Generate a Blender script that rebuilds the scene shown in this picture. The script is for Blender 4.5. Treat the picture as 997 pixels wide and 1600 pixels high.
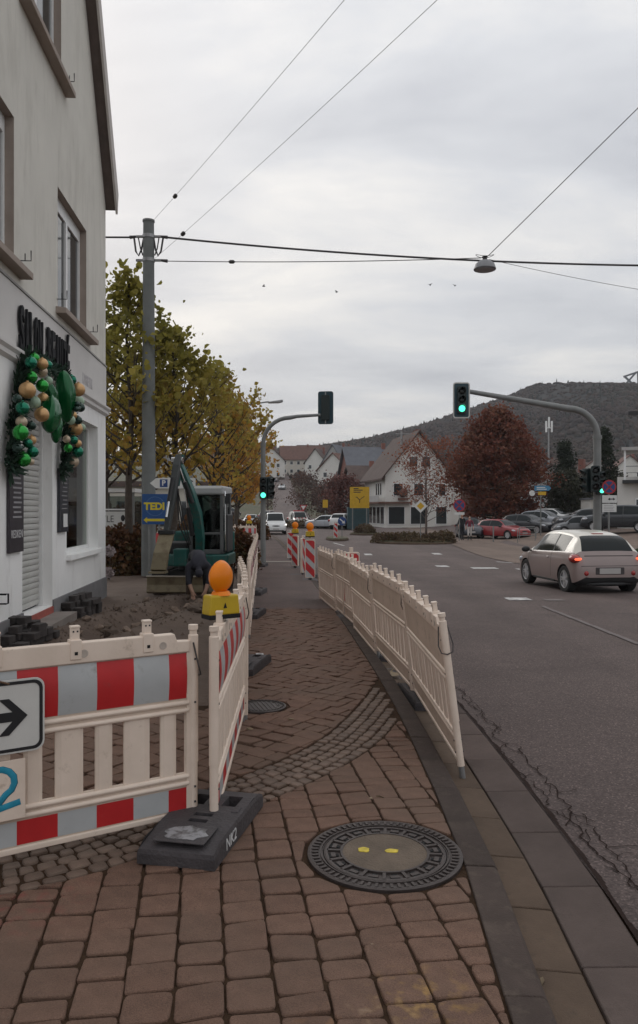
import bpy, bmesh, math, random
import numpy as np
from mathutils import Vector, Matrix, geometry
R = math.radians
random.seed(11); rng = np.random.default_rng(7)
scene = bpy.context.scene
for o in list(bpy.data.objects): bpy.data.objects.remove(o)

# ------------------------------------------------------------------ camera, sky, sun, exposure
EYE = 1.70
cam = bpy.data.cameras.new('camera'); camo = bpy.data.objects.new('camera', cam)
scene.collection.objects.link(camo); scene.camera = camo
camo.location = (0, 0, EYE); camo.rotation_euler = (R(90), 0, 0)
cam.sensor_fit = 'VERTICAL'; cam.sensor_height = 36; cam.lens = 27.0; cam.shift_y = -0.003
cam.clip_start = 0.05; cam.clip_end = 6000

world = bpy.data.worlds.new('World'); scene.world = world; world.use_nodes = True
def build_world():
    nt = world.node_tree; nt.nodes.clear(); N = nt.nodes.new; Lk = nt.links.new
    out = N('ShaderNodeOutputWorld'); bg = N('ShaderNodeBackground'); bg.inputs['Strength'].default_value = 0.1
    sky = N('ShaderNodeTexSky'); sky.sky_type = 'NISHITA'; sky.sun_disc = False
    sky.sun_elevation = R(28); sky.sun_rotation = R(-25); sky.air_density = 1.0; sky.dust_density = 3.0
    tc = N('ShaderNodeTexCoord')
    # a flat cloud deck: project the direction on a plane overhead so clouds flatten toward the horizon
    sep = N('ShaderNodeSeparateXYZ'); Lk(tc.outputs['Generated'], sep.inputs[0])
    zz = N('ShaderNodeMath'); zz.operation = 'ABSOLUTE'; Lk(sep.outputs[2], zz.inputs[0])
    za = N('ShaderNodeMath'); za.operation = 'ADD'; za.inputs[1].default_value = 0.22; Lk(zz.outputs[0], za.inputs[0])
    dx = N('ShaderNodeMath'); dx.operation = 'DIVIDE'; Lk(sep.outputs[0], dx.inputs[0]); Lk(za.outputs[0], dx.inputs[1])
    dy = N('ShaderNodeMath'); dy.operation = 'DIVIDE'; Lk(sep.outputs[1], dy.inputs[0]); Lk(za.outputs[0], dy.inputs[1])
    com = N('ShaderNodeCombineXYZ'); Lk(dx.outputs[0], com.inputs[0]); Lk(dy.outputs[0], com.inputs[1])
    n1 = N('ShaderNodeTexNoise'); n1.inputs['Scale'].default_value = 1.7; n1.inputs['Detail'].default_value = 7
    n1.inputs['Roughness'].default_value = 0.55; n1.inputs['Distortion'].default_value = 0.25
    mp = N('ShaderNodeMapping'); mp.inputs['Location'].default_value = (3.3, 1.2, 0.4); mp.inputs['Scale'].default_value = (0.8, 1.5, 1)
    Lk(com.outputs[0], mp.inputs[0]); Lk(mp.outputs[0], n1.inputs['Vector'])
    rp = N('ShaderNodeValToRGB'); e = rp.color_ramp.elements
    e[0].position = 0.30; e[0].color = (0.58, 0.595, 0.635, 1); e[1].position = 0.72; e[1].color = (0.97, 0.945, 0.91, 1)
    m = e.new(0.5); m.color = (0.725, 0.737, 0.765, 1)
    Lk(n1.outputs[0], rp.inputs[0])
    sc = N('ShaderNodeVectorMath'); sc.operation = 'SCALE'; sc.inputs['Scale'].default_value = 10.5
    Lk(rp.outputs[0], sc.inputs[0])
    # an overcast sky is brighter overhead than at the horizon, all the way round
    el = N('ShaderNodeMath'); el.operation = 'MULTIPLY_ADD'; el.inputs[1].default_value = 0.42*10.5; el.inputs[2].default_value = 0.77*10.5
    Lk(zz.outputs[0], el.inputs[0]); Lk(el.outputs[0], sc.inputs['Scale'])
    mx = N('ShaderNodeMix'); mx.data_type = 'RGBA'; mx.inputs[0].default_value = 0.94
    Lk(sky.outputs[0], mx.inputs[6]); Lk(sc.outputs[0], mx.inputs[7])
    Lk(mx.outputs[2], bg.inputs['Color']); Lk(bg.outputs[0], out.inputs['Surface'])
build_world()

sun = bpy.data.lights.new('sun', 'SUN'); sun.energy = 0.6; sun.angle = R(25); sun.color = (1, 0.95, 0.88)
suno = bpy.data.objects.new('sun', sun); scene.collection.objects.link(suno)
# the brighter part of the cloud deck lies ahead and to the left, 28 degrees up
suno.rotation_euler = Vector((0.37, -0.80, -0.47)).to_track_quat('-Z', 'Y').to_euler()

vs = scene.view_settings; vs.view_transform = 'Standard'; vs.look = 'None'; vs.gamma = 1.0; vs.use_curve_mapping = False
vs.exposure = 0.08

# ------------------------------------------------------------------ helpers
COL = scene.collection
def pchip(xs, ys):
    xs = np.array(xs, float); ys = np.array(ys, float); h = np.diff(xs); d = np.diff(ys) / h
    m = np.zeros(len(xs)); m[0] = d[0]; m[-1] = d[-1]
    for i in range(1, len(xs) - 1):
        if d[i-1] * d[i] > 0:
            w1 = 2*h[i] + h[i-1]; w2 = h[i] + 2*h[i-1]
            m[i] = (w1 + w2) / (w1/d[i-1] + w2/d[i])
    def fn(x):
        x = min(max(x, xs[0]), xs[-1]); i = min(int(np.searchsorted(xs, x, 'right')) - 1, len(h) - 1); i = max(i, 0)
        t = (x - xs[i]) / h[i]; t2 = t*t; t3 = t2*t
        return float((2*t3-3*t2+1)*ys[i] + (t3-2*t2+t)*h[i]*m[i] + (-2*t3+3*t2)*ys[i+1] + (t3-t2)*h[i]*m[i+1])
    return fn
def sstep(a, b, x):
    t = min(max((x - a) / (b - a), 0), 1); return t*t*(3-2*t)

MATS = {}
def mat(name, col, rough=0.75, var=0.12, scale=6.0, bump=0.0, bscale=60.0, metal=0.0, spec=0.5, col2=None, mixs=(0.42, 0.6),
        emit=None, estr=0.0, perobj=0.0, island=None, coat=0.0, trans=0.0, zmix=None, leaf=0.0, grime=None, gscale=18.0, glo=0.58, gstretch=1.0):
    """procedural principled material: noise tint, optional second colour in patches, per-object tint, fine bump"""
    if name in MATS: return MATS[name]
    m = bpy.data.materials.new(name); m.use_nodes = True; MATS[name] = m
    nt = m.node_tree; N = nt.nodes.new; Lk = nt.links.new; b = nt.nodes['Principled BSDF']
    b.inputs['Roughness'].default_value = rough; b.inputs['Metallic'].default_value = metal
    b.inputs['Specular IOR Level'].default_value = spec
    if coat: b.inputs['Coat Weight'].default_value = coat; b.inputs['Coat Roughness'].default_value = 0.08
    if trans: b.inputs['Transmission Weight'].default_value = trans
    tc = N('ShaderNodeTexCoord'); geo = N('ShaderNodeNewGeometry')
    src = None
    if island:
        rp = N('ShaderNodeValToRGB'); els = rp.color_ramp.elements
        while len(els) > 1: els.remove(els[-1])
        els[0].position = 0; els[0].color = (*island[0], 1)
        for i, c in enumerate(island[1:]):
            e = els.new((i + 1) / (len(island) - 1 + 1e-9)); e.color = (*c, 1)
        nz = N('ShaderNodeTexNoise'); nz.inputs['Scale'].default_value = scale; nz.inputs['Detail'].default_value = 2
        Lk(tc.outputs['Object'], nz.inputs['Vector'])
        a = N('ShaderNodeMath'); a.operation = 'MULTIPLY_ADD'; a.inputs[1].default_value = 1.5; a.inputs[2].default_value = -0.5
        Lk(nz.outputs[0], a.inputs[0])
        a2 = N('ShaderNodeMath'); a2.operation = 'MULTIPLY_ADD'; a2.inputs[1].default_value = 0.55
        Lk(geo.outputs['Random Per Island'], a2.inputs[0]); Lk(a.outputs[0], a2.inputs[2])
        Lk(a2.outputs[0], rp.inputs[0]); src = rp.outputs[0]
        if zmix:                                   # leaves higher up the tree have turned less: (z0, z1, colours)
            r2 = N('ShaderNodeValToRGB'); els = r2.color_ramp.elements
            while len(els) > 1: els.remove(els[-1])
            els[0].position = 0; els[0].color = (*zmix[2][0], 1)
            for i, c in enumerate(zmix[2][1:]): els.new((i+1)/(len(zmix[2])-1+1e-9)).color = (*c, 1)
            Lk(a2.outputs[0], r2.inputs[0]); sp = N('ShaderNodeSeparateXYZ'); Lk(tc.outputs['Object'], sp.inputs[0])
            z_ = N('ShaderNodeMapRange'); z_.inputs[1].default_value = zmix[0]; z_.inputs[2].default_value = zmix[1]; zn = N('ShaderNodeMath'); zn.operation = 'MULTIPLY_ADD'; zn.inputs[1].default_value = 4.0
            Lk(nz.outputs[0], zn.inputs[0]); Lk(sp.outputs[2], zn.inputs[2]); Lk(zn.outputs[0], z_.inputs[0])
            mz = N('ShaderNodeMix'); mz.data_type = 'RGBA'; Lk(z_.outputs[0], mz.inputs[0]); Lk(src, mz.inputs[6]); Lk(r2.outputs[0], mz.inputs[7]); src = mz.outputs[2]
    else:
        nz = N('ShaderNodeTexNoise'); nz.inputs['Scale'].default_value = scale; nz.inputs['Detail'].default_value = 6
        nz.inputs['Roughness'].default_value = 0.6
        Lk(tc.outputs['Object'], nz.inputs['Vector'])
        rp = N('ShaderNodeValToRGB'); e = rp.color_ramp.elements
        if col2 is None:
            e[0].position = 0.3; e[1].position = 0.7
            e[0].color = (*[c*(1-var) for c in col], 1); e[1].color = (*[min(1, c*(1+var)) for c in col], 1)
        else:
            e[0].position, e[1].position = mixs; e[0].color = (*col, 1); e[1].color = (*col2, 1)
        Lk(nz.outputs[0], rp.inputs[0]); src = rp.outputs[0]
    if grime:                                      # scuffs and splashes
        gm = N('ShaderNodeMapping'); gm.inputs['Scale'].default_value = (1, 1, gstretch); Lk(tc.outputs['Object'], gm.inputs[0])
        gn = N('ShaderNodeTexNoise'); gn.inputs['Scale'].default_value = gscale; gn.inputs['Detail'].default_value = 8; gn.inputs['Roughness'].default_value = 0.72; Lk(gm.outputs[0], gn.inputs['Vector'])
        gr_ = N('ShaderNodeMapRange'); gr_.inputs[1].default_value = glo; gr_.inputs[2].default_value = glo+0.14; gr_.inputs[4].default_value = 0.75; Lk(gn.outputs[0], gr_.inputs[0])
        gx = N('ShaderNodeMix'); gx.data_type = 'RGBA'; Lk(gr_.outputs[0], gx.inputs[0]); Lk(src, gx.inputs[6]); gx.inputs[7].default_value = (*grime, 1); src = gx.outputs[2]
    if perobj:
        oi = N('ShaderNodeObjectInfo'); mr = N('ShaderNodeMapRange'); mr.inputs[3].default_value = 1-perobj; mr.inputs[4].default_value = 1+perobj
        Lk(oi.outputs['Random'], mr.inputs[0]); vm = N('ShaderNodeVectorMath'); vm.operation = 'SCALE'
        Lk(src, vm.inputs[0]); Lk(mr.outputs[0], vm.inputs['Scale']); src = vm.outputs[0]
    Lk(src, b.inputs['Base Color'])
    if leaf:                                       # thin leaf: part of the light passes through
        tl = N('ShaderNodeBsdfTranslucent'); Lk(src, tl.inputs[0]); ms = N('ShaderNodeMixShader'); ms.inputs[0].default_value = leaf
        Lk(b.outputs[0], ms.inputs[1]); Lk(tl.outputs[0], ms.inputs[2]); Lk(ms.outputs[0], nt.nodes['Material Output'].inputs[0])
    if emit: b.inputs['Emission Color'].default_value = (*emit, 1); b.inputs['Emission Strength'].default_value = estr
    if bump:
        nb = N('ShaderNodeTexNoise'); nb.inputs['Scale'].default_value = bscale; nb.inputs['Detail'].default_value = 4
        Lk(tc.outputs['Object'], nb.inputs['Vector']); bp = N('ShaderNodeBump'); bp.inputs['Strength'].default_value = bump
        bp.inputs['Distance'].default_value = 0.02; Lk(nb.outputs[0], bp.inputs['Height']); Lk(bp.outputs[0], b.inputs['Normal'])
    return m
def clear_glass(name, tint=(0.8, 0.9, 0.88), t=0.75):
    if name in MATS: return MATS[name]
    m = bpy.data.materials.new(name); m.use_nodes = True; MATS[name] = m; nt = m.node_tree; N = nt.nodes.new; Lk = nt.links.new
    out = nt.nodes['Material Output']; nt.nodes.remove(nt.nodes['Principled BSDF'])
    tr = N('ShaderNodeBsdfTransparent'); tr.inputs[0].default_value = (*[c*t for c in tint], 1)
    gl = N('ShaderNodeBsdfGlossy'); gl.inputs['Roughness'].default_value = 0.05
    fr = N('ShaderNodeFresnel'); fr.inputs[0].default_value = 1.38; mx = N('ShaderNodeMixShader')
    Lk(fr.outputs[0], mx.inputs[0]); Lk(tr.outputs[0], mx.inputs[1]); Lk(gl.outputs[0], mx.inputs[2]); Lk(mx.outputs[0], out.inputs[0])
    return m

class MB:
    def __init__(s): s.v = []; s.f = []; s.m = []
    def add(s, verts, faces, mi=0, M=None):
        b = len(s.v)
        for p in verts:
            p = Vector(p); s.v.append(tuple(M @ p) if M is not None else tuple(p))
        for f in faces: s.f.append(tuple(i + b for i in f)); s.m.append(mi)
        return s
    def box(s, x0, x1, y0, y1, z0, z1, mi=0, M=None):
        v = [(x, y, z) for z in (z0, z1) for y in (y0, y1) for x in (x0, x1)]
        return s.add(v, [(0,2,3,1), (4,5,7,6), (0,1,5,4), (2,6,7,3), (0,4,6,2), (1,3,7,5)], mi, M)
    def prism(s, poly, a, b, mi=0, M=None, axis='z'):
        n = len(poly); T = {'z': lambda p, h: (p[0], p[1], h), 'y': lambda p, h: (p[0], h, p[1]), 'x': lambda p, h: (h, p[0], p[1])}[axis]
        v = [T(p, a) for p in poly] + [T(p, b) for p in poly]
        f = [tuple(range(n))[::-1], tuple(range(n, 2*n))] + [(i, (i+1) % n, n + (i+1) % n, n + i) for i in range(n)]
        return s.add(v, f, mi, M)
    def tube(s, pts, r, n=8, mi=0, M=None, caps=True):
        pts = [Vector(p) for p in pts]; k = len(pts); rr = r if isinstance(r, (list, tuple)) else [r]*k
        v = []; f = []; up = None
        for i, p in enumerate(pts):
            t = (pts[min(i+1, k-1)] - pts[max(i-1, 0)]).normalized()
            if up is None: up = t.orthogonal().normalized()
            a = (up - t*up.dot(t)); a = a.normalized() if a.length > 1e-6 else t.orthogonal().normalized(); up = a; b = t.cross(a)
            for j in range(n):
                an = 2*math.pi*j/n; v.append(p + (a*math.cos(an) + b*math.sin(an))*rr[i])
        for i in range(k-1):
            for j in range(n): f.append((i*n+j, i*n+(j+1) % n, (i+1)*n+(j+1) % n, (i+1)*n+j))
        if caps: f.append(tuple(range(n))[::-1]); f.append(tuple(range((k-1)*n, k*n)))
        return s.add(v, f, mi, M)
    def lathe(s, prof, n=16, mi=0, M=None):
        k = len(prof); v = [(r*math.cos(2*math.pi*j/n), r*math.sin(2*math.pi*j/n), z) for r, z in prof for j in range(n)]
        f = [(i*n+j, i*n+(j+1) % n, (i+1)*n+(j+1) % n, (i+1)*n+j) for i in range(k-1) for j in range(n)]
        f.append(tuple(range(n))[::-1]); f.append(tuple(range((k-1)*n, k*n)))
        return s.add(v, f, mi, M)
    def ball(s, c, r, nu=12, nv=8, mi=0, sc=(1, 1, 1), M=None):
        T = Matrix.Translation(c) @ Matrix.Diagonal((*[r*q for q in sc], 1)); T = (M @ T) if M is not None else T
        prof = [(max(math.sin(math.pi*i/nv), 0.02), -math.cos(math.pi*i/nv)) for i in range(nv+1)]
        return s.lathe(prof, nu, mi, T)
    def build(s, name, mats, parent=None, loc=None, rz=0.0, smooth=False, bevel=0.0, seg=2):
        me = bpy.data.meshes.new(name); me.from_pydata(s.v, [], s.f)
        for m in (mats if isinstance(mats, (list, tuple)) else [mats]): me.materials.append(m)
        if any(s.m): me.polygons.foreach_set('material_index', s.m)
        if smooth: me.polygons.foreach_set('use_smooth', [True]*len(me.polygons))
        me.update(); o = bpy.data.objects.new(name, me); COL.objects.link(o)
        if parent: o.parent = parent
        if loc is not None: o.location = loc
        if rz: o.rotation_euler.z = rz
        if bevel:
            b = o.modifiers.new('bevel', 'BEVEL'); b.width = bevel; b.segments = seg; b.limit_method = 'ANGLE'; b.angle_limit = R(35)
        if smooth == 'auto':
            me.set_sharp_from_angle(angle=R(35))
        return o
def tag(o, label=None, cat=None, group=None, kind=None):
    if label: o['label'] = label
    if cat: o['category'] = cat
    if group: o['group'] = group
    if kind: o['kind'] = kind
    return o
def empty(name, loc=(0, 0, 0), rz=0.0, label=None, cat=None, group=None):
    o = bpy.data.objects.new(name, None); COL.objects.link(o); o.location = loc; o.rotation_euler.z = rz
    o.empty_display_size = 0.2
    return tag(o, label, cat, group)
def copy_tree(o, parent=None):
    c = o.copy(); COL.objects.link(c); c.parent = parent
    for ch in list(o.children): copy_tree(ch, c)
    return c
def text_mesh(txt, size, depth=0.004, xscale=1.0, bold=0.0, align='CENTER'):
    """lettering as mesh data in the XY plane, extruded along +Z"""
    cu = bpy.data.curves.new('lettering', 'FONT'); cu.body = txt; cu.size = size; cu.extrude = depth; cu.align_x = align; cu.align_y = 'CENTER'
    cu.offset = bold; cu.resolution_u = 3
    o = bpy.data.objects.new('lettering', cu); COL.objects.link(o)
    me = bpy.data.meshes.new_from_object(o.evaluated_get(bpy.context.evaluated_depsgraph_get()))
    bpy.data.objects.remove(o); bpy.data.curves.remove(cu)
    if xscale != 1.0: me.transform(Matrix.Diagonal((xscale, 1, 1, 1)))
    return me
def text(name, txt, size, m, M, parent=None, **k):
    me = text_mesh(txt, size, **k); me.materials.clear(); me.materials.append(m)
    o = bpy.data.objects.new(name, me); COL.objects.link(o); o.matrix_basis = M
    if parent: o.parent = parent
    return o
def frame(o, x, y, z=None):
    x = Vector(x).normalized(); y = Vector(y).normalized(); z = x.cross(y).normalized()
    return Matrix(((x.x, y.x, z.x, o[0]), (x.y, y.y, z.y, o[1]), (x.z, y.z, z.z, o[2]), (0, 0, 0, 1)))

# the lie of the land: pavement level falls gently away from the camera, then the valley floor, then the far slope rises
_S = pchip([-10, 5, 12, 30, 60, 95, 130, 200, 300, 420, 1500], [0, 0, -0.07, -0.30, -0.36, -0.30, 1.0, 6.5, 16, 26, 30])
def S(y): return _S(y)
def RZ(x, y):      # carriageway / open ground level
    return S(y) - 0.12 + 0.75*sstep(13, 20, x)*sstep(34, 50, y)*(1 - sstep(90, 130, y))
_K = pchip([-4, 0, 2.5, 4, 6, 10, 17, 27, 40, 55, 75], [0.36, 0.55, 0.64, 0.705, 0.68, 0.50, 0.03, -0.72, -1.85, -3.3, -5.6])
def K(y): return _K(y)        # kerb line (inner edge of the kerb)
# ------------------------------------------------------------------ ground materials
def paver_material():
    m = mat('paver_concrete', (0.149, 0.086, 0.060), 0.85, 0.2, 9.0, 0.35, 140.0, perobj=0.11, spec=0.35)
    nt = m.node_tree; N = nt.nodes.new; Lk = nt.links.new; b = nt.nodes['Principled BSDF']
    src = b.inputs['Base Color'].links[0].from_socket
    geo = N('ShaderNodeNewGeometry')
    # fine speckle of the aggregate
    sp = N('ShaderNodeTexNoise'); sp.inputs['Scale'].default_value = 240; sp.inputs['Detail'].default_value = 2
    Lk(geo.outputs['Position'], sp.inputs['Vector'])
    mr = N('ShaderNodeMapRange'); mr.inputs[1].default_value = 0.35; mr.inputs[2].default_value = 0.7; mr.inputs[3].default_value = 0.72; mr.inputs[4].default_value = 1.32
    Lk(sp.outputs[0], mr.inputs[0]); vm = N('ShaderNodeVectorMath'); vm.operation = 'SCALE'; Lk(src, vm.inputs[0]); Lk(mr.outputs[0], vm.inputs['Scale']); src = vm.outputs[0]
    # broad soiling: grey-green and redder areas
    br = N('ShaderNodeTexNoise'); br.inputs['Scale'].default_value = 1.3; br.inputs['Detail'].default_value = 5
    Lk(geo.outputs['Position'], br.inputs['Vector']); rr = N('ShaderNodeMapRange'); rr.inputs[1].default_value = 0.42; rr.inputs[2].default_value = 0.68; rr.inputs[4].default_value = 0.55
    Lk(br.outputs[0], rr.inputs[0]); mx = N('ShaderNodeMix'); mx.data_type = 'RGBA'; Lk(rr.outputs[0], mx.inputs[0]); Lk(src, mx.inputs[6])
    mx.inputs[7].default_value = (0.125, 0.085, 0.062, 1); src = mx.outputs[2]
    # spilled paint: ochre splash by the kerb, red dust beside the barrier
    for (cx, cy, r, col, lo, amt) in ((0.36, 2.66, 0.24, (0.42, 0.25, 0.07), 0.50, 0.75), (0.20, 2.60, 0.20, (0.33, 0.27, 0.21), 0.56, 0.55), (0.05, 2.48, 0.22, (0.30, 0.14, 0.05), 0.54, 0.5), (-1.33, 3.35, 0.42, (0.26, 0.05, 0.045), 0.48, 0.40)):
        d = N('ShaderNodeVectorMath'); d.operation = 'DISTANCE'; d.inputs[1].default_value = (cx, cy, 0); Lk(geo.outputs['Position'], d.inputs[0])
        f = N('ShaderNodeMapRange'); f.inputs[1].default_value = 0.0; f.inputs[2].default_value = r; f.inputs[3].default_value = 1; f.inputs[4].default_value = 0
        Lk(d.outputs['Value'], f.inputs[0])
        n = N('ShaderNodeTexNoise'); n.inputs['Scale'].default_value = 17; n.inputs['Detail'].default_value = 5; Lk(geo.outputs['Position'], n.inputs['Vector'])
        g = N('ShaderNodeMapRange'); g.inputs[1].default_value = lo; g.inputs[2].default_value = lo + 0.16; g.inputs[4].default_value = amt; Lk(n.outputs[0], g.inputs[0])
        mu = N('ShaderNodeMath'); mu.operation = 'MULTIPLY'; Lk(f.outputs[0], mu.inputs[0]); Lk(g.outputs[0], mu.inputs[1])
        mx = N('ShaderNodeMix'); mx.data_type = 'RGBA'; Lk(mu.outputs[0], mx.inputs[0]); Lk(src, mx.inputs[6]); mx.inputs[7].default_value = (*col, 1); src = mx.outputs[2]
    Lk(src, b.inputs['Base Color'])
    return m
M_PAVER = paver_material()
def asphalt_material(name, base, speck=1.0):
    m = mat(name, base, 0.85, 0.16, 0.55, 0.5, 260.0, spec=0.3, grime=tuple(c*0.72 for c in base), gscale=0.9, glo=0.54)
    nt = m.node_tree; N = nt.nodes.new; Lk = nt.links.new; b = nt.nodes['Principled BSDF']; src = b.inputs['Base Color'].links[0].from_socket
    geo = N('ShaderNodeNewGeometry'); v = N('ShaderNodeTexVoronoi'); v.inputs['Scale'].default_value = 95; Lk(geo.outputs['Position'], v.inputs['Vector'])
    hs = N('ShaderNodeSeparateColor'); Lk(v.outputs['Color'], hs.inputs[0])
    mr = N('ShaderNodeMapRange'); mr.inputs[1].default_value = 0.0; mr.inputs[2].default_value = 1.0; mr.inputs[3].default_value = 1 - 0.28*speck; mr.inputs[4].default_value = 1 + 0.38*speck
    br_ = N('ShaderNodeMapRange'); br_.inputs[1].default_value = 0.90; br_.inputs[2].default_value = 0.95; br_.inputs[3].default_value = 0.0; br_.inputs[4].default_value = 0.9*speck; Lk(hs.outputs[1], br_.inputs[0])   # pale chippings
    ad = N('ShaderNodeMath'); ad.operation = 'ADD'; Lk(hs.outputs[0], mr.inputs[0]); Lk(mr.outputs[0], ad.inputs[0]); Lk(br_.outputs[0], ad.inputs[1])
    vm = N('ShaderNodeVectorMath'); vm.operation = 'SCALE'; Lk(src, vm.inputs[0]); Lk(ad.outputs[0], vm.inputs['Scale']); src = vm.outputs[0]
    # worn lanes and oil: long soft streaks along the direction of travel
    mp = N('ShaderNodeMapping'); mp.inputs['Scale'].default_value = (0.9, 0.07, 1); mp.inputs['Rotation'].default_value = (0, 0, R(5)); Lk(geo.outputs['Position'], mp.inputs[0])
    n = N('ShaderNodeTexNoise'); n.inputs['Scale'].default_value = 1.0; n.inputs['Detail'].default_value = 5; Lk(mp.outputs[0], n.inputs['Vector'])
    g = N('ShaderNodeMapRange'); g.inputs[1].default_value = 0.35; g.inputs[2].default_value = 0.7; g.inputs[3].default_value = 0.86; g.inputs[4].default_value = 1.16; Lk(n.outputs[0], g.inputs[0])
    v2 = N('ShaderNodeVectorMath'); v2.operation = 'SCALE'; Lk(src, v2.inputs[0]); Lk(g.outputs[0], v2.inputs['Scale']); Lk(v2.outputs[0], b.inputs['Base Color'])
    return m
M_ROAD = asphalt_material('road_asphalt', (0.099, 0.075, 0.069))
M_PATH = asphalt_material('path_asphalt', (0.108, 0.078, 0.070), 0.6)
M_FORE = asphalt_material('forecourt_paving', (0.15, 0.11, 0.088), 0.5)
M_JOINT = mat('joint_soil', (0.048, 0.029, 0.018), 0.98, 0.35, 14, 0.5, 80, spec=0.1)
M_KERB = mat('kerb_granite', (0.064, 0.047, 0.040), 0.85, 0.22, 5.0, 0.4, 150, perobj=0.16, spec=0.25, grime=(0.10, 0.078, 0.062), gscale=7, glo=0.5)
M_GUT = mat('gutter_concrete', (0.105, 0.073, 0.052), 0.88, 0.22, 3.5, 0.4, 150, perobj=0.14, spec=0.25, grime=(0.055, 0.045, 0.036), gscale=4, glo=0.54)
M_COB = mat('cobble_basalt', (0.135, 0.092, 0.068), 0.75, 0.25, 12, 0.35, 120, perobj=0.2)
M_DIRT = mat('dug_soil', (0.088, 0.060, 0.045), 0.95, 0.35, 1.6, 0.9, 22, col2=(0.13, 0.092, 0.07), mixs=(0.35, 0.7))
M_GRASS = mat('rough_grass', (0.05, 0.055, 0.022), 0.95, 0.3, 0.25, 0.6, 4.0, col2=(0.085, 0.07, 0.04))
M_MARK = mat('worn_road_paint', (0.55, 0.54, 0.52), 0.7, 0.1, 7, col2=(0.17, 0.155, 0.15), mixs=(0.46, 0.66))
M_IRON = mat('cast_iron', (0.060, 0.047, 0.043), 0.5, 0.2, 12, 0.2, 180, metal=0.35)
M_MHFILL = mat('manhole_concrete', (0.125, 0.094, 0.068), 0.85, 0.3, 5, 0.4, 90)
M_YPAINT = mat('yellow_paint', (0.55, 0.42, 0.04), 0.6, 0.3, 30)
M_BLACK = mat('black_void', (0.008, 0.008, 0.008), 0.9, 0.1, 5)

def sheet(name, xs_fn, ys, zfn, m, kind='structure', parent=None):
    """grid sheet: xs_fn(y) -> list of x, zfn(x, y) -> z"""
    v = []; f = []; n = None
    for y in ys:
        xs = xs_fn(y); n = len(xs)
        v += [(x, y, zfn(x, y)) for x in xs]
    for i in range(len(ys)-1):
        for j in range(n-1): f.append((i*n+j, i*n+j+1, (i+1)*n+j+1, (i+1)*n+j))
    b = MB(); b.add(v, f); o = b.build(name, m, parent, smooth=True)
    if kind: o['kind'] = kind
    return o
def lin(a, b, n): return [a + (b-a)*i/(n-1) for i in range(n)]
# ------------------------------------------------------------------ ground, road, footpath
GX = [-900, -500, -300, -180, -110, -70, -45, -30, -20, -14, -9, -5, 0, 5, 10, 13, 15, 17, 20, 25, 32, 45, 70, 110, 180, 300, 500, 900, 1500]
GY = [-60, -20, -5, 5, 12, 20, 30, 36, 42, 50, 58, 66, 76, 90, 105, 120, 140, 160, 180, 200, 230, 260, 300, 350, 420, 600, 900, 1500, 2600]
ground = sheet('ground', lambda y: GX, GY, lambda x, y: RZ(x, y) - 0.25, M_GRASS)
def RL(y): return K(y) + 0.66 if y < 66 else K(66) + 0.66 + (-17 - K(66)) * sstep(66, 74, y)
offs = [0, 0.15, 0.4, 0.9, 1.8, 3.2, 5, 8, 12, 17, 24, 34, 48]
_rj = {}
def road_x(y):
    e = RL(y)
    return [e + random.uniform(-0.012, 0.012)] + [e + (62 - e) * o / 48 for o in offs[1:]]
road = sheet('road', road_x, lin(-4, 12, 41) + lin(12.6, 40, 40) + lin(41.5, 118, 40), lambda x, y: RZ(x, y) + 0.012*math.sin(x*1.3+y*0.4)*0.3, M_ROAD)
def fore_left(y):
    pts = [(22, 14.0), (25, 10.6), (30, 7.6), (34, 7.3), (40, 7.6), (46, 8.0), (52, 8.8), (60, 9.5), (100, 9.5)]
    return float(np.interp(y, [p[0] for p in pts], [p[1] for p in pts]))
fore = sheet('forecourt', lambda y: lin(fore_left(y), 61, 14), lin(22, 100, 40), lambda x, y: RZ(x, y) + 0.02, M_FORE)
def site_right(y): return float(np.interp(y, [6.0, 6.6, 8.2, 10.4, 30, 48], [-0.62, -0.68, -0.9, -1.1, -2.5, -3.9]))
def site_z(x, y):
    b = S(y) - 0.03
    d = abs((x + 2.85) - (y - 13.2) * 0.16)         # the trench line
    tr = -0.17 * math.exp(-(d/0.28)**2) * sstep(9.0, 10.2, y) * (1 - sstep(15.6, 16.6, y))
    sp = 0.08 * math.exp(-((d-0.55)/0.24)**2) * sstep(9.0, 10.2, y) * (1 - sstep(15.6, 16.6, y))
    return b + tr + sp + 0.012*math.sin(x*5.1+y*2.3)*math.sin(y*3.7-x*1.9)
site = sheet('site_soil', lambda y: [-26, -16, -11, -8] + lin(-6.5, site_right(y), 40), lin(6.2, 18, 70) + lin(18.5, 48, 30), site_z, M_DIRT)
walk = sheet('sidewalk', lambda y: lin(-4.2 if y < 6.5 else site_right(y) - 0.12, K(y) + 0.01, 6), lin(-3, 16, 40) + lin(17, 66, 26),
             lambda x, y: S(y) - (0.013 if y < 40 else 0.03), M_JOINT)
path = sheet('footpath', lambda y: lin(site_right(y) - 0.1, K(y) - 0.004, 6), lin(13.75, 66, 50), lambda x, y: S(y) - 0.002 + 0.004*math.sin(y*2+x), M_PATH)

b = MB(); b.add([(site_right(y)-0.05, y, S(y)+0.010) for y in (28.6, 29.3)]+[(K(y)-0.02, y, S(y)+0.010) for y in (29.3, 28.6)], [(0, 3, 2, 1)]); b.build('concrete_strip', mat('pale_concrete', (0.21, 0.18, 0.155), 0.9, 0.15, 3), path)
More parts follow.
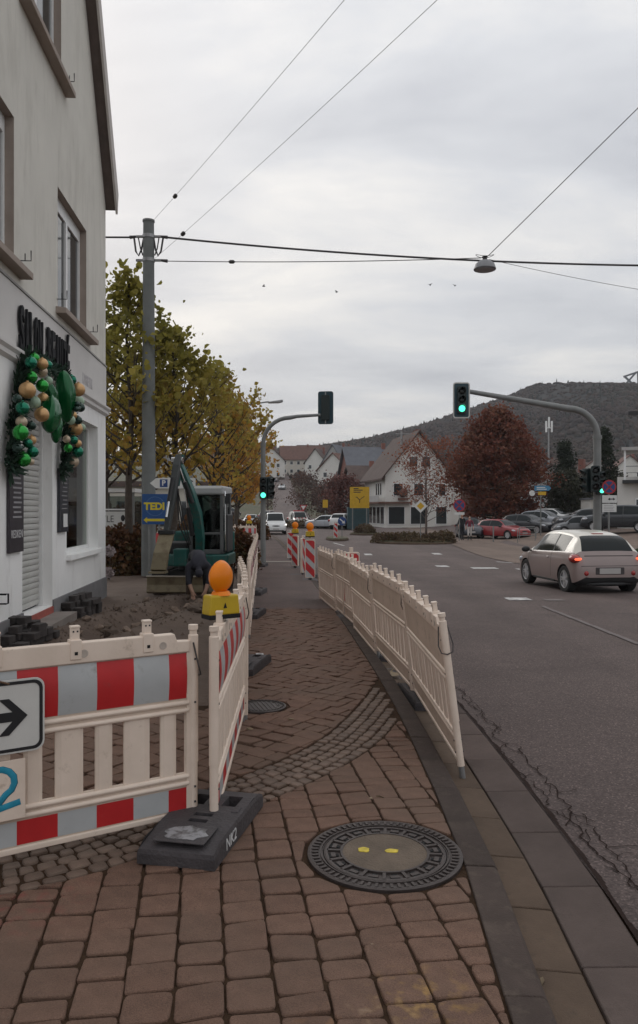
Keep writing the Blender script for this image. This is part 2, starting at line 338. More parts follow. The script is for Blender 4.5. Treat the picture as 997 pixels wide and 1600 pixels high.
# ------------------------------------------------------------------ paving stones, one by one
BANDP = [(0.72, 7.35), (0.60, 6.85), (0.46, 6.35), (0.28, 5.80), (0.04, 5.30), (-0.20, 4.95), (-0.46, 4.62), (-0.75, 4.25), (-1.05, 3.88), (-1.45, 3.60), (-1.9, 3.42), (-2.5, 3.3), (-3.2, 3.25)]
_bs = [0]
for a, b in zip(BANDP, BANDP[1:]): _bs.append(_bs[-1] + math.hypot(b[0]-a[0], b[1]-a[1]))
_bx = pchip(_bs, [p[0] for p in BANDP]); _by = pchip(_bs, [p[1] for p in BANDP])
BS = np.linspace(0, _bs[-1], 300); BXY = np.array([(_bx(s), _by(s)) for s in BS]); HW = 0.205
def band_near(x, y):
    d = np.hypot(BXY[:, 0]-x, BXY[:, 1]-y); i = int(d.argmin()); i0 = max(i-1, 0); i1 = min(i+1, 299)
    t = BXY[i1]-BXY[i0]; t = t/np.hypot(*t); nrm = np.array((-t[1], t[0]))      # points to the near (camera) side
    if nrm @ np.array((0.3, -1)) < 0: nrm = -nrm
    return BXY[i], nrm, float(nrm @ (np.array((x, y)) - BXY[i]))
def clip(poly, p, n):
    """keep the side where (q-p).n >= 0"""
    out = []
    for i in range(len(poly)):
        a = poly[i]; b = poly[(i+1) % len(poly)]
        da = (a[0]-p[0])*n[0]+(a[1]-p[1])*n[1]; db = (b[0]-p[0])*n[0]+(b[1]-p[1])*n[1]
        if da >= 0: out.append(a)
        if da*db < 0: t = da/(da-db); out.append((a[0]+(b[0]-a[0])*t, a[1]+(b[1]-a[1])*t))
    return out
def parea(p): return 0.5*abs(sum(p[i][0]*p[(i+1) % len(p)][1]-p[(i+1) % len(p)][0]*p[i][1] for i in range(len(p))))
def round_poly(p, r):
    out = []; n = len(p)
    for i in range(n):
        a = Vector(p[i-1]); b = Vector(p[i]); c = Vector(p[(i+1) % n]); l1 = (a-b).length; l2 = (c-b).length
        if l1 < 1e-5 or l2 < 1e-5: continue
        k1 = min(r, l1*0.35); k2 = min(r, l2*0.35); q1 = b+(a-b)*k1/l1; q2 = b+(c-b)*k2/l2
        out += [tuple(q1), tuple((q1+q2)*0.25 + b*0.5), tuple(q2)]
    return out
def stone_geo(poly, zt, r=0.017, ins=0.008, drop=0.0065, tilt=0.0045):
    """tumbled block: three rings; returns verts relative to the centre"""
    p = round_poly(poly, r*random.uniform(0.7, 1.8)); c = Vector((sum(q[0] for q in p)/len(p), sum(q[1] for q in p)/len(p)))
    tx, ty = random.gauss(0, tilt), random.gauss(0, tilt); n = len(p); v = []
    for lev, (i, dz) in enumerate(((0, -0.05), (0, -drop), (ins*0.35, -drop*0.3), (ins, 0))):
        for q in p:
            d = c-Vector(q); l = d.length or 1; w = Vector(q)+d*min(i, l*0.4)/l
            o = w-c; v.append((o.x, o.y, dz + (o.x*tx+o.y*ty)*8*(lev > 0)))
    f = [(k*n+j, k*n+(j+1) % n, (k+1)*n+(j+1) % n, (k+1)*n+j) for k in range(3) for j in range(n)]
    f.append(tuple(range(3*n, 4*n)))
    return (c.x, c.y, zt), v, f
MAN1 = (0.325, 3.80, 0.395); MAN2 = (-0.50, 6.65, 0.235)
def shape(poly, side):
    cx = sum(q[0] for q in poly)/len(poly); cy = sum(q[1] for q in poly)/len(poly)
    k = K(cy); t = (K(cy+0.1)-K(cy-0.1))/0.2; poly = clip(poly, (k-0.012, cy), (-1, t))
    if len(poly) < 3: return None
    b, n, d = band_near(cx, cy)
    if side*d < HW + 0.16:
        if side*d < HW - 0.1: return None
        poly = clip(poly, (b[0]+side*n[0]*(HW+0.012), b[1]+side*n[1]*(HW+0.012)), (side*n[0], side*n[1]))
    for (mx, my, mr) in (MAN1, MAN2):
        dd = math.hypot(cx-mx, cy-my)
        if dd < mr + 0.16:
            if dd < mr - 0.08: return None
            if len(poly) < 3: return None
            nn = ((cx-mx)/dd, (cy-my)/dd); poly = clip(poly, (mx+nn[0]*(mr+0.008), my+nn[1]*(mr+0.008)), nn)
    if len(poly) < 3 or parea(poly) < 0.0016: return None
    return poly
stones = []
def lay(fwd, side, x0, x1, y0, y1, keep, w=0.178, g=0.0048):
    f = Vector(fwd).normalized(); u = Vector((f.y, -f.x)); cs = [Vector((x, y)) for x in (x0, x1) for y in (y0, y1)]
    us = [c.dot(u) for c in cs]; fs = [c.dot(f) for c in cs]; a = min(us)
    while a < max(us):
        b = min(fs) + random.uniform(-0.2, 0)
        ww = w + random.uniform(-0.004, 0.004)
        while b < max(fs):
            l = random.choice((0.115, 0.165, 0.165, 0.195, 0.215)) + random.uniform(-0.006, 0.006)
            c = u*(a+ww/2) + f*(b+l/2)
            if x0 <= c.x <= x1 and y0 <= c.y <= y1 and keep(c.x, c.y):
                j = lambda: random.uniform(-0.0055, 0.0055)
                poly = [tuple(u*(a+p+j()) + f*(b+q+j())) for p, q in ((g, g), (ww-g, g), (ww-g, l-g), (g, l-g))]
                poly = shape(poly, side)
                if poly: stones.append((c.x, c.y, poly))
            b += l
        a += ww
lay((-0.147, 0.989), 1, -4.0, 1.0, 0.9, 7.4, lambda x, y: band_near(x, y)[2] > 0)
lay((0.82, -0.57), -1, -4.0, 0.9, 3.2, 14.1, lambda x, y: band_near(x, y)[2] < 0 and (x > site_right(y) - 0.05 if y > 6.6 else x > -3.9) and y < 13.95 + 0.08*math.sin(9*x))
def in_view(x, y, z=0.0, mrg=30):
    if y < 0.3: return False
    px = 498.5 + 1200*x/y; py = 795 - 1200*(z-EYE)/y
    return -mrg < px < 997+mrg and -mrg < py < 1600+mrg
stones.sort(key=lambda s: -(parea(s[2])/(s[1]**3) if in_view(s[0], s[1]) else 0))
rest = MB()
for i, (x, y, poly) in enumerate(stones):
    c, v, f = stone_geo(poly, S(y) + random.uniform(-0.003, 0.003))
    if i < 300:
        MB().add(v, f).build('paver', M_PAVER, walk, loc=c)
    else: rest.add([(a[0]+c[0], a[1]+c[1], a[2]+c[2]) for a in v], f)
o = rest.build('paver_field', M_PAVER, walk); o['kind'] = 'stuff'
# the curved band of small cobbles
cobs = []; rows = 5; cw = 2*HW/rows
for r in range(rows):
    s = random.uniform(0, 0.06)
    while s < _bs[-1]-0.12:
        l = random.uniform(0.075, 0.105); off = -HW + cw*(r+0.5); j = lambda: random.uniform(-0.005, 0.005); poly = []
        for ds, dn in ((0.005, -cw/2+0.005), (l-0.005, -cw/2+0.005), (l-0.005, cw/2-0.005), (0.005, cw/2-0.005)):
            p, n, _ = (lambda q: band_near(*q))((_bx(s+ds), _by(s+ds)))
            poly.append((_bx(s+ds)+n[0]*(off+dn)+j(), _by(s+ds)+n[1]*(off+dn)+j()))
        s += l
        cx = sum(q[0] for q in poly)/4; cy = sum(q[1] for q in poly)/4
        if cx > K(cy) - 0.05 or math.hypot(cx-MAN2[0], cy-MAN2[1]) < MAN2[2]+0.03 or cx < -2.4: continue
        cobs.append((cx, cy, poly))
for x, y, poly in cobs:
    c, v, f = stone_geo(poly, S(y) + random.uniform(-0.006, 0.002), r=0.016, ins=0.012, drop=0.012, tilt=0.006)
    MB().add(v, f).build('cobblestone', M_COB, walk, loc=c)

# ------------------------------------------------------------------ kerb stones and gutter slabs
def strip_stone(y0, y1, o0, o1, zt0, zt1, depth, chf):
    """block following the kerb line from y0 to y1, between offsets o0 and o1"""
    v = []; yc = (y0+y1)/2; cx = K(yc)+o0
    for y in (y0, y1):
        k = K(y); z = S(y)
        v += [(k+o0, y, z+zt0-depth), (k+o1, y, z+zt1-depth), (k+o1, y, z+zt1-chf), (k+o1-chf, y, z+zt1), (k+o0, y, z+zt0)]
    v = [(a-cx, b-yc, c-S(yc)) for a, b, c in v]
    f = [(0, 1, 2, 3, 4)[::1], (9, 8, 7, 6, 5)] + [(i, 5+i, 5+(i+1) % 5, (i+1) % 5) for i in range(5)]
    return (cx, yc, S(yc)), v, f
def strip(name, piece, o0, o1, zt0, zt1, ln, m, near, g=0.006, chf=0.012, depth=0.2):
    far = MB(); y = -1.2 - random.random()*0.4; pieces = []
    while y < 66:
        l = ln*random.uniform(0.94, 1.06); dz = random.uniform(-0.003, 0.003)
        pieces.append(strip_stone(y+g/2, y+l-g/2, o0, o1, zt0+dz, zt1+dz+random.uniform(-0.002, 0.002), depth, chf)); y += l
    for c, v, f in pieces:
        if c[1] > near: far.add([(a[0]+c[0], a[1]+c[1], a[2]+c[2]) for a in v], f)
    root = far.build(name, m); root['kind'] = 'structure'
    for c, v, f in pieces:
        if c[1] <= near: MB().add(v, f).build(piece, m, root, loc=c, bevel=0.004, seg=1)
    return root
strip('kerb', 'kerb_stone', 0.0, 0.155, 0.0, -0.004, 1.0, M_KERB, 26, chf=0.02, depth=0.26)
strip('gutter', 'gutter_slab', 0.16, 0.368, -0.095, -0.112, 0.5, M_GUT, 20)
strip('gutter_edge', 'gutter_slab', 0.374, 0.655, -0.112, -0.108, 0.62, mat('slab_concrete', (0.108, 0.081, 0.071), 0.88, 0.2, 3.0, 0.4, 150, perobj=0.12, spec=0.25, grime=(0.075, 0.058, 0.05), gscale=5, glo=0.54), 20)
sheet('gutter_bed', lambda y: [K(y)+0.145, K(y)+0.70], lin(-3, 66, 70), lambda x, y: S(y)-0.135, M_JOINT)

# ------------------------------------------------------------------ road cracks, repairs and markings
def ribbon(b, pts, w):
    for a, c in zip(pts, pts[1:]):
        d = Vector((c[0]-a[0], c[1]-a[1])); 
        if d.length < 1e-6: continue
        n = Vector((-d.y, d.x)).normalized()*w/2*random.uniform(0.5, 1.4)
        b.add([(p[0]+s*n.x, p[1]+s*n.y, RZ(p[0], p[1])+0.006) for p, s in ((a, -1), (a, 1), (c, 1), (c, -1))], [(0, 1, 2, 3)])
ck = MB()
def crack(x, y, a, n, st, w, wob=0.35):
    p = [(x, y)]
    for _ in range(n):
        a += random.gauss(0, wob); a += (crack.main-a)*0.35; l = st*random.uniform(0.5, 1.4); x += l*math.sin(a); y += l*math.cos(a); x = max(x, K(y)+0.67); p.append((x, y))
    ribbon(ck, p, w); return p
for (o0, ya, yb, w) in ((0.10, 1.6, 5.9, 0.010), (0.20, 2.2, 4.6, 0.007), (0.05, 4.4, 8.4, 0.008), (0.13, 6.2, 9.5, 0.006)):
    y = ya; off = o0; p = []
    while y < yb:
        p.append((K(y)+0.66+max(off, 0.012), y)); y += random.uniform(0.02, 0.06); off += random.gauss(0, 0.016)+(o0-off)*0.08
    ribbon(ck, p, w)
    for q in p[3::9]:
        crack.main = random.choice((0.7, 1.2, -0.5, 2.2)); crack(q[0], q[1], crack.main, random.randint(2, 6), 0.04, w*0.6, 0.5)
crack.main = 1.45; crack(1.55, 4.12, 1.3, 14, 0.045, 0.007, 0.5)
for y0 in np.arange(0.6, 16, 0.05):                      # broken edge of the asphalt against the slabs
    w = 0.006+0.018*abs(math.sin(y0*7.3)+math.sin(y0*17.1)*0.6)*0.6
    ck.add([(K(y)+0.652, y, RZ(0, y)+0.0165) for y in (y0, y0+0.05)]+[(K(y)+0.662+w*q, y, RZ(0, y)+0.0165) for y, q in ((y0+0.05, 0.9), (y0, 1.1))], [(0, 3, 2, 1)])
o = ck.build('road_crack', mat('crack_dark', (0.030, 0.020, 0.017), 0.98, 0.2, 9, spec=0.1), road); o['kind'] = 'stuff'
M_FAINT = mat('nearly_gone_paint', (0.130, 0.107, 0.100), 0.85, 0.1, 3, col2=(0.175, 0.150, 0.142), mixs=(0.4, 0.7))
def mark(pts, m=None):
    b = MB(); b.add([(x, y, RZ(x, y)+0.010) for x, y in pts], [tuple(range(len(pts)))]); return b.build('lane_marking', m or M_MARK, road)
def block(x, y, w, l, a=0.0, m=None):
    c, s = math.cos(a), math.sin(a); mark([(x+p*c-q*s, y+p*s+q*c) for p, q in ((-w/2, -l/2), (w/2, -l/2), (w/2, l/2), (-w/2, l/2))], m)
block(4.30, 16.6, 0.50, 0.55); block(5.02, 16.4, 0.42, 0.34, 0, M_FAINT)
block(4.52, 28.2, 0.45, 0.8); block(5.85, 27.2, 0.9, 0.7); block(7.1, 26.6, 0.5, 0.6)
block(2.3, 36, 0.35, 1.2); block(5.6, 36.5, 0.4, 1.2)
for y0 in np.arange(6.0, 15.2, 0.92): block(4.42, y0+0.45, 0.09, 0.915, R(-1), M_FAINT)
block(1.2, 47, 0.14, 4, R(8)); block(-0.9, 60, 0.14, 4, R(10))
b = MB()
mark([(11.0, 43.0), (12.8, 43.2), (12.8, 43.9), (11.0, 43.7)])
for i in range(6):
    a0, a1 = 7.1+i*0.45, 7.1+(i+1)*0.45
    mark([(a0, 30.6-0.55*i), (a1, 30.05-0.55*i), (a1, 30.30-0.55*i), (a0, 30.85-0.55*i)])

# ------------------------------------------------------------------ manholes and the gutter grating
def manhole(c, r, label, fill=True):
    t = empty('manhole_cover', (c[0], c[1], S(c[1])), 0.3, label, 'manhole')
    b = MB(); b.lathe([(r, -0.04), (r, 0.002), (r-0.012, 0.006), (r-0.018, 0.006), (r*0.93, 0.0), (r*0.80, 0.0), (r*0.795, -0.03)], 56); b.build('frame_ring', M_IRON, t)
    b = MB()
    nt = 64 if fill else 36                       # grip ribs on the frame
    for i in range(nt):
        M = Matrix.Rotation(2*math.pi*i/nt, 4, 'Z'); b.box(r*0.86, r*0.955, -r*0.017, r*0.017, -0.002, 0.008, 0, M)
    b.lathe([(r*0.835, -0.005), (r*0.835, 0.007), (r*0.82, 0.007), (r*0.82, -0.005)], 48)
    b.build('ribs', M_IRON, t)['kind'] = 'stuff'
    lid = MB(); R1 = r*0.79
    if fill:
        lid.lathe([(R1, -0.03), (R1, 0.002), (R1-0.008, 0.005), (R1-0.02, 0.005), (R1-0.02, -0.004), (r*0.575, -0.004), (r*0.575, 0.006), (r*0.545, 0.006), (r*0.545, -0.006)], 56)
        for i in range(16):
            M = Matrix.Rotation(2*math.pi*i/16, 4, 'Z'); lid.box(r*0.57, R1-0.015, -0.008, 0.008, -0.004, 0.005, 0, M)
        for i in range(16):                        # slotted pockets between the webs
            M = Matrix.Rotation(2*math.pi*(i+0.5)/16, 4, 'Z')
            lid.box(r*0.64, r*0.70, -0.022, 0.022, -0.004, 0.003, 0, M)
        l = lid.build('lid', M_IRON, t)
        v = MB()
        for i in range(16):
            M = Matrix.Rotation(2*math.pi*(i+0.5)/16, 4, 'Z'); v.box(r*0.70, r*0.735, -0.02, 0.02, -0.003, 0.0005, 0, M); v.box(r*0.60, r*0.635, -0.012, 0.012, -0.003, 0.0005, 0, M)
        v.build('vent_slots', M_BLACK, l)['kind'] = 'stuff'
        f = MB(); f.lathe([(r*0.548, -0.01), (r*0.548, 0.003), (0.01, 0.005)], 40); f.build('concrete_infill', M_MHFILL, l)
        for (dx, dy, w, h) in ((-0.10, 0.02, 0.030, 0.030), (0.035, 0.005, 0.037, 0.022)):
            p = []
            for k in range(14): a = 2*math.pi*k/14; q = random.uniform(0.75, 1.1); p.append((dx+w*q*math.cos(a), dy+h*q*math.sin(a)))
            y = MB(); y.prism(p, 0.004, 0.0075); s = y.build('paint_spot', M_YPAINT, l); s.rotation_euler.z = -0.3
    else:
        lid.lathe([(R1, -0.03), (R1, 0.003), (R1-0.012, 0.003), (R1-0.012, -0.002), (0.01, -0.002)], 40)
        for i in range(-4, 5):
            h = math.sqrt(max(0.0, (R1-0.02)**2-(i*0.036)**2)); lid.box(i*0.036-0.007, i*0.036+0.007, -h, h, -0.004, 0.003)
        lid.build('lid', M_IRON, t)
    return t
manhole(MAN1, 0.382, 'large round cast iron manhole cover with two yellow paint spots')
manhole(MAN2, 0.215, 'small round manhole cover half hidden by the barrier row', False)
g = empty('gutter_grating', (K(8.55)+0.42, 8.55, S(8.55)-0.115), 0.06, 'rectangular iron drain grating in the gutter under the white barriers', 'grating')
b = MB(); b.box(-0.24, 0.24, -0.26, -0.23, -0.05, 0.012); b.box(-0.24, 0.24, 0.23, 0.26, -0.05, 0.012); b.box(-0.24, -0.21, -0.23, 0.23, -0.05, 0.012); b.box(0.21, 0.24, -0.23, 0.23, -0.05, 0.012); b.build('frame', M_IRON, g)
for i in range(7): b = MB(); b.box(-0.21, 0.21, -0.20+i*0.06, -0.175+i*0.06, -0.03, 0.010); b.build('bar', M_IRON, g)
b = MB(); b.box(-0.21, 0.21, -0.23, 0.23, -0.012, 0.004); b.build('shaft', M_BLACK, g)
# ------------------------------------------------------------------ salon building on the left
M_PLAST = mat('grey_plaster', (0.665, 0.64, 0.58), 0.9, 0.06, 1.2, 0.25, 200, grime=(0.54, 0.515, 0.46), gscale=2.2, glo=0.50, gstretch=0.22)
M_WHITE = mat('white_plaster', (0.86, 0.855, 0.84), 0.85, 0.05, 1.4, 0.2, 200, grime=(0.66, 0.645, 0.62), gscale=3.0, glo=0.56, gstretch=0.25)
M_BAND = mat('band_plaster', (0.62, 0.60, 0.58), 0.85, 0.05, 1.5, 0.1, 150)
M_STONE = mat('brown_reveal', (0.33, 0.27, 0.23), 0.85, 0.1, 3, 0.2, 80)
M_PLINTH = mat('plinth_grey', (0.20, 0.195, 0.20), 0.9, 0.15, 3, 0.3, 60)
M_UPVC = mat('white_frame', (0.75, 0.75, 0.74), 0.4, 0.04, 5)
M_DGLASS = mat('window_glass', (0.03, 0.034, 0.036), 0.06, 0.1, 2, spec=0.7)
M_LAMEL = mat('shutter_grey', (0.50, 0.495, 0.47), 0.6, 0.08, 4)
M_BLK = mat('black_letter', (0.012, 0.012, 0.014), 0.7, 0.1, 8, spec=0.2)
M_ROOF = mat('roof_brown', (0.10, 0.075, 0.065), 0.85, 0.2, 4)
M_RED = mat('red_step_tile', (0.36, 0.09, 0.07), 0.7, 0.2, 8)
U = Vector((0.0731, -0.9973, 0)); salon = empty('salon_building', (-4.53, 16.3, 0), math.atan2(U.y, U.x),
    'grey plastered corner building with a beauty salon sign and green balls', 'building')
def tess_wall(outer, holes):
    loops = [[Vector((p[0], p[1], 0)) for p in outer]] + [[Vector((a, c, 0)), Vector((b, c, 0)), Vector((b, d, 0)), Vector((a, d, 0))] for a, b, c, d in holes]
    tris = geometry.tessellate_polygon(loops); flat = [p for l in loops for p in l]
    return flat, tris
def wall_mesh(b, outer, holes, y=0.0, dep=0.24, mi=0, mr=1):
    flat, tris = tess_wall(outer, holes)
    b.add([(p.x, y, p.y) for p in flat], [t if (flat[t[1]]-flat[t[0]]).cross(flat[t[2]]-flat[t[0]]).z < 0 else t[::-1] for t in tris], mi)
    for a, c, z0, z1 in holes:
        b.add([(a, y, z0), (a, y, z1), (a, y-dep, z1), (a, y-dep, z0)], [(0, 1, 2, 3)], mr)
        b.add([(c, y, z0), (c, y-dep, z0), (c, y-dep, z1), (c, y, z1)], [(0, 1, 2, 3)], mr)
        b.add([(a, y, z1), (c, y, z1), (c, y-dep, z1), (a, y-dep, z1)], [(0, 1, 2, 3)], mr)
        b.add([(a, y, z0), (a, y-dep, z0), (c, y-dep, z0), (c, y, z0)], [(0, 1, 2, 3)], mr)
DOOR = (4.13, 5.66, 0.16, 3.3); SHOP = (0.76, 3.25, 0.92, 3.35); SHOP2 = (7.4, 9.9, 0.92, 3.35)
W1 = (1.78, 3.82, 5.0, 6.95); W2 = (6.02, 8.06, 5.0, 6.95); W3 = (3.60, 5.70, 8.80, 10.8)
GW = 11.0
b = MB(); wall_mesh(b, [(0, 0.26), (4.13, 0.26), (4.13, 0.16), (5.66, 0.16), (5.66, 0.26), (GW, 0.26), (GW, 3.78), (0, 3.78)], [(DOOR[0]+0.001, DOOR[1]-0.001, 0.17, DOOR[3]), SHOP, SHOP2], 0, 0.24)
b.add([(0, 0, 0.26), (0, 0, 3.78), (0, -9, 3.78), (0, -9, 0.26)], [(0, 1, 2, 3)], 0)
b.build('ground_floor_wall', [M_WHITE, M_WHITE], salon)
b = MB(); wall_mesh(b, [(0, 4.70), (GW, 4.70), (GW, 8.12), (GW/2, 17.4), (0, 8.12)], [W1, W2, W3], 0, 0.19, 0, 1)
b.add([(0, 0, 4.70), (0, 0, 8.12), (0, -9, 8.12), (0, -9, 4.70)], [(0, 1, 2, 3)], 0)
b.add([(GW, 0, 0), (GW, -9, 0), (GW, -9, 8.12), (GW, 0, 8.12)], [(0, 1, 2, 3)], 0)
b.build('upper_wall', [M_PLAST, M_STONE], salon)
b = MB(); b.box(-0.012, GW, -9, 0.012, 3.78, 4.70); b.build('sign_band', M_BAND, salon)
b = MB(); b.box(-0.03, GW, -0.2, 0.03, 4.705, 4.735); b.build('string_course', mat('joint_grey', (0.33, 0.32, 0.31), 0.9, 0.1, 4), salon)
b = MB(); b.prism([(0.0, 3.66), (0.06, 3.70), (0.06, 3.76), (0.10, 3.80), (0.10, 3.84), (0.02, 3.87), (0.0, 3.87)], -0.05, GW, axis='x'); b.build('cornice', M_BAND, salon)
b = MB(); b.box(-0.02, 4.12, -9, 0.025, -0.5, 0.258); b.box(5.67, GW, -9, 0.025, -0.5, 0.258); b.build('plinth', M_PLINTH, salon)
b = MB(); b.box(-0.013, GW, -8.9, -0.6, 3.0, 3.4); b.build('slab', M_PLINTH, salon)
# steep roof with its verge board
sl = (17.4-8.12)/(GW/2); ang = math.atan(sl); b = MB()
for s in (0, 1):
    e0 = -0.04; z0 = 8.12+e0*sl; P = [(e0, z0), (GW/2, 17.4), (GW/2, 17.4+0.42), (e0-0.06, z0+0.36)]
    if s: P = [(GW-x, z) for x, z in P][::-1]
    b.prism(P, -9.2, 0.20, axis='y')
b.build('roof', M_ROOF, salon)
b = MB()
for s in (0, 1):
    e0 = -0.05; z0 = 8.12+e0*sl-0.06; P = [(e0, z0), (GW/2, 17.34), (GW/2, 17.86), (e0-0.10, z0+0.46)]
    if s: P = [(GW-x, z) for x, z in P][::-1]
    b.prism(P, 0.201, 0.245, axis='y')
b.build('verge_board', mat('verge_paint', (0.50, 0.46, 0.43), 0.7, 0.1, 3), salon)
def sash(op, y, nm, parts=2, box=0.0):
    a, c, z0, z1 = op; b = MB(); f = 0.07
    b.box(a, a+f, y-0.07, y, z0, z1); b.box(c-f, c, y-0.07, y, z0, z1); b.box(a+f, c-f, y-0.07, y, z0, z0+f); b.box(a+f, c-f, y-0.07, y, z1-f-box, z1)
    for i in range(1, parts): x = a+(c-a)*i/parts; b.box(x-0.05, x+0.05, y-0.065, y+0.012, z0+f, z1-f-box)
    w = b.build('window', M_UPVC, salon, bevel=0.006)
    for i in range(parts):
        x0 = a+f+(c-a-2*f)*i/parts+0.02; x1 = a+f+(c-a-2*f)*(i+1)/parts-0.02
        p = MB(); p.box(x0, x1, y-0.045, y-0.03, z0+f-0.01, z1-f-box+0.01); p.build('pane', nm, w)
    return w
for op in (W1, W2, W3):
    w = sash(op, -0.12, M_DGLASS, 2, 0.16)
    s = MB(); s.prism([(-0.18, op[2]-0.14), (0.17, op[2]-0.14), (0.17, op[2]-0.05), (-0.18, op[2]-0.005)], op[0]-0.30, op[1]+0.12, axis='x'); s.build('sill', M_STONE, w, bevel=0.008)
    cu = MB()
    for k in range(26): x = op[0]+0.15+k*0.07; cu.box(x, x+0.055, -0.40-0.03*(k % 2), -0.385-0.03*(k % 2), op[2]+0.1, op[3]-0.2)
    cu.build('curtain', mat('curtain', (0.5, 0.5, 0.48), 0.9, 0.1, 3), w)
    for u in (op[0]-0.22, op[1]+0.05):
        h = MB(); h.tube([(u, 0.0, op[2]+0.10), (u, 0.16, op[2]+0.10), (u, 0.16, op[2]+0.24)], 0.008, 6); h.tube([(u, 0.08, op[2]+0.10), (u, 0.08, op[2]+0.2)], 0.007, 6); h.build('hook', M_BLK, w)
GL = clear_glass('shop_glass', (0.86, 0.93, 0.86), 0.9)
for op in (SHOP, SHOP2):
    w = sash(op, -0.18, GL, 1)
    s = MB(); s.box(op[0]-0.04, op[1]+0.02, -0.17, 0.09, op[2]-0.10, op[2]-0.005); s.build('sill', M_WHITE, w, bevel=0.006)
    d = MB(); d.box(op[0]-0.1, op[1]+0.1, -0.90, -0.86, 0.3, 3.6); d.box(op[0]-0.1, op[0]-0.06, -0.86, -0.26, 0.3, 3.6); d.box(op[0]-0.1, op[1]+0.1, -0.9, -0.26, 0.60, 0.66)
    d.build('display_backdrop', mat('display_cream', (0.80, 0.80, 0.72), 0.8, 0.06, 2), w)
    for k in range(3):
        s = MB(); s.box(op[0]+0.1, op[1]-0.1, -0.86, -0.62, 1.35+k*0.55, 1.39+k*0.55); s.build('shelf', M_UPVC, w)
        for q in range(7):
            x = op[0]+0.25+q*0.3+random.uniform(-.05, .05); h = random.uniform(0.12, 0.3)
            s = MB(); s.lathe([(0.045, 0), (0.045, h*0.7), (0.02, h*0.78), (0.02, h)], 10, 0, Matrix.Translation((x, -0.74, 1.391+k*0.55))); s.build('bottle', mat('bottle_%d' % (q % 3), ((0.3, 0.25, 0.15), (0.1, 0.12, 0.1), (0.5, 0.45, 0.4))[q % 3], 0.4), w, smooth=True)
    s = MB(); s.prism([(op[0]+0.9, 0.67), (op[0]+1.7, 0.67), (op[0]+1.55, 1.12), (op[0]+1.05, 1.12)], -0.7, -0.5, axis='y'); s.build('display_box', mat('display_green', (0.25, 0.27, 0.12), 0.7), w)
# rolling shutter door, threshold
dr = MB(); n = 34; a, c, z0, z1 = DOOR
dr.box(a, a+0.05, -0.235, -0.15, z0, z1); dr.box(c-0.05, c, -0.235, -0.15, z0, z1); door = dr.build('door', M_UPVC, salon)
sl_me = None
for k in range(n):
    h = (z1-z0-0.04)/n; b = MB(); b.prism([(-0.215, 0.0), (-0.20, 0.003), (-0.193, h*0.25), (-0.190, h*0.5), (-0.194, h*0.8), (-0.205, h-0.012), (-0.215, h-0.004)], a+0.05, c-0.05, axis='x')
    if sl_me is None: o = b.build('shutter_slat', M_LAMEL, door); sl_me = o.data
    else: o = bpy.data.objects.new('shutter_slat', sl_me); COL.objects.link(o); o.parent = door
    o.location.z = z0+0.04+k*h
b = MB(); b.box(a, c, -0.24, -0.2501, z0, z1); b.build('door_back', M_BLK, door)
b = MB(); b.box(a+0.004, c-0.004, -0.24, 0.02, -0.1, 0.158); b.build('step', M_RED, salon)
b = MB(); b.box(a-0.1, c+0.05, 0.021, 0.36, -0.4, 0.06); b.build('step', mat('step_concrete', (0.22, 0.19, 0.17), 0.9, 0.15, 4), salon)
# raised letters on the sign band
def letter(ch, uc, z0, w, h, dep=0.035, m=M_BLK, parent=salon, y=0.03, name='letter'):
    me = text_mesh(ch, 1.0, 0.5, bold=0.03); co = np.empty(len(me.vertices)*3); me.vertices.foreach_get('co', co); co = co.reshape(-1, 3); mn = co.min(0); mx = co.max(0)
    co = (co-mn)/np.maximum(mx-mn, 1e-6); co[:, 0] -= 0.5
    me.vertices.foreach_set('co', (co*np.array((w, h, dep))).ravel()); me.update(); me.materials.clear(); me.materials.append(m)
    o = bpy.data.objects.new(name, me); COL.objects.link(o); o.parent = parent
    o.matrix_basis = frame((uc, y, z0), (-1, 0, 0), (0, 0, 1)); return o
for i, ch in enumerate('SALON BEAUTÉ'):
    if ch != ' ': letter(ch, 5.85-i*0.226, 3.80, 0.180, 0.84 if ch == 'É' else 0.68)
for i, ch in enumerate('KOSMETIK'): letter(ch, 2.10-i*0.105, 4.02, 0.075, 0.20, 0.004, mat('faint_letter', (0.47, 0.45, 0.46), 0.8), y=0.0125)
def board(u0, u1, z0, z1, m, lab):
    b = MB(); b.box(u0, u1, 0.004, 0.05, z0, z1); return b.build('notice_board', m, salon, bevel=0.004)
M_NB = mat('board_dark', (0.035, 0.028, 0.034), 0.5, 0.2, 3)
nb = board(5.76, 6.33, 1.12, 2.26, M_NB, ''); M_PRINT = mat('print_grey', (0.30, 0.29, 0.30), 0.6)
b = MB(); b.box(5.70, 5.755, 0.004, 0.03, 1.55, 2.26); b.build('board_edge', M_UPVC, salon)
o = text('lettering', 'REDKEN', 0.15, mat('print_white', (0.6, 0.6, 0.6), 0.6), frame((6.045, 0.051, 1.36), (-1, 0, 0), (0, 0, 1)), nb, depth=0.001, xscale=0.85)
for k in range(9):
    b = MB(); b.box(5.86+0.02*(k % 3), 6.22-0.03*(k % 2), 0.0505, 0.053, 1.58+k*0.065, 1.605+k*0.065); b.build('print_line', M_PRINT, nb)
nb = board(3.32, 3.86, 1.32, 2.36, mat('board_blue_black', (0.025, 0.026, 0.035), 0.4, 0.2, 3), '')
b = MB(); b.box(3.40, 3.66, 0.0505, 0.054, 1.40, 1.62); b.build('price_sheet', M_UPVC, nb)
for k in range(8):
    b = MB(); b.box(3.42, 3.76-0.04*(k % 3), 0.0505, 0.053, 1.70+k*0.07, 1.715+k*0.07); b.build('print_line', M_PRINT, nb)
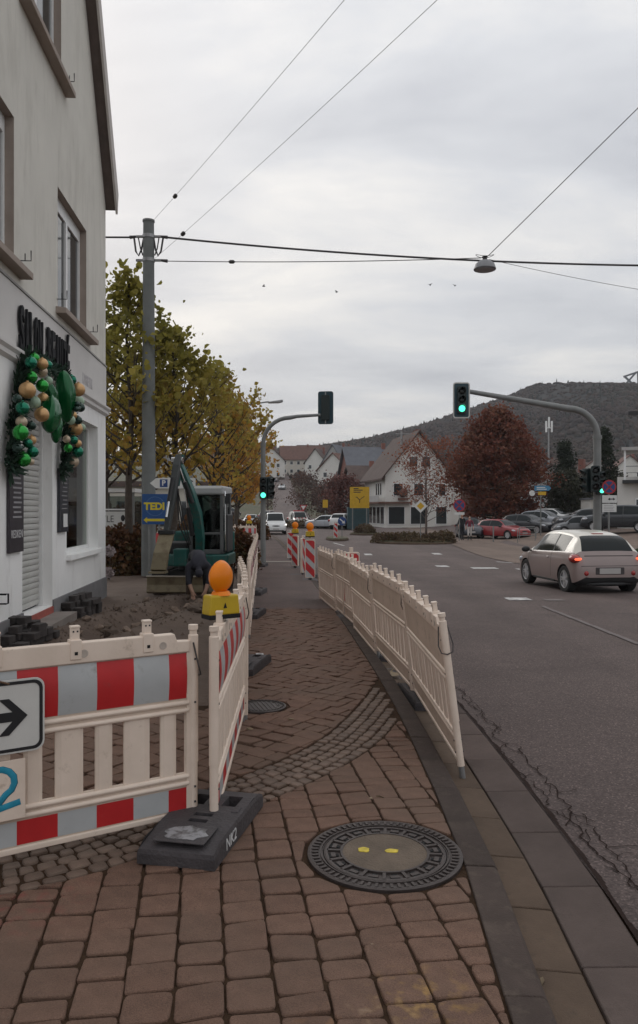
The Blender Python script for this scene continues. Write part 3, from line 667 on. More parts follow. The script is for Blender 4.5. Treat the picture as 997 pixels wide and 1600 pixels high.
b = MB(); b.tube([(6.62, 0.0, 0.62), (6.62, 0.09, 0.62), (6.56, 0.10, 0.62), (6.56, 0.10, 0.50), (6.62, 0.09, 0.50), (6.62, 0, 0.50)], 0.012, 6); b.build('tether_ring', M_BLK, salon)
# ------------------------------------------------------------------ garland of baubles round the salon door
gar = empty('bauble_garland', (-4.53, 16.3, 0), math.atan2(U.y, U.x), 'hanging garland of shiny green and gold baubles with a big green bow', 'garland')
MG = {'a': mat('bauble_lime', (0.03, 0.30, 0.05), 0.12, 0.1, 3, metal=0.7), 'b': mat('bauble_emerald', (0.015, 0.17, 0.10), 0.12, 0.1, 3, metal=0.7),
      'c': mat('bauble_gold', (0.55, 0.33, 0.15), 0.35, 0.1, 3, metal=0.5), 'd': mat('bauble_champagne', (0.50, 0.40, 0.29), 0.4, 0.1, 3, metal=0.4),
      'e': mat('bauble_mint', (0.33, 0.45, 0.33), 0.35, 0.1, 3), 'f': mat('bauble_dark', (0.02, 0.045, 0.035), 0.2, 0.1, 3, metal=0.4)}
BAUB = [(5.82,0.19,3.76,0.057,'a'), (6.15,0.24,3.64,0.064,'b'), (5.8,0.29,3.69,0.063,'c'), (5.56,0.21,3.63,0.067,'d'), (5.45,0.27,3.74,0.051,'b'), (5.98,0.19,3.48,0.068,'a'), (6.3,0.24,3.25,0.086,'c'), (5.8,0.29,3.39,0.069,'a'), (5.48,0.21,3.26,0.064,'c'), (5.42,0.27,3.52,0.048,'e'), (5.82,0.19,3.16,0.066,'e'), (6.5,0.24,2.99,0.069,'b'), (5.83,0.29,2.99,0.079,'c'), (6.45,0.21,2.82,0.059,'d'), (6.68,0.27,2.66,0.078,'a'), (5.95,0.19,2.63,0.052,'c'), (6.28,0.24,2.56,0.050,'b'), (6.24,0.29,2.45,0.060,'b'), (6.37,0.21,2.34,0.075,'a'), (6.26,0.27,2.32,0.039,'d'), (6.56,0.19,2.47,0.053,'f'), (6.72,0.24,3.08,0.045,'f'), (6.29,0.29,2.79,0.047,'f'), (3.88,0.21,3.79,0.068,'b'), (3.65,0.27,3.67,0.089,'c'), (3.25,0.19,3.53,0.071,'e'), (3.87,0.24,3.22,0.049,'c'), (4.23,0.29,3.1,0.057,'e'), (3.6,0.21,3.03,0.095,'c'), (3.4,0.27,3.07,0.051,'e'), (4.09,0.19,2.81,0.048,'d'), (3.83,0.24,2.82,0.055,'b'), (3.76,0.29,2.77,0.049,'c'), (4.07,0.21,2.67,0.054,'a'), (3.69,0.27,2.64,0.075,'b'), (3.66,0.19,2.48,0.075,'d'), (3.38,0.24,3.41,0.061,'f'), (3.76,0.29,3.15,0.055,'f')]
bme = {}
for u, y, z, r, k in BAUB:
    if k not in bme:
        b = MB(); b.ball((0, 0, 0), 1.0, 16, 10); b.lathe([(0.16, 0.96), (0.16, 1.12), (0.03, 1.14)], 8); o = b.build('bauble', MG[k], gar, smooth=True); bme[k] = o.data
    else: o = bpy.data.objects.new('bauble', bme[k]); COL.objects.link(o); o.parent = gar
    o.location = (u, y+0.02, z); r *= 1.28; o.scale = (r, r, r)
M_FIR = mat('fir_green', (0.012, 0.03, 0.016), 0.8, 0.3, 5, island=[(0.008, 0.018, 0.012), (0.015, 0.04, 0.02), (0.02, 0.05, 0.035)])
def needles(path, n, rad, nm):
    b = MB(); path = [Vector(p) for p in path]; segs = len(path)-1
    for _ in range(n):
        t = random.random()*segs; i = int(t); p = path[i].lerp(path[i+1], t-i); d = Vector((random.gauss(0, 1), abs(random.gauss(0, 0.8)), random.gauss(0, 1))).normalized()
        a = p+d*random.uniform(0, rad*0.6); e = a+d*random.uniform(0.05, 0.14); s = d.cross(Vector((random.random(), random.random(), random.random()))).normalized()*0.02
        b.add([a-s, a+s, e+s*0.4, e-s*0.4], [(0, 1, 2, 3)])
    return b.build(nm, M_FIR, gar)
needles([(5.6, 0.06, 3.75), (5.9, 0.06, 3.65), (6.15, 0.06, 3.2), (6.35, 0.06, 2.7), (6.45, 0.06, 2.2)], 1500, 0.26, 'fir_swag')
needles([(4.3, 0.06, 3.85), (3.75, 0.06, 3.75), (3.6, 0.06, 3.2), (3.75, 0.06, 2.8), (3.85, 0.06, 2.25)], 1200, 0.24, 'fir_swag')
needles([(5.6, 0.05, 3.8), (5.0, 0.05, 3.85), (4.3, 0.05, 3.85)], 500, 0.15, 'fir_swag')
M_BOW = mat('green_satin', (0.004, 0.10, 0.028), 0.16, 0.15, 2, metal=0.35)
for (c, sc, ang) in (((4.70, 0.34, 3.40), (0.20, 0.16, 0.40), 14), ((5.42, 0.32, 3.05), (0.26, 0.14, 0.30), -28), ((4.55, 0.27, 3.30), (0.15, 0.12, 0.34), -10), ((5.15, 0.26, 3.32), (0.17, 0.10, 0.26), 40), ((5.05, 0.30, 2.90), (0.12, 0.09, 0.24), -8)):
    b = MB(); M = Matrix.Translation(c) @ Matrix.Rotation(R(ang), 4, 'Y') @ Matrix.Diagonal((*sc, 1)); v = []; f = []; nu, nv = 18, 10
    for i in range(nv+1):
        for j in range(nu):
            th = math.pi*i/nv; ph = 2*math.pi*j/nu; fold = 0.86+0.16*math.cos(5*ph+2*th)*math.sin(th)
            v.append((math.sin(th)*math.cos(ph)*fold, math.sin(th)*math.sin(ph)*fold, -math.cos(th)))
    for i in range(nv):
        for j in range(nu): f.append((i*nu+j, i*nu+(j+1) % nu, (i+1)*nu+(j+1) % nu, (i+1)*nu+j))
    b.add(v, f, 0, M); b.build('bow_loop', M_BOW, gar, smooth=True)
for k, (u, z) in enumerate(((4.62, 3.30), (4.55, 3.24), (4.66, 3.22))):
    b = MB(); b.ball((u, 0.50, z), 0.045, 10, 6); b.build('bauble', MG['f'], gar, smooth=True)
# ------------------------------------------------------------------ site barriers, foot plates, lamps, beacons
M_PLA = mat('barrier_plastic', (0.74, 0.615, 0.515), 0.5, 0.07, 3.0, 0.05, 40, col2=(0.62, 0.505, 0.41), mixs=(0.42, 0.75), grime=(0.36, 0.27, 0.20), gscale=9.0, glo=0.60)
M_FRED = mat('foil_red', (0.46, 0.018, 0.020), 0.42, 0.15, 4, grime=(0.26, 0.06, 0.05), gscale=11, glo=0.60)
M_FWHT = mat('foil_white', (0.42, 0.43, 0.43), 0.38, 0.08, 4, grime=(0.26, 0.24, 0.22), gscale=10, glo=0.57)
M_RUB = mat('recycled_rubber', (0.052, 0.045, 0.047), 0.75, 0.25, 6, 0.4, 60)
M_STEEL = mat('galvanised', (0.30, 0.30, 0.30), 0.45, 0.15, 6, metal=0.6)
M_WIRE = mat('dark_wire', (0.06, 0.055, 0.055), 0.5, 0.1, 6, metal=0.4)
M_DUSTSHADE = mat('dusty_shaded_plastic', (0.60, 0.485, 0.395), 0.6, 0.1, 3.0, col2=(0.50, 0.40, 0.315), mixs=(0.4, 0.7), grime=(0.32, 0.24, 0.18), gscale=7.0, glo=0.56)  # base colour darkened for dust and for the shade in the recessed fields
M_GRIME = mat('grimy_plastic', (0.42, 0.36, 0.31), 0.6, 0.15, 8)
LB = 2.0
def bulge(b, x0, x1, z0, z1, y, d, n=6, th=0.004):
    v = []; f = []
    for i in range(n+1):
        t = i/n; yy = y-d*math.sin(math.pi*t); z = z0+(z1-z0)*t; v += [(x0, yy, z), (x1, yy, z)]
    for i in range(n): f.append((i*2, i*2+1, i*2+3, i*2+2))
    b.add(v, f)
def make_barrier(name, foil=-1):
    t = empty(name); b = MB()
    # frame: top rail with stepped ends, backing plates, double ribs, bottom rail
    b.prism([(0.03, 0.895), (0.03, 0.955), (0.10, 0.958), (0.115, 0.998), (LB-0.115, 0.998), (LB-0.10, 0.958), (LB-0.03, 0.955), (LB-0.03, 0.895)], -0.026, 0.026, axis='y')
    for z in (0.612, 0.572, 0.222, 0.184):
        b.prism([(-0.02, z), (-0.027, z+0.012), (-0.02, z+0.026), (0.02, z+0.026), (0.027, z+0.012), (0.02, z)], 0.03, LB-0.03, axis='x')
    b.box(0.03, LB-0.03, -0.022, 0.022, 0.025, 0.055)
    b.build('frame', M_PLA, t, bevel=0.006)
    for (z0, z1) in ((0.575, 0.8945), (0.0555, 0.25)): b = MB(); b.box(0.046, LB-0.046, -0.012, 0.012, z0, z1); b.build('field_panel', M_DUSTSHADE, t)
    x = 0.10
    for k in range(11):
        w = (0.085, 0.135)[k % 2]; s = MB()
        s.prism([(x, -0.006), (x+w*0.2, -0.014), (x+w*0.8, -0.014), (x+w, -0.006), (x+w, 0.010), (x, 0.010)], 0.245, 0.58)
        s.build('slat', M_PLA, t); x += w+0.0615
    dme = None
    for i in range(9):
        if abs(i-4) in (1, 3): continue
        if dme is None:
            dm = MB(); dm.lathe([(0.020, -0.0285), (0.020, 0.0285), (0.013, 0.0285), (0.013, 0.0265), (0.001, 0.0265)], 12, 0, Matrix.Rotation(R(90), 4, 'X')); o = dm.build('boss', M_GRIME, t); dme = o.data
        else: o = bpy.data.objects.new('boss', dme); COL.objects.link(o); o.parent = t
        o.location = (0.18+i*0.205, 0, 0.942)
    for x in (0.0, LB):
        p = MB(); p.tube([(x, 0, 0.0), (x, 0, 0.30), (x, 0, 0.301), (x, 0, 0.98), (x, 0, 0.985), (x, 0, 1.005), (x, 0, 1.01), (x, 0, 1.035)], [0.024, 0.024, 0.027, 0.027, 0.020, 0.020, 0.026, 0.026], 12)
        sx = 1 if x == 0 else -1
        p.box(min(x, x+sx*0.045), max(x, x+sx*0.045), -0.018, 0.018, 0.02, 0.955)
        q = p.build('post', M_PLA, t, smooth='auto')
        p = MB(); p.tube([(x, 0, -0.09), (x, 0, 0.004)], 0.020, 10); p.build('foot_pin', M_STEEL, q)
        bl = MB()
        for z in (0.09, 0.17, 0.62, 0.85): bl.box(x-0.005, x+0.005, -0.029, 0.029, z, z+0.01)
        bl.build('bolts', M_WIRE, q)['kind'] = 'stuff'
    w = MB(); w.tube([(LB-0.012, -0.030, 0.945), (LB+0.010, -0.050, 0.82), (LB+0.028, -0.038, 0.772), (LB+0.034, 0.0, 0.760), (LB+0.028, 0.038, 0.772), (LB+0.010, 0.050, 0.82), (LB-0.012, 0.030, 0.945)], 0.0045, 6); w.build('hook', M_WIRE, t)
    for x in (0.26, 0.63, 1.0, 1.37, 1.74):
        s = MB(); s.box(x-0.021, x+0.021, -0.017, 0.017, 0.995, 1.075); s.box(x-0.028, x+0.028, -0.032, 0.032, 0.915, 1.012); s.box(x-0.024, x+0.024, -0.020, 0.020, 1.068, 1.080)
        a = s.build('lamp_socket', M_PLA, t, bevel=0.004)
        h = MB()
        for dx in (-0.010, 0.010): h.box(x+dx-0.004, x+dx+0.004, -0.0185, 0.0185, 1.048, 1.056)
        h.box(x-0.008, x+0.008, -0.0335, 0.0335, 0.938, 0.954); h.build('hole', M_BLACK, a)
    if True:
        for (z0, z1, d, ph) in ((0.650, 0.890, 0.012, 0.115), (0.063, 0.176, 0.0, 0.115)):
            x = 0.045; xe = LB-0.045; seq = [0.10] + [0.19]*9 + [0.10]; k = 0
            for l in seq:
                e = min(x+l, xe); s = MB(); bulge(s, x, e, z0, z1, foil*0.0145, -foil*d); s.build('reflective_strip', M_FRED if k % 2 == 0 else M_FWHT, t, smooth=True); x = e; k += 1
                if x >= xe-0.001: break
    return t
BG = 'white plastic site barriers'
def place(t, a, bpt, z, label, lean=0.0, cat='barrier'):
    d = Vector((bpt[0]-a[0], bpt[1]-a[1])); t.location = (a[0], a[1], z); t.rotation_euler = (lean, 0, math.atan2(d.y, d.x))
    ln = d.length; t.scale = (ln/LB, 1, 1); return tag(t, label, cat, BG)
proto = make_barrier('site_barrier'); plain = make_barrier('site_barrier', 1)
_first = {id(proto): True, id(plain): True}
def barrier(p, a, b, z, label, lean=0.0):
    if _first[id(p)]: _first[id(p)] = False; t = p
    else: t = copy_tree(p)
    return place(t, a, b, z, label, lean)
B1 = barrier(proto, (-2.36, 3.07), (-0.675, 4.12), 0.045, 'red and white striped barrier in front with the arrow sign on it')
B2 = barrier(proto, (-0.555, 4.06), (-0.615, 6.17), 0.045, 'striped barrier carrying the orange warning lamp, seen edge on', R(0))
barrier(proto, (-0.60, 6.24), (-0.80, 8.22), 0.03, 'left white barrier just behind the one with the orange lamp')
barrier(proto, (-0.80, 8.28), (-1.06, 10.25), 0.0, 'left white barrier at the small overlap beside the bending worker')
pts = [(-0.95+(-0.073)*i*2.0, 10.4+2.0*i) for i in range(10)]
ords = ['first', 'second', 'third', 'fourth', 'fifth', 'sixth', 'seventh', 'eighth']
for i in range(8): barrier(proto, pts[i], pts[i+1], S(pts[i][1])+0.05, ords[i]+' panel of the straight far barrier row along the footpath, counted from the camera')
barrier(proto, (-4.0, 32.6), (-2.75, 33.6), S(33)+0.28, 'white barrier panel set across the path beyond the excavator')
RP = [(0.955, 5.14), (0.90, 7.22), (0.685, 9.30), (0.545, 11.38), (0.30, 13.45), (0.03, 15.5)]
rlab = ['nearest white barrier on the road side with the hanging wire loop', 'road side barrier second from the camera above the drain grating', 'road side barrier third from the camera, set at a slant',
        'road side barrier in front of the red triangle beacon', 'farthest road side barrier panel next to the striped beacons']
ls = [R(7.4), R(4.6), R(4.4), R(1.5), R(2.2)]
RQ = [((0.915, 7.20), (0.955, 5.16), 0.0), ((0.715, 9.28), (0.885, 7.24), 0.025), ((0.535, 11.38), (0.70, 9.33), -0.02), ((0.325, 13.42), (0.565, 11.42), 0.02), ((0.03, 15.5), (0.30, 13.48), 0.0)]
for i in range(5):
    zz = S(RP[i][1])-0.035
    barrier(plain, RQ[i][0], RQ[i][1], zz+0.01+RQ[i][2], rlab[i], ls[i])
# foot plates
def make_foot():
    t = empty('barrier_foot_plate'); b = MB()
    o = [(-0.40, -0.19), (0.40, -0.19), (0.40, 0.19), (-0.40, 0.19)]
    # plate with slot openings: built as strips round the openings
    xs = [-0.40, -0.13, -0.09, -0.05, -0.01, 0.10, 0.24, 0.40]; ys = [-0.19, -0.13, -0.05, 0.05, 0.13, 0.19]
    holes = {(1, 2), (3, 2), (5, 1), (5, 3)}
    def top(x, y): 
        e = max(abs(x)-0.30, 0)/0.10; return 0.105-0.035*min(e, 1)**1.5
    v = {}; V = []; F = []
    def P(x, y, z):
        V.append((x, y, z)); return len(V)-1
    for i in range(len(xs)-1):
        for j in range(len(ys)-1):
            x0, x1, y0, y1 = xs[i], xs[i+1], ys[j], ys[j+1]
            if (i, j) in holes:
                for (a, c) in (((x0, y0), (x1, y0)), ((x1, y0), (x1, y1)), ((x1, y1), (x0, y1)), ((x0, y1), (x0, y0))):
                    F.append((P(*a, top(*a)), P(*c, top(*c)), P(*c, 0.02), P(*a, 0.02)))
                F.append((P(x0, y0, 0.02), P(x1, y0, 0.02), P(x1, y1, 0.02), P(x0, y1, 0.02)))
            else: F.append((P(x0, y0, top(x0, y0)), P(x1, y0, top(x1, y0)), P(x1, y1, top(x1, y1)), P(x0, y1, top(x0, y1))))
    b.add(V, F)
    ring = [(-0.40, -0.19), (0.40, -0.19), (0.40, 0.19), (-0.40, 0.19)]
    for a, c in zip(ring, ring[1:]+ring[:1]):
        pts = [(a[0]+(c[0]-a[0])*q, a[1]+(c[1]-a[1])*q) for q in (0, 0.08, 0.35, 0.65, 0.92, 1)]
        for p, q in zip(pts, pts[1:]):
            ex = lambda r: (r[0]*1.015, r[1]*1.03)
            b.add([(*p, top(*p)), (*q, top(*q)), (*ex(q), top(*q)-0.02), (*ex(p), top(*p)-0.02), (*ex(p), 0.0), (*ex(q), 0.0)], [(3, 2, 1, 0), (4, 5, 2, 3)])
    bm = bmesh.new(); me = bpy.data.meshes.new('body'); me.from_pydata(b.v, [], b.f); bm.from_mesh(me); bmesh.ops.remove_doubles(bm, verts=bm.verts, dist=0.0004); bmesh.ops.recalc_face_normals(bm, faces=bm.faces); bm.to_mesh(me); bm.free()
    me.materials.append(M_RUB); ob = bpy.data.objects.new('body', me); COL.objects.link(ob); ob.parent = t
    g = MB(); g.box(-0.375, -0.165, -0.13, 0.13, 0.100, 0.1075); g.build('raised_field', M_RUB, t, bevel=0.004)
    for s in (-1, 1):
        g = MB(); g.box(0.02, 0.09, s*0.15-0.02, s*0.15+0.02, 0.100, 0.112); g.build('grip', M_RUB, t, bevel=0.005)
    return t
foot = make_foot(); ff = [True]
def put_foot(x, y, z, a, label):
    t = foot if ff[0] else copy_tree(foot); ff[0] = False
    t.location = (x, y, z); t.rotation_euler.z = a; return tag(t, label, 'foot plate', 'recycled plastic barrier foot plates')
F1 = put_foot(-0.595, 4.03, 0.004, R(78), 'scuffed grey foot plate in front, under the corner of two striped barriers')
for (x, y, a, l) in ((-0.80, 8.30, 80, 'foot plate sticking out of the left barriers with a white ring mark'), (-1.14, 12.75, 84, 'small dark foot plate under the left barrier row by the excavator'), (-1.38, 16.6, 84, 'pale foot plate under the left barrier row beyond the excavator'),
                     (-2.0, 26.4, 86, 'last foot plate of the left barrier row near the signal mast')):
    f_ = put_foot(x, y, S(y)+0.004, R(a), l)
    if y < 9: b = MB(); b.lathe([(0.045, 0.100), (0.045, 0.1085), (0.028, 0.1085), (0.028, 0.100)], 18, 0, Matrix.Translation((0.32, -0.08, -0.012))); b.build('ring_mark', mat('print_white', (0.6, 0.6, 0.6), 0.6), f_)
for (x, y, a, l) in ((K(7.3)+0.375, 7.30, 96, 'foot plate in the gutter between the two nearest road side barriers'), (K(11.45)+0.375, 11.45, 97, 'foot plate in the gutter below the slanted road side barrier'), (K(13.55)+0.375, 13.55, 97, 'foot plate in the gutter at the fourth road side barrier joint'), (K(15.6)+0.375, 15.6, 97, 'foot plate in the gutter under the farthest road side barrier'), (K(9.6)+0.39, 9.65, 93, 'foot plate turned lengthwise beside the drain grating')):
    put_foot(x, y, S(y)-0.100, R(a), l)
b = MB(); 
p = []
for k in range(22): a = 2*math.pi*k/22; q = random.uniform(0.8, 1.08); p.append((-0.27+0.085*q*math.cos(a), 0.115*q*math.sin(a)))
b.prism(p, 0.1078, 0.1095); b.build('paint_smear', mat('smear_grey', (0.26, 0.26, 0.27), 0.5, 0.1, 20, col2=(0.07, 0.065, 0.065), mixs=(0.45, 0.62)), F1)
text('lettering', 'NK2', 0.085, mat('print_white', (0.6, 0.6, 0.6), 0.6), frame((-0.16, -0.1965, 0.048), (1, 0, 0), (0, 0, 1)), F1, depth=0.001)
# ---- orange warning lamp on the corner barrier
M_AMB = mat('amber_lens', (0.80, 0.215, 0.006), 0.28, 0.06, 3, spec=0.3)
M_LYEL = mat('lamp_yellow', (0.50, 0.335, 0.010), 0.45, 0.08, 4)
def make_lamp(name='warning_lamp'):
    t = empty(name); b = MB()
    b.prism([(-0.105, 0.0), (0.105, 0.0), (0.105, 0.03), (0.095, 0.125), (-0.095, 0.125), (-0.105, 0.03)], -0.055, 0.055, axis='y'); b.build('battery_box', M_LYEL, t, bevel=0.012)
    b = MB(); b.box(-0.107, 0.107, -0.057, 0.057, -0.022, 0.006); b.build('base', M_BLACK, t, bevel=0.005)
    b = MB(); b.tube([(0, 0, -0.09), (0, 0, -0.02)], 0.022, 12); b.build('stem', M_PLA, t)
    b = MB(); b.prism([(-0.012, 0.045), (0.012, 0.045), (0.0, 0.078)], -0.0575, -0.0555, axis='y'); b.build('lamp_symbol', M_BLACK, t)
    b = MB(); M = Matrix.Translation((0.0, 0, 0.232)) @ Matrix.Rotation(R(22), 4, 'Z') @ Matrix.Rotation(R(90), 4, 'X')
    b.lathe([(0.004, -0.050), (0.05, -0.045), (0.082, -0.030), (0.096, -0.012), (0.099, 0.0), (0.096, 0.012), (0.082, 0.030), (0.05, 0.045), (0.004, 0.050)], 36, 0, M); l = b.build('lens', M_AMB, t, smooth=True)
    b = MB(); b.tube([(0, 0, 0.12), (0, 0, 0.145)], [0.065, 0.05], 16); b.build('lens_neck', M_AMB, t)
    b = MB(); b.lathe([(0.099, -0.006), (0.103, 0.0), (0.099, 0.006)], 36, 0, M); b.build('lens_rim', M_AMB, l, smooth=True)
    return t
lamp = make_lamp(); lamp.location = (-0.575, 4.50, 1.082); lamp.rotation_euler.z = R(36); lamp.scale = (0.95,)*3; tag(lamp, 'orange warning lamp on a yellow box on the near striped barrier', 'warning lamp', 'orange warning lamps')
# arrow sign and sprayed plate on the front barrier
M_SIGNW = mat('sign_white', (0.56, 0.55, 0.52), 0.45, 0.07, 5); M_SIGNB = mat('sign_black', (0.012, 0.012, 0.014), 0.45)
FB = Matrix.Translation((-0.675, 4.12, 0.045)) @ Matrix.Rotation(math.atan2(1.05, 1.685), 4, 'Z')    # x runs back along the front barrier (negative = left)
def on_front(x, y, z): return FB @ Vector((x, y, z))
def rrect(w, h, r, n=5):
    p = []
    for cx, cy, a0 in ((w/2-r, h/2-r, 0), (-w/2+r, h/2-r, 90), (-w/2+r, -h/2+r, 180), (w/2-r, -h/2+r, 270)):
        for k in range(n+1): a = R(a0+90*k/n); p.append((cx+r*math.cos(a), cy+r*math.sin(a)))
    return p
sg = empty('arrow_sign', on_front(-1.08, -0.055, 0.685), FB.to_euler().z, 'white sign with a black arrow pointing right, tied to the front barrier', 'sign')
def disc(b, poly, y0, y1): b.prism(poly, y0, y1, axis='y')
b = MB(); disc(b, rrect(0.60, 0.345, 0.045), 0.0, 0.006); b.build('plate', M_SIGNW, sg, bevel=0.001)
b = MB(); n = len(rrect(1, 1, .1)); a1 = rrect(0.582, 0.327, 0.04); a2 = rrect(0.552, 0.297, 0.03)
b.add([(p[0], -0.002, p[1]) for p in a1]+[(p[0], -0.002, p[1]) for p in a2], [(i, (i+1) % n, n+(i+1) % n, n+i) for i in range(n)]); b.build('border', M_SIGNB, sg)
b = MB(); disc(b, [(-0.22, -0.022), (0.155, -0.022), (0.095, -0.085), (0.140, -0.085), (0.222, 0.0), (0.140, 0.085), (0.095, 0.085), (0.155, 0.022), (-0.22, 0.022)], -0.003, -0.0005); b.build('arrow', M_SIGNB, sg)
b = MB(); b.tube([(0.14, -0.003, 0.155), (0.03, -0.02, 0.20), (-0.1, -0.02, 0.235), (-0.2, 0.0, 0.29)], 0.005, 6); b.build('tie_wire', mat('rusty_wire', (0.12, 0.07, 0.04), 0.7), sg)
sp = empty('sprayed_plate', on_front(-1.15, -0.045, 0.335), FB.to_euler().z, 'white plate with a blue sprayed figure two on the front barrier', 'plate')
b = MB(); b.box(-0.28, 0.285, 0.0, 0.006, -0.135, 0.145); b.build('plate', M_PLA, sp, bevel=0.002)
b = MB(); P = []
for k in range(9): a = R(160-k*28); P.append((0.165+0.072*math.cos(a), -0.003, 0.045+0.065*math.sin(a)))
P += [(0.17, -0.003, -0.045), (0.09, -0.003, -0.085), (0.16, -0.003, -0.075), (0.262, -0.003, -0.055)]
b.tube(P, [0.016]*len(P), 6); o = b.build('sprayed_figure', mat('spray_blue', (0.015, 0.24, 0.36), 0.5, 0.2, 20), sp, smooth=True); o.scale.y = 0.12
# ---- striped beacons
def make_beacon(name='traffic_beacon', flip=False):
    t = empty(name); b = MB(); b.prism(rrect(0.27, 1.02, 0.03), -0.03, 0.03, axis='y'); o = b.build('board', M_PLA, t, bevel=0.004); o.location.z = 0.66
    w, z0, z1 = 0.118, 0.17, 1.15
    b = MB(); b.add([(-w, -0.032, z0), (w, -0.032, z0), (w, -0.032, z1), (-w, -0.032, z1)], [(0, 1, 2, 3)]); b.build('reflective_field', M_FWHT, t)
    s = 1 if not flip else -1
    bands = []
    z = z0-0.10
    for lo in (0.02, 0.40, 0.78):
        P = [(-w, z0+lo+0.19), (w, z0+lo-0.05), (w, z0+lo+0.16), (-w, z0+lo+0.40)]
        P = clip(clip(P, (0, z0), (0, 1)), (0, z1), (0, -1))
        if flip: P = [(-x, zz) for x, zz in P][::-1]
        b = MB(); b.add([(x, -0.0345, zz) for x, zz in P], [tuple(range(len(P)))]); b.build('red_band', M_FRED, t)
    b = MB(); b.prism([(-0.2, -0.40), (0.2, -0.40), (0.2, 0.40), (-0.2, 0.40)], 0.0, 0.10); b.box(-0.045, 0.045, -0.03, 0.03, 0.10, 0.17); b.build('foot', M_RUB, t, bevel=0.015)
    b = MB(); b.box(-0.03, 0.03, -0.02, 0.02, 1.17, 1.25); b.build('lamp_socket', M_PLA, t, bevel=0.004)
    return t
bc = make_beacon()
for i, (x, y, a, l) in enumerate(((-0.24, 20.6, 6, 'nearest tall red and white striped beacon with orange lamp on top'), (-1.13, 30.5, 4, 'farthest leaning striped beacon left of the others by the kerb'), (-0.80, 25.8, -35, 'striped beacon in the middle of the row seen at an angle'),
                                  (-0.48, 22.6, 75, 'pale beacon seen from its narrow side behind the nearest one'), (0.525, 12.55, 8, 'beacon behind the road side barriers showing a red triangle'), (1.15, 53, 4, 'red and white beacon below the round blue arrow sign'))):
    t = bc if i == 0 else copy_tree(bc); t.location = (x, y, (S(y)-0.1)); t.rotation_euler.z = R(a); tag(t, l, 'beacon', 'red and white beacons')
for i, (x, y, z, a, l) in enumerate(((-0.24, 20.6, S(20.6)-0.1+1.26, 10, 'orange lamp with yellow box on top of the nearest striped beacon'), (-0.80, 25.8, S(25.8)-0.1+1.26, 0, 'orange lamp on the middle striped beacon'), (-3.05, 33.5, S(33)+1.37, 20, 'orange lamp on the barrier set across the path'))):
    t = copy_tree(lamp); t.location = (x, y, z); t.rotation_euler.z = R(a); t.scale = (1.12,)*3; tag(t, l, 'warning lamp', 'orange warning lamps')
# ------------------------------------------------------------------ excavator
M_TEAL = mat('excavator_teal', (0.006, 0.088, 0.075), 0.5, 0.15, 3, grime=(0.06, 0.055, 0.045), gscale=6, glo=0.5)
M_CGREY = mat('cab_grey', (0.11, 0.115, 0.115), 0.5, 0.1, 3); M_CBLK = mat('machine_black', (0.02, 0.02, 0.021), 0.6, 0.2, 4)
M_TRACK = mat('track_rubber', (0.035, 0.030, 0.028), 0.85, 0.3, 8, 0.5, 30); M_BUCK = mat('bucket_worn', (0.24, 0.20, 0.125), 0.6, 0.2, 4, col2=(0.13, 0.085, 0.05), mixs=(0.45, 0.7))
M_CHROME = mat('chrome_rod', (0.6, 0.6, 0.6), 0.2, 0.05, 4, metal=1.0); M_CGLASS = clear_glass('cab_glass', (0.6, 0.68, 0.66), 0.8)
EX = -2.85; EYY = 17.6
ex = empty('mini_excavator', (EX, EYY, S(EYY)-0.02), R(-2), 'teal mini excavator with raised boom digging beside the hedge', 'excavator')
for sx in (-1, 1):
    b = MB(); x0 = sx*0.62; pr = []
    for k in range(9): a = R(90+180*k/8); pr.append((-0.72+0.24*math.cos(a), 0.25+0.24*math.sin(a)))
    for k in range(9): a = R(-90+180*k/8); pr.append((0.72+0.24*math.cos(a), 0.25+0.24*math.sin(a)))
    b.prism(pr, x0-0.15, x0+0.15, axis='x'); tr = b.build('track', M_TRACK, ex)
    lug = MB(); n = 30
    for k in range(len(pr)):
        p = Vector(pr[k]); q = Vector(pr[(k+1) % len(pr)]); m = max(1, int((q-p).length/0.10))
        for j in range(m):
            c = p.lerp(q, (j+0.5)/m); d = (q-p).normalized(); nn = Vector((d.y, -d.x)); w = 0.025
            P = [tuple(c-d*w-nn*0.0), tuple(c+d*w), tuple(c+d*w*0.7+nn*0.03), tuple(c-d*w*0.7+nn*0.03)]
            lug.prism(P, x0-0.14, x0+0.14, axis='x')
    lug.build('track_lug', M_TRACK, tr)
    for yy in (-0.72, 0.72):
        w = MB(); w.lathe([(0.19, -0.16), (0.19, 0.16), (0.1, 0.165), (0.02, 0.165)], 18, 0, Matrix.Translation((x0, yy, 0.25)) @ Matrix.Rotation(R(90)*sx, 4, 'Y')); w.build('sprocket', M_CBLK, tr, smooth='auto')
    for yy in (-0.4, -0.13, 0.13, 0.4):
        w = MB(); w.lathe([(0.08, -0.155), (0.08, 0.155)], 12, 0, Matrix.Translation((x0, yy, 0.12)) @ Matrix.Rotation(R(90), 4, 'Y')); w.build('roller', M_CBLK, tr)
b = MB(); b.prism([(-1.22, 0.06), (-1.30, 0.10), (-1.25, 0.25), (-1.28, 0.42), (-1.20, 0.43), (-1.16, 0.25), (-1.17, 0.08)], -0.78, 0.78, axis='x'); bl = b.build('dozer_blade', M_BUCK, ex, bevel=0.01)
b = MB(); b.box(-0.78, 0.78, -1.305, -1.255, 0.425, 0.445); b.build('blade_edge', mat('bright_edge', (0.45, 0.40, 0.33), 0.5), bl)
for sx in (-0.33, 0.33): b = MB(); b.box(sx-0.05, sx+0.05, -1.19, -0.3, 0.18, 0.30); b.build('blade_arm', M_TEAL, bl)
b = MB(); b.box(-0.45, 0.45, -0.6, 0.6, 0.20, 0.50); b.lathe([(0.38, 0.48), (0.38, 0.60)], 24); b.build('undercarriage', M_CBLK, ex)
pl = []
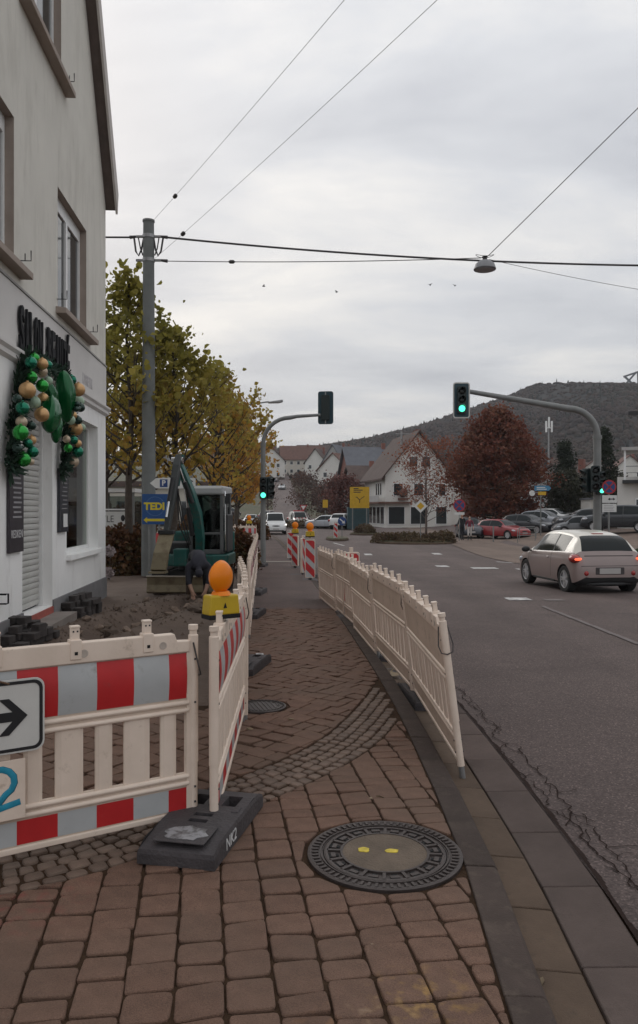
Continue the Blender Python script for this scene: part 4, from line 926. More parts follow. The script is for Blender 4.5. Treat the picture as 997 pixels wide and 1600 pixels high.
for (x, y) in ((-0.55, -0.55), (-0.2, -0.72), (0.55, -0.72), (0.86, -0.55), (0.86, 0.55), (0.70, 0.95), (0.15, 1.12), (-0.40, 0.95), (-0.60, 0.5)): pl.append((x, y))
b = MB(); b.prism(pl, 0.60, 0.86); b.build('platform', M_TEAL, ex, bevel=0.03)
b = MB(); b.prism([(-0.60, 0.45), (0.86, 0.45), (0.72, 0.97), (0.15, 1.14), (-0.42, 0.97)], 0.865, 1.35); b.build('engine_cover', M_TEAL, ex, bevel=0.05)
b = MB(); b.box(-0.58, -0.06, -0.45, 0.44, 0.865, 1.12); b.build('tank_cover', M_CBLK, ex, bevel=0.04)
# cab
X0, X1, Y0, Y1, Z0, Z1 = 0.0, 0.75, -0.60, 0.62, 0.87, 2.38
b = MB()
for (x, y) in ((X0, Y0), (X1-0.07, Y0), (X0, Y1-0.07), (X1-0.07, Y1-0.07), (X1-0.07, 0.0)): b.box(x, x+0.07, y, y+0.07, Z0, Z1-0.12)
b.box(X0, X1, Y0, Y0+0.07, Z0, Z0+0.10); b.box(X0, X1, Y0, Y0+0.06, 1.30, 1.35); b.box(X1-0.05, X1, Y0+0.07, Y1, Z0, Z0+0.5); b.box(X0, X0+0.05, Y0+0.07, Y1, Z0, Z0+0.35); b.box(X0+.05, X1-.05, Y1-0.05, Y1, Z0, 1.45)
cab = b.build('cab', M_CGREY, ex, bevel=0.012)
b = MB(); b.box(X0-0.02, X1+0.02, Y0-0.05, Y1+0.04, Z1-0.20, Z1-0.0); b.build('cab_roof', mat('roof_light_grey', (0.36, 0.37, 0.37), 0.5, 0.06, 3), cab, bevel=0.05, seg=3)
b = MB(); b.box(X0+0.03, X1-0.03, Y0-0.052, Y0-0.045, Z1-0.06, Z1-0.02); b.build('roof_trim', M_UPVC, cab)
for nm, (a, c, d, e, f, g) in {'windscreen': (X0+0.07, X1-0.07, Y0+0.025, Y0+0.035, 1.35, Z1-0.2), 'lower_windscreen': (X0+0.07, X1-0.07, Y0+0.025, Y0+0.035, Z0+0.1, 1.30), 'door_window': (X1-0.035, X1-0.03, Y0+0.07, Y1-0.07, Z0+0.5, Z1-0.2), 'side_window': (X0+0.03, X0+0.035, Y0+0.07, Y1-0.07, Z0+0.35, Z1-0.2), 'rear_window': (X0+0.07, X1-0.07, Y1-0.035, Y1-0.03, 1.45, Z1-0.2)}.items():
    b = MB(); b.box(a, c, d, e, f, g); b.build(nm, M_CGLASS, cab)
b = MB(); b.box(0.20, 0.66, 0.0, 0.45, 0.88, 1.22); b.box(0.20, 0.66, 0.38, 0.50, 1.22, 1.85); b.build('seat', M_CBLK, cab, bevel=0.04)
for sx in (0.18, 0.68): b = MB(); b.tube([(sx, -0.12, 1.1), (sx, -0.16, 1.42)], [0.02, 0.03], 8); b.build('joystick', M_CBLK, cab)
b = MB(); b.tube([(0.80, -0.55, 0.95), (0.80, -0.62, 1.3), (0.80, -0.62, 2.15), (0.78, -0.5, 2.25)], 0.018, 8); b.build('grab_rail', M_CHROME, cab)
b = MB(); b.box(0.82, 0.92, -0.70, -0.64, 1.98, 2.20); b.tube([(0.85, -0.6, 2.2), (1.0, -0.67, 2.2)], 0.015, 6); b.build('mirror', M_CBLK, cab, bevel=0.015)
b = MB(); b.box(0.78, 0.84, -0.5, 0.3, 0.9, 1.75); b.build('side_guard', M_CBLK, cab, bevel=0.03)
# boom, arm, rams, bucket
b = MB(); b.box(-0.28, 0.02, -0.98, -0.68, 0.62, 1.0); sw = b.build('swing_post', M_TEAL, ex, bevel=0.03)
def beam(b, pts, ws, hs):
    """box beam through points: widths in x, heights across"""
    P = [Vector(p) for p in pts]; v = []; f = []
    for i, p in enumerate(P):
        t = (P[min(i+1, len(P)-1)]-P[max(i-1, 0)]).normalized(); sx = Vector((1, 0, 0)); sx = (sx-t*sx.dot(t)).normalized(); up = t.cross(sx)
        v += [p-sx*ws[i]-up*hs[i], p+sx*ws[i]-up*hs[i], p+sx*ws[i]+up*hs[i], p-sx*ws[i]+up*hs[i]]
    for i in range(len(P)-1):
        for j in range(4): f.append((i*4+j, i*4+(j+1) % 4, (i+1)*4+(j+1) % 4, (i+1)*4+j))
    f += [(3, 2, 1, 0), tuple(range(len(v)-4, len(v)))]; b.add(v, f)
b = MB(); beam(b, [(0.28, -0.85, 0.78), (0.32, -1.0, 1.25), (0.28, -1.12, 1.75), (0.16, -1.28, 2.25), (0.00, -1.46, 2.72), (-0.08, -1.55, 2.92)], [0.08, 0.085, 0.085, 0.08, 0.07, 0.06], [0.09, 0.12, 0.14, 0.125, 0.095, 0.07]); boom = b.build('boom', M_TEAL, ex, bevel=0.015)
b = MB(); b.lathe([(0.075, -0.12), (0.075, 0.12)], 16, 0, Matrix.Translation((-0.06, -1.52, 2.88)) @ Matrix.Rotation(R(90), 4, 'Y')); b.build('knuckle_pin', M_CHROME, boom)
b = MB(); beam(b, [(-0.03, -1.50, 2.98), (-0.05, -1.62, 2.75), (-0.11, -1.86, 2.0), (-0.18, -2.0, 1.42)], [0.06, 0.075, 0.065, 0.055], [0.07, 0.10, 0.085, 0.06]); arm = b.build('arm', mat('arm_dark', (0.05, 0.055, 0.055), 0.5, 0.2, 4), ex, bevel=0.012)
b = MB(); beam(b, [(-0.01, -1.44, 3.0), (-0.06, -1.60, 2.35)], [0.075, 0.06], [0.06, 0.03]); b.build('arm_cover', M_TEAL, arm, bevel=0.01)
for (p, q, r, s) in (((0.17, -1.12, 1.3), (0.08, -1.44, 2.3), 0.05, boom), ((0.22, -1.35, 2.0), (0.00, -1.62, 2.72), 0.045, boom), ((-0.08, -1.87, 2.5), (-0.15, -2.14, 1.7), 0.045, arm)):
    p = Vector(p); q = Vector(q); m = p.lerp(q, 0.6); b = MB(); b.tube([p, m], r, 12); c = b.build('ram_cylinder', M_CBLK, s, smooth='auto'); b = MB(); b.tube([m, q], r*0.55, 10); b.build('ram_rod', M_CHROME, c, smooth='auto')
for k in range(3):
    b = MB(); b.tube([(0.10+0.03*k, -1.2, 1.1), (-0.02+0.04*k, -1.5, 1.5+0.1*k), (-0.04+0.02*k, -1.72, 2.2), (-0.08, -1.7, 2.6)], 0.014, 6); b.build('hydraulic_hose', M_CBLK, boom)
b = MB()
prof = [(-2.02, 1.40), (-2.14, 1.34), (-2.34, 1.0), (-2.36, 0.66), (-2.24, 0.62), (-2.20, 0.72), (-2.24, 0.98), (-2.08, 1.26)]
bx0 = lambda z: -0.15-0.16*(1.4-z)
v = []; n = len(prof)
for wx in (-0.15, 0.15): v += [(bx0(z)+wx, y, z) for y, z in prof]
b.add(v, [tuple(range(n))[::-1], tuple(range(n, 2*n))]+[(i, (i+1) % n, n+(i+1) % n, n+i) for i in range(n)]); bk = b.build('bucket', M_BUCK, arm, bevel=0.006)
b = MB(); b.box(-0.32, 0.0, -2.16, -1.98, 1.36, 1.44); b.build('quick_coupler', M_CBLK, bk, bevel=0.01)
b = MB(); b.box(-0.455, -0.11, -2.39, -2.16, 0.585, 0.625); b.build('cutting_edge', M_BUCK, bk)

# ------------------------------------------------------------------ people
M_SKIN = mat('skin', (0.42, 0.25, 0.18), 0.6, 0.05, 9)
def cloth(n, c): return mat('cloth_'+n, c, 0.9, 0.15, 14, 0.2, 60)
def person(name, J, E, loc, rz, mats, regions, label, hair=None, scale=1.0):
    """J: joint -> (x, y, z, radius); E: edges; one continuous skin surface; regions: joint -> material index"""
    me = bpy.data.meshes.new(name); names = list(J); idx = {n: i for i, n in enumerate(names)}
    me.from_pydata([J[n][:3] for n in names], [(idx[a], idx[b]) for a, b in E], [])
    o = bpy.data.objects.new(name, me); COL.objects.link(o); bm = bmesh.new(); bm.from_mesh(me); ly = bm.verts.layers.skin.verify(); bm.verts.ensure_lookup_table()
    for n in names:
        r = J[n][3]; bm.verts[idx[n]][ly].radius = (r, r) if not isinstance(r, tuple) else r
        bm.verts[idx[n]][ly].use_root = (n == 'pelvis')
    bm.to_mesh(me); bm.free()
    s = o.modifiers.new('skin', 'SKIN'); s.use_smooth_shade = True; o.modifiers.new('sub', 'SUBSURF').levels = 2
    dg = bpy.context.evaluated_depsgraph_get(); em = bpy.data.meshes.new_from_object(o.evaluated_get(dg)); bpy.data.objects.remove(o)
    for m in mats: em.materials.append(m)
    pts = []; reg = []
    for a, b in E:
        pa, pb = Vector(J[a][:3]), Vector(J[b][:3])
        for k in range(5): pts.append(pa.lerp(pb, k/4)); reg.append(regions.get(a if k < 2 else b, 0))
    pa = np.array([tuple(p) for p in pts]); reg = np.array(reg)
    for p in em.polygons:
        d = ((pa-np.array(p.center))**2).sum(1); p.material_index = int(reg[d.argmin()]); p.use_smooth = True
    t = empty(name, loc, rz, label, 'person'); ob = bpy.data.objects.new('body', em); COL.objects.link(ob); ob.parent = t; t.scale = (scale,)*3
    return t
def fingers(J, E, wrist, d, side, tag_, curl=0.35):
    """palm plus five fingers beyond the wrist joint; d = pointing direction, side = thumb direction"""
    w = Vector(J[wrist][:3]); d = Vector(d).normalized(); s = Vector(side).normalized(); n = d.cross(s)
    J[tag_+'palm'] = (*(w+d*0.07), 0.030); E.append((wrist, tag_+'palm'))
    for k, (o, l) in enumerate(((0.030, 0.070), (0.010, 0.080), (-0.010, 0.075), (-0.030, 0.058))):
        a = w+d*0.095+s*o; m = a+d*l*0.5+n*0.01; e = m+(d*(1-curl)+n*curl)*l*0.5
        J[f'{tag_}f{k}a'] = (*a, 0.011); J[f'{tag_}f{k}b'] = (*m, 0.010); J[f'{tag_}f{k}c'] = (*e, 0.008)
        E += [(tag_+'palm', f'{tag_}f{k}a'), (f'{tag_}f{k}a', f'{tag_}f{k}b'), (f'{tag_}f{k}b', f'{tag_}f{k}c')]
    a = w+d*0.04+s*0.045; e = a+(d+s*0.5).normalized()*0.05
    J[tag_+'ta'] = (*a, 0.013); J[tag_+'tb'] = (*e, 0.010); E += [(wrist, tag_+'ta'), (tag_+'ta', tag_+'tb')]
def stand(lean=0, step=0.0, arm=0.12, carry=False):
    J = {'pelvis': (0, 0, 0.95, 0.135), 'waist': (0, -0.01, 1.10, 0.125), 'chest': (0, 0.0, 1.30, 0.15), 'shoulders': (0, 0.01, 1.44, 0.11), 'neck': (0, 0.0, 1.53, 0.055), 'jaw': (0, -0.02, 1.60, 0.075), 'head': (0, -0.01, 1.69, 0.092), 'crown': (0, 0.0, 1.76, 0.065), 'nose': (0, -0.112, 1.66, 0.016)}
    E = [('pelvis', 'waist'), ('waist', 'chest'), ('chest', 'shoulders'), ('shoulders', 'neck'), ('neck', 'jaw'), ('jaw', 'head'), ('head', 'crown'), ('head', 'nose')]
    for s, n in ((-1, 'r'), (1, 'l')):
        st = step*s
        J.update({n+'hip': (s*0.09, 0, 0.90, 0.105), n+'knee': (s*0.10, -0.05+st*0.5, 0.50, 0.066), n+'ankle': (s*0.10, 0.03+st, 0.09, 0.045), n+'toe': (s*0.12, -0.14+st, 0.04, 0.040),
                  n+'sho': (s*0.185, 0.0, 1.42, 0.072), n+'elb': (s*(0.22+arm*0.4), 0.02, 1.13, 0.050), n+'wri': (s*(0.22+arm*0.5), -0.10, 0.90, 0.032)})
        E += [('pelvis', n+'hip'), (n+'hip', n+'knee'), (n+'knee', n+'ankle'), (n+'ankle', n+'toe'), ('shoulders', n+'sho'), (n+'sho', n+'elb'), (n+'elb', n+'wri')]
        fingers(J, E, n+'wri', (0.0, -0.3, -1), (-s*0.3, -1, 0), n)
    return J, E
def regs(J):
    r = {}
    for n in J:
        r[n] = 1
        if n in ('neck', 'jaw', 'head', 'crown', 'nose') or 'wri' in n or 'palm' in n or (len(n) > 1 and n[1] in 'ft' and n[0] in 'rl'): r[n] = 0
        if n in ('pelvis',) or n[1:] in ('hip', 'knee'): r[n] = 2
        if n[1:] in ('ankle', 'toe'): r[n] = 3
    return r
# worker bent double at the trench, facing the camera
J = {'pelvis': (0, 0.12, 0.86, 0.15), 'waist': (0, -0.06, 0.93, 0.145), 'chest': (0, -0.26, 0.86, 0.165), 'shoulders': (0, -0.40, 0.76, 0.12), 'neck': (0, -0.48, 0.69, 0.06), 'jaw': (0, -0.54, 0.60, 0.07), 'head': (0, -0.57, 0.60, 0.095), 'crown': (0, -0.62, 0.52, 0.07)}
E = [('pelvis', 'waist'), ('waist', 'chest'), ('chest', 'shoulders'), ('shoulders', 'neck'), ('neck', 'jaw'), ('jaw', 'head'), ('head', 'crown')]
for s, n in ((-1, 'r'), (1, 'l')):
    J.update({n+'hip': (s*0.11, 0.12, 0.80, 0.115), n+'knee': (s*0.17, -0.03, 0.46, 0.075), n+'ankle': (s*0.18, 0.10, 0.08, 0.050), n+'toe': (s*0.20, -0.09, 0.04, 0.045),
              n+'sho': (s*0.20, -0.38, 0.72, 0.08), n+'elb': (s*0.20, -0.44, 0.44, 0.055), n+'wri': (s*0.13, -0.52, 0.22, 0.035)})
    E += [('pelvis', n+'hip'), (n+'hip', n+'knee'), (n+'knee', n+'ankle'), (n+'ankle', n+'toe'), ('shoulders', n+'sho'), (n+'sho', n+'elb'), (n+'elb', n+'wri')]
    fingers(J, E, n+'wri', (-s*0.2, -0.2, -1), (-s, -0.3, 0), n)
person('person', J, E, (-2.47, 15.6, S(15.6)-0.03), R(12), [M_SKIN, cloth('navy', (0.028, 0.028, 0.038)), cloth('work_black', (0.016, 0.016, 0.019)), cloth('boot', (0.10, 0.07, 0.05))], {**regs(J), 'head': 1, 'crown': 1, 'jaw': 1, 'neck': 1},
       'worker in dark clothes bent over the trench in front of the excavator')
# operator seated in the cab
J, E = stand()
for n, s in (('r', -1), ('l', 1)):
    J[n+'knee'] = (s*0.13, -0.42, 0.93, 0.07); J[n+'ankle'] = (s*0.13, -0.44, 0.52, 0.05); J[n+'toe'] = (s*0.13, -0.60, 0.47, 0.042); J[n+'elb'] = (s*0.26, -0.05, 1.16, 0.052); J[n+'wri'] = (s*0.24, -0.30, 1.20, 0.034)
    for k in list(J):
        if k[0] == n and (k[1:] == 'palm' or k[1:2] in 'ft' and k[1:] not in ('toe',)): del J[k]
E = [e for e in E if e[0] in J and e[1] in J]
for n, s in (('r', -1), ('l', 1)): fingers(J, E, n+'wri', (0, -1, -0.2), (-s, 0, 0.2), n)
opz = S(EYY)-0.02+0.36
person('person', J, E, (EX+0.44, EYY+0.22, opz), R(0), [mat('skin_shade', (0.30, 0.18, 0.13), 0.6), cloth('operator', (0.014, 0.014, 0.016)), cloth('operator_leg', (0.014, 0.014, 0.018)), cloth('boot', (0.1, 0.07, 0.05))], {**regs(J), 'head': 1, 'crown': 1}, 'excavator operator in black seated inside the cab')
# pedestrians near the white house
J, E = stand(step=0.10)
person('person', J, E, (9.9, 53.2, RZ(9.9, 53.2)+0.02), R(15), [M_SKIN, cloth('dark_coat', (0.02, 0.02, 0.024)), cloth('black_jeans', (0.02, 0.02, 0.025)), cloth('shoe', (0.03, 0.03, 0.03))], regs(J), 'pedestrian in a dark coat standing by the no stopping sign', scale=1.02)
J, E = stand(step=0.14)
person('person', J, E, (10.35, 52.8, RZ(10.35, 52.8)+0.02), R(-10), [M_SKIN, cloth('maroon', (0.16, 0.03, 0.05)), cloth('pale_trousers', (0.5, 0.47, 0.45)), cloth('shoe', (0.03, 0.03, 0.03))], regs(J), 'pedestrian in a maroon top and pale trousers beside the dark coat', scale=0.93)
for (x, y, s, l, c) in ((4.05, 84.5, 1.0, 'person in a dark jacket on the pavement by the shop window', (0.02, 0.02, 0.03)), (4.9, 85.0, 0.95, 'person in a grey jacket waiting outside the shop', (0.15, 0.15, 0.16))):
    J, E = stand(step=0.08); person('person', J, E, (x, y, RZ(x, y)+0.01), R(160), [M_SKIN, cloth('far_%d' % int(c[0]*100), c), cloth('black_jeans', (0.02, 0.02, 0.025)), cloth('shoe', (0.03, 0.03, 0.03))], regs(J), l, scale=s)

# ------------------------------------------------------------------ stacks of lifted paving stones, rubble in the trench
M_LIFT = mat('lifted_stone', (0.045, 0.038, 0.036), 0.9, 0.3, 9, 0.4, 60, perobj=0.3)
def brick_me(l, w, h):
    b = MB(); b.add(*stone_geo([(-l/2, -w/2), (l/2, -w/2), (l/2, w/2), (-l/2, w/2)], 0, r=0.012, ins=0.008, drop=0.007, tilt=0)[1:]); v = b.v
    me = bpy.data.meshes.new('paving_stone'); v = [(x, y, h if z > -0.02 else 0.0) if z <= -0.02 else (x, y, h+z) for x, y, z in v]; n = len(v)//4
    me.from_pydata(v, [], b.f+[tuple(range(n))[::-1]]); me.materials.append(M_LIFT); return me
BR = [brick_me(0.22, 0.165, 0.085), brick_me(0.165, 0.165, 0.085), brick_me(0.20, 0.12, 0.085)]
def stack(cx, cy, ax, spots, lab, grp):
    for (i, j, k, q) in spots:
        o = bpy.data.objects.new('paving_stone', BR[q]); COL.objects.link(o); a = ax+random.uniform(-0.12, 0.12)
        o.location = (cx+0.24*i*math.cos(ax)-0.19*j*math.sin(ax)+random.uniform(-.015, .015), cy+0.24*i*math.sin(ax)+0.19*j*math.cos(ax)+random.uniform(-.015, .015), S(cy)-0.025+0.0865*k); o.rotation_euler.z = a; tag(o, lab, 'paving stone', grp)
stack(-3.72, 9.9, R(86), [(i, j, k, random.randint(0, 2)) for i in range(-1, 4) for j in range(0, 3) for k in range(0, 4) if (k == 0 or (i+j+k) % 4 != 0) and k <= 3-abs(i-1)*0.7-(j == 0)*0.8], 'dark lifted paving stone in the near heap below the salon doorway', 'near heap of lifted stones')
stack(-3.95, 12.7, R(86), [(i, j, k, random.randint(0, 2)) for i in range(0, 4) for j in range(0, 2) for k in range(0, 4) if k <= 3-(j == 0)-(i == 0)], 'dark lifted paving stone in the heap below the shop window', 'far heap of lifted stones')
M_RUBB = mat('rubble_stone', (0.155, 0.112, 0.085), 0.95, 0.3, 6, 0.5, 40, perobj=0.4)
def rock(r):
    bm = bmesh.new(); bmesh.ops.create_icosphere(bm, subdivisions=1, radius=r)
    for v in bm.verts: v.co *= random.uniform(0.7, 1.2); v.co.z *= 0.55
    me = bpy.data.meshes.new('rubble_stone'); bm.to_mesh(me); bm.free(); me.materials.append(M_RUBB); return me
RK = [rock(0.10) for _ in range(6)]
for k in range(54):
    t = random.random(); y = 10.0+5.9*t; x = -2.85+(y-13.2)*0.16+random.gauss(0.12, 0.32); o = bpy.data.objects.new('rubble_stone', random.choice(RK)); COL.objects.link(o)
    s = random.uniform(0.5, 1.6); o.scale = (s, s*random.uniform(0.6, 1.2), s); o.rotation_euler = (random.uniform(-.4, .4), random.uniform(-.4, .4), random.uniform(0, 6)); o.location = (x, y, site_z(x, y)+0.02*s)
    tag(o, 'broken stone lying along the dug trench between salon and excavator', 'stone', 'rubble along the trench')
gr = MB()
for k in range(900):
    y = random.uniform(8.5, 17); x = -2.85+(y-13.2)*0.16+random.gauss(0, 0.6); s = random.uniform(0.012, 0.035); z = site_z(x, y)
    gr.add([(x-s, y-s, z), (x+s, y-s*0.6, z), (x+s*0.3, y+s, z), (x, y, z+s*1.1)], [(0, 1, 3), (1, 2, 3), (2, 0, 3)])
tag(gr.build('gravel', M_RUBB), 'loose grit strewn over the dug up ground', 'gravel', kind='stuff')
# ------------------------------------------------------------------ signal masts, poles, wires, signs
M_POST = mat('grey_post', (0.20, 0.205, 0.20), 0.5, 0.12, 3, metal=0.2)
M_SIGD = mat('signal_dark', (0.012, 0.022, 0.022), 0.5, 0.1, 4); M_SIGBACK = mat('signal_back_teal', (0.014, 0.045, 0.060), 0.5, 0.1, 3)
M_GREEN = mat('green_light', (0.02, 0.5, 0.3), 0.3, 0.02, 3, emit=(0.10, 1.0, 0.62), estr=1.7); M_LENSOFF = mat('lens_off', (0.01, 0.012, 0.012), 0.3)
M_POLE = mat('concrete_pole', (0.16, 0.17, 0.165), 0.85, 0.15, 2.5, 0.3, 30)
def signal_head(parent, o, rz, board=True, lit='green', size=1.0):
    """three chamber signal facing local -y, centred at o"""
    M = Matrix.Translation(o) @ Matrix.Rotation(rz, 4, 'Z') @ Matrix.Scale(size, 4)
    b = MB(); b.prism(rrect(0.30, 0.92, 0.05), -0.10, 0.12, 0, M, axis='y'); h = b.build('signal_head', M_SIGD, parent, bevel=0.01)
    if board:
        b = MB(); b.prism(rrect(0.56, 1.20, 0.09), 0.0, 0.035, 0, M, axis='y'); b.build('backing_board', M_SIGBACK, h)
        a1, a2 = rrect(0.57, 1.21, 0.09), rrect(0.49, 1.13, 0.06); n = len(a1); b = MB()
        b.add([(p[0], -0.004, p[1]) for p in a1]+[(p[0], -0.004, p[1]) for p in a2], [(i, (i+1) % n, n+(i+1) % n, n+i) for i in range(n)], 0, M); b.build('white_border', M_SIGNW, h)
        b = MB(); b.box(-0.02, 0.02, 0.036, 0.06, -0.58, 0.58, 0, M); b.build('back_rail', M_STEEL, h)
    for k, z in enumerate((0.29, 0.0, -0.29)):
        Q = M @ Matrix.Translation((0, -0.102, z)) @ Matrix.Rotation(R(90), 4, 'X')
        b = MB(); b.lathe([(0.108, -0.01), (0.108, 0.004), (0.06, 0.022), (0.003, 0.028)], 20, 0, Q); b.build('lens', M_GREEN if k == 2 and lit else M_LENSOFF, h, smooth=True)
        b = MB(); v = []; f = []; n = 14
        for i in range(n+1):
            a = R(-20+220*i/n); v += [(0.118*math.cos(a), -0.10, z+0.118*math.sin(a)), (0.118*math.cos(a), -0.10-0.05-0.16*max(math.sin(a), 0), z+0.118*math.sin(a))]
        for i in range(n): f.append((2*i, 2*i+1, 2*i+3, 2*i+2))
        b.add(v, f, 0, M); b.build('hood', M_SIGD, h, smooth=True)
    return h
def bent_mast(name, base, h_arm, arm, r, rz, label, rise=0.3):
    t = empty(name, base, 0, label, 'signal mast'); P = [(0, 0, 0), (0, 0, 0.5), (0, 0, h_arm-1.25)]; rr = [r*1.15, r*1.1, r]
    P2 = [(0, 0, h_arm-1.25)]; r2 = [r*0.95]
    for k in range(1, 9):
        a = R(90*k/8); c = 0.95; P2.append(((c-c*math.cos(a))*math.copysign(1, arm), 0, h_arm-1.25+0.95*math.sin(a))); r2.append(r*0.9)
    P2 += [(arm*0.6, 0, h_arm-0.30+rise*0.5), (arm, 0, h_arm-0.30+rise)]; r2 += [r*0.75, r*0.6]
    b = MB(); b.tube(P, rr, 16); p = b.build('post', M_POST, t, smooth='auto'); b = MB(); b.tube(P2, r2, 14); b.build('arm', M_POST, t, smooth='auto')
    b = MB(); b.lathe([(r*1.2, h_arm-1.32), (r*1.2, h_arm-1.2)], 16); b.build('collar', M_POST, t)
    return t
YM = 26.0; gz = RZ(9.4, YM)
mr = bent_mast('signal_mast', (9.42, YM, gz), 5.78, -4.55, 0.125, 0, 'signal mast at right with a long arm and green light behind the pink car', 0.62)
signal_head(mr, (-4.62, -0.12, 5.75), R(0)); 
signal_head(mr, (-0.16, -0.26, 3.10), R(-12), False, None, 0.95); signal_head(mr, (0.02, -0.24, 2.96), R(14), False, 'green', 0.85)
signal_head(mr, (-0.34, 0.05, 3.05), R(-75), False, None, 0.9)
YL = 27.5; gz = S(YL)
ml = bent_mast('signal_mast', (-2.0, YL, gz), 5.55, 2.05, 0.085, 0, 'curved signal mast beside the footpath with its signal seen from behind', 0.10)
h = signal_head(ml, (2.24, 0.10, 5.62), R(172), True, None, 0.98)
signal_head(ml, (0.02, -0.16, 2.72), R(0), False, 'green', 0.85); signal_head(ml, (0.24, 0.0, 2.74), R(38), False, None, 0.85)
# utility pole
UPX, UPY = -4.88, 22.0; gz = S(UPY)
up = empty('utility_pole', (UPX, UPY, gz), 0, 'tall grey concrete utility pole rising out of the plane trees', 'pole')
ZT = 9.92-gz
b = MB(); b.tube([(0, 0, 0), (0, 0, ZT*0.5), (0, 0, ZT)], [0.21, 0.185, 0.155], 16); b.build('shaft', M_POLE, up, smooth='auto')
b = MB(); b.lathe([(0.175, ZT), (0.175, ZT+0.05), (0.02, ZT+0.07)], 16); b.build('cap', M_POST, up)
for dz in (0.42, 1.10): b = MB(); b.lathe([(0.175, ZT-dz-0.05), (0.175, ZT-dz+0.05)], 16); b.box(-0.36, 0.36, -0.03, 0.03, ZT-dz-0.03, ZT-dz+0.03); b.build('clamp', M_STEEL, up)
for (x, z) in ((-0.36, 0.42), (0.36, 0.42), (0.36, 1.10)):
    b = MB(); b.tube([(x, 0, ZT-z), (x*1.5, 0, ZT-z-0.02)], [0.035, 0.05], 10); b.build('insulator', M_WIRE, up)
for s in (-1, 1):
    b = MB(); b.tube([(s*0.42, 0, ZT-0.42), (s*0.36, -0.03, ZT-0.85), (s*0.28, -0.04, ZT-0.98), (s*0.2, -0.02, ZT-0.8), (s*0.15, 0, ZT-0.5)], 0.028, 8); b.build('cable_loop', M_WIRE, up)
    b = MB(); b.tube([(s*0.30, 0, ZT-0.42), (s*0.24, 0.03, ZT-0.75), (s*0.17, 0.02, ZT-0.95)], 0.02, 6); b.build('cable_loop', M_WIRE, up)
T = Vector((UPX, UPY, gz+ZT))
def wire(name, a, b_, r, sag, label, n=24, beads=()):
    a = Vector(a); c = Vector(b_); P = []
    for i in range(n+1): t = i/n; p = a.lerp(c, t); p.z -= sag*4*t*(1-t); P.append(p)
    o = MB(); o.tube([p-a for p in P], r, 6)
    if not beads:
        w = o.build(name, M_WIRE, loc=a, smooth='auto'); return tag(w, label, 'cable')
    t = empty(name, a, 0, label, 'cable'); o.build('strand', M_WIRE, t, smooth='auto')
    for q in beads:
        m = MB(); p = P[int(q*n)]-a; d = (P[min(n, int(q*n)+1)]-P[int(q*n)]).normalized(); m.tube([p-d*0.10, p-d*0.05, p+d*0.05, p+d*0.10], [0.012, 0.055, 0.055, 0.012], 8); m.build('insulator', M_WIRE, t, smooth='auto')
    return t
LAMP = Vector((4.75, 22.0, 8.75))
wire('overhead_cable', T+Vector((0.5, 0, -0.44)), (12.2, 22.2, 8.72), 0.028, 0.22, 'thick twisted power cable running from the pole to the right edge')
wire('overhead_cable', T+Vector((-0.5, 0, -0.44)), (-14, 22.0, 9.7), 0.026, 0.05, 'short cable from the pole to behind the salon gable')
wire('span_wire', T+Vector((0.5, 0, -1.12)), LAMP+Vector((-0.1, 0, 0.14)), 0.012, 0.06, 'thin span wire with an insulator holding the hanging street lamp', beads=(0.21,))
wire('span_wire', LAMP+Vector((0.1, 0, 0.20)), (11.6, 16.5, 15.0), 0.011, 0.0, 'stay wire rising from the hanging lamp to the upper right')
wire('span_wire', LAMP+Vector((0.12, 0, 0.10)), (13, 24.5, 8.3), 0.007, 0.1, 'hair thin wire dropping right from the hanging lamp')
wire('telephone_wire', T+Vector((0.15, -0.05, 0.03)), (2.9, 7.6, 9.9), 0.0045, 0.08, 'upper thin wire running from the pole top overhead', beads=(0.125,))
wire('telephone_wire', T+Vector((0.2, -0.05, -1.05)), (4.35, 6.8, 9.35), 0.0045, 0.10, 'lower thin wire running from the pole clamp overhead', beads=(0.125,))
hl = empty('hanging_street_lamp', LAMP, 0, 'grey dome street lamp hanging from the wire above the road', 'street lamp')
b = MB(); b.lathe([(0.31, -0.20), (0.32, -0.18), (0.27, -0.04), (0.17, 0.05), (0.06, 0.08)], 28); b.build('dome', mat('lamp_grey', (0.22, 0.22, 0.23), 0.5), hl, smooth='auto')
b = MB(); b.lathe([(0.27, -0.215), (0.27, -0.20)], 24); b.build('diffuser', mat('lamp_glass', (0.30, 0.30, 0.32), 0.3), hl)
b = MB(); b.lathe([(0.08, 0.07), (0.06, 0.14), (0.09, 0.17), (0.03, 0.2)], 14); b.build('hanger', M_WIRE, hl, smooth='auto')
b = MB(); b.tube([(0.26*math.cos(R(k*20)), 0.1*math.sin(R(k*20)), 0.20+0.03*math.cos(R(k*40))) for k in range(19)], 0.008, 5); b.build('cable_loop', M_WIRE, hl)
# street lamp with outreach arm behind the trees
sl_ = empty('street_lamp', (-5.0, 40, S(40)), 0, 'street lamp with a long arm reaching out of the plane trees', 'street lamp')
b = MB(); b.tube([(0, 0, 0), (0, 0, 7.1)], [0.09, 0.06], 12); b.build('post', M_POST, sl_, smooth='auto'); b = MB(); b.tube([(0, 0, 7.1), (0.5, 0, 7.35), (2.4, 0, 7.62)], 0.04, 10); b.build('arm', M_POST, sl_, smooth='auto')
b = MB(); b.prism([(2.3, 7.60), (3.12, 7.72), (3.12, 7.60), (2.9, 7.54), (2.35, 7.53)], -0.12, 0.12, axis='y'); b.build('lamp_head', M_STEEL, sl_, bevel=0.03)
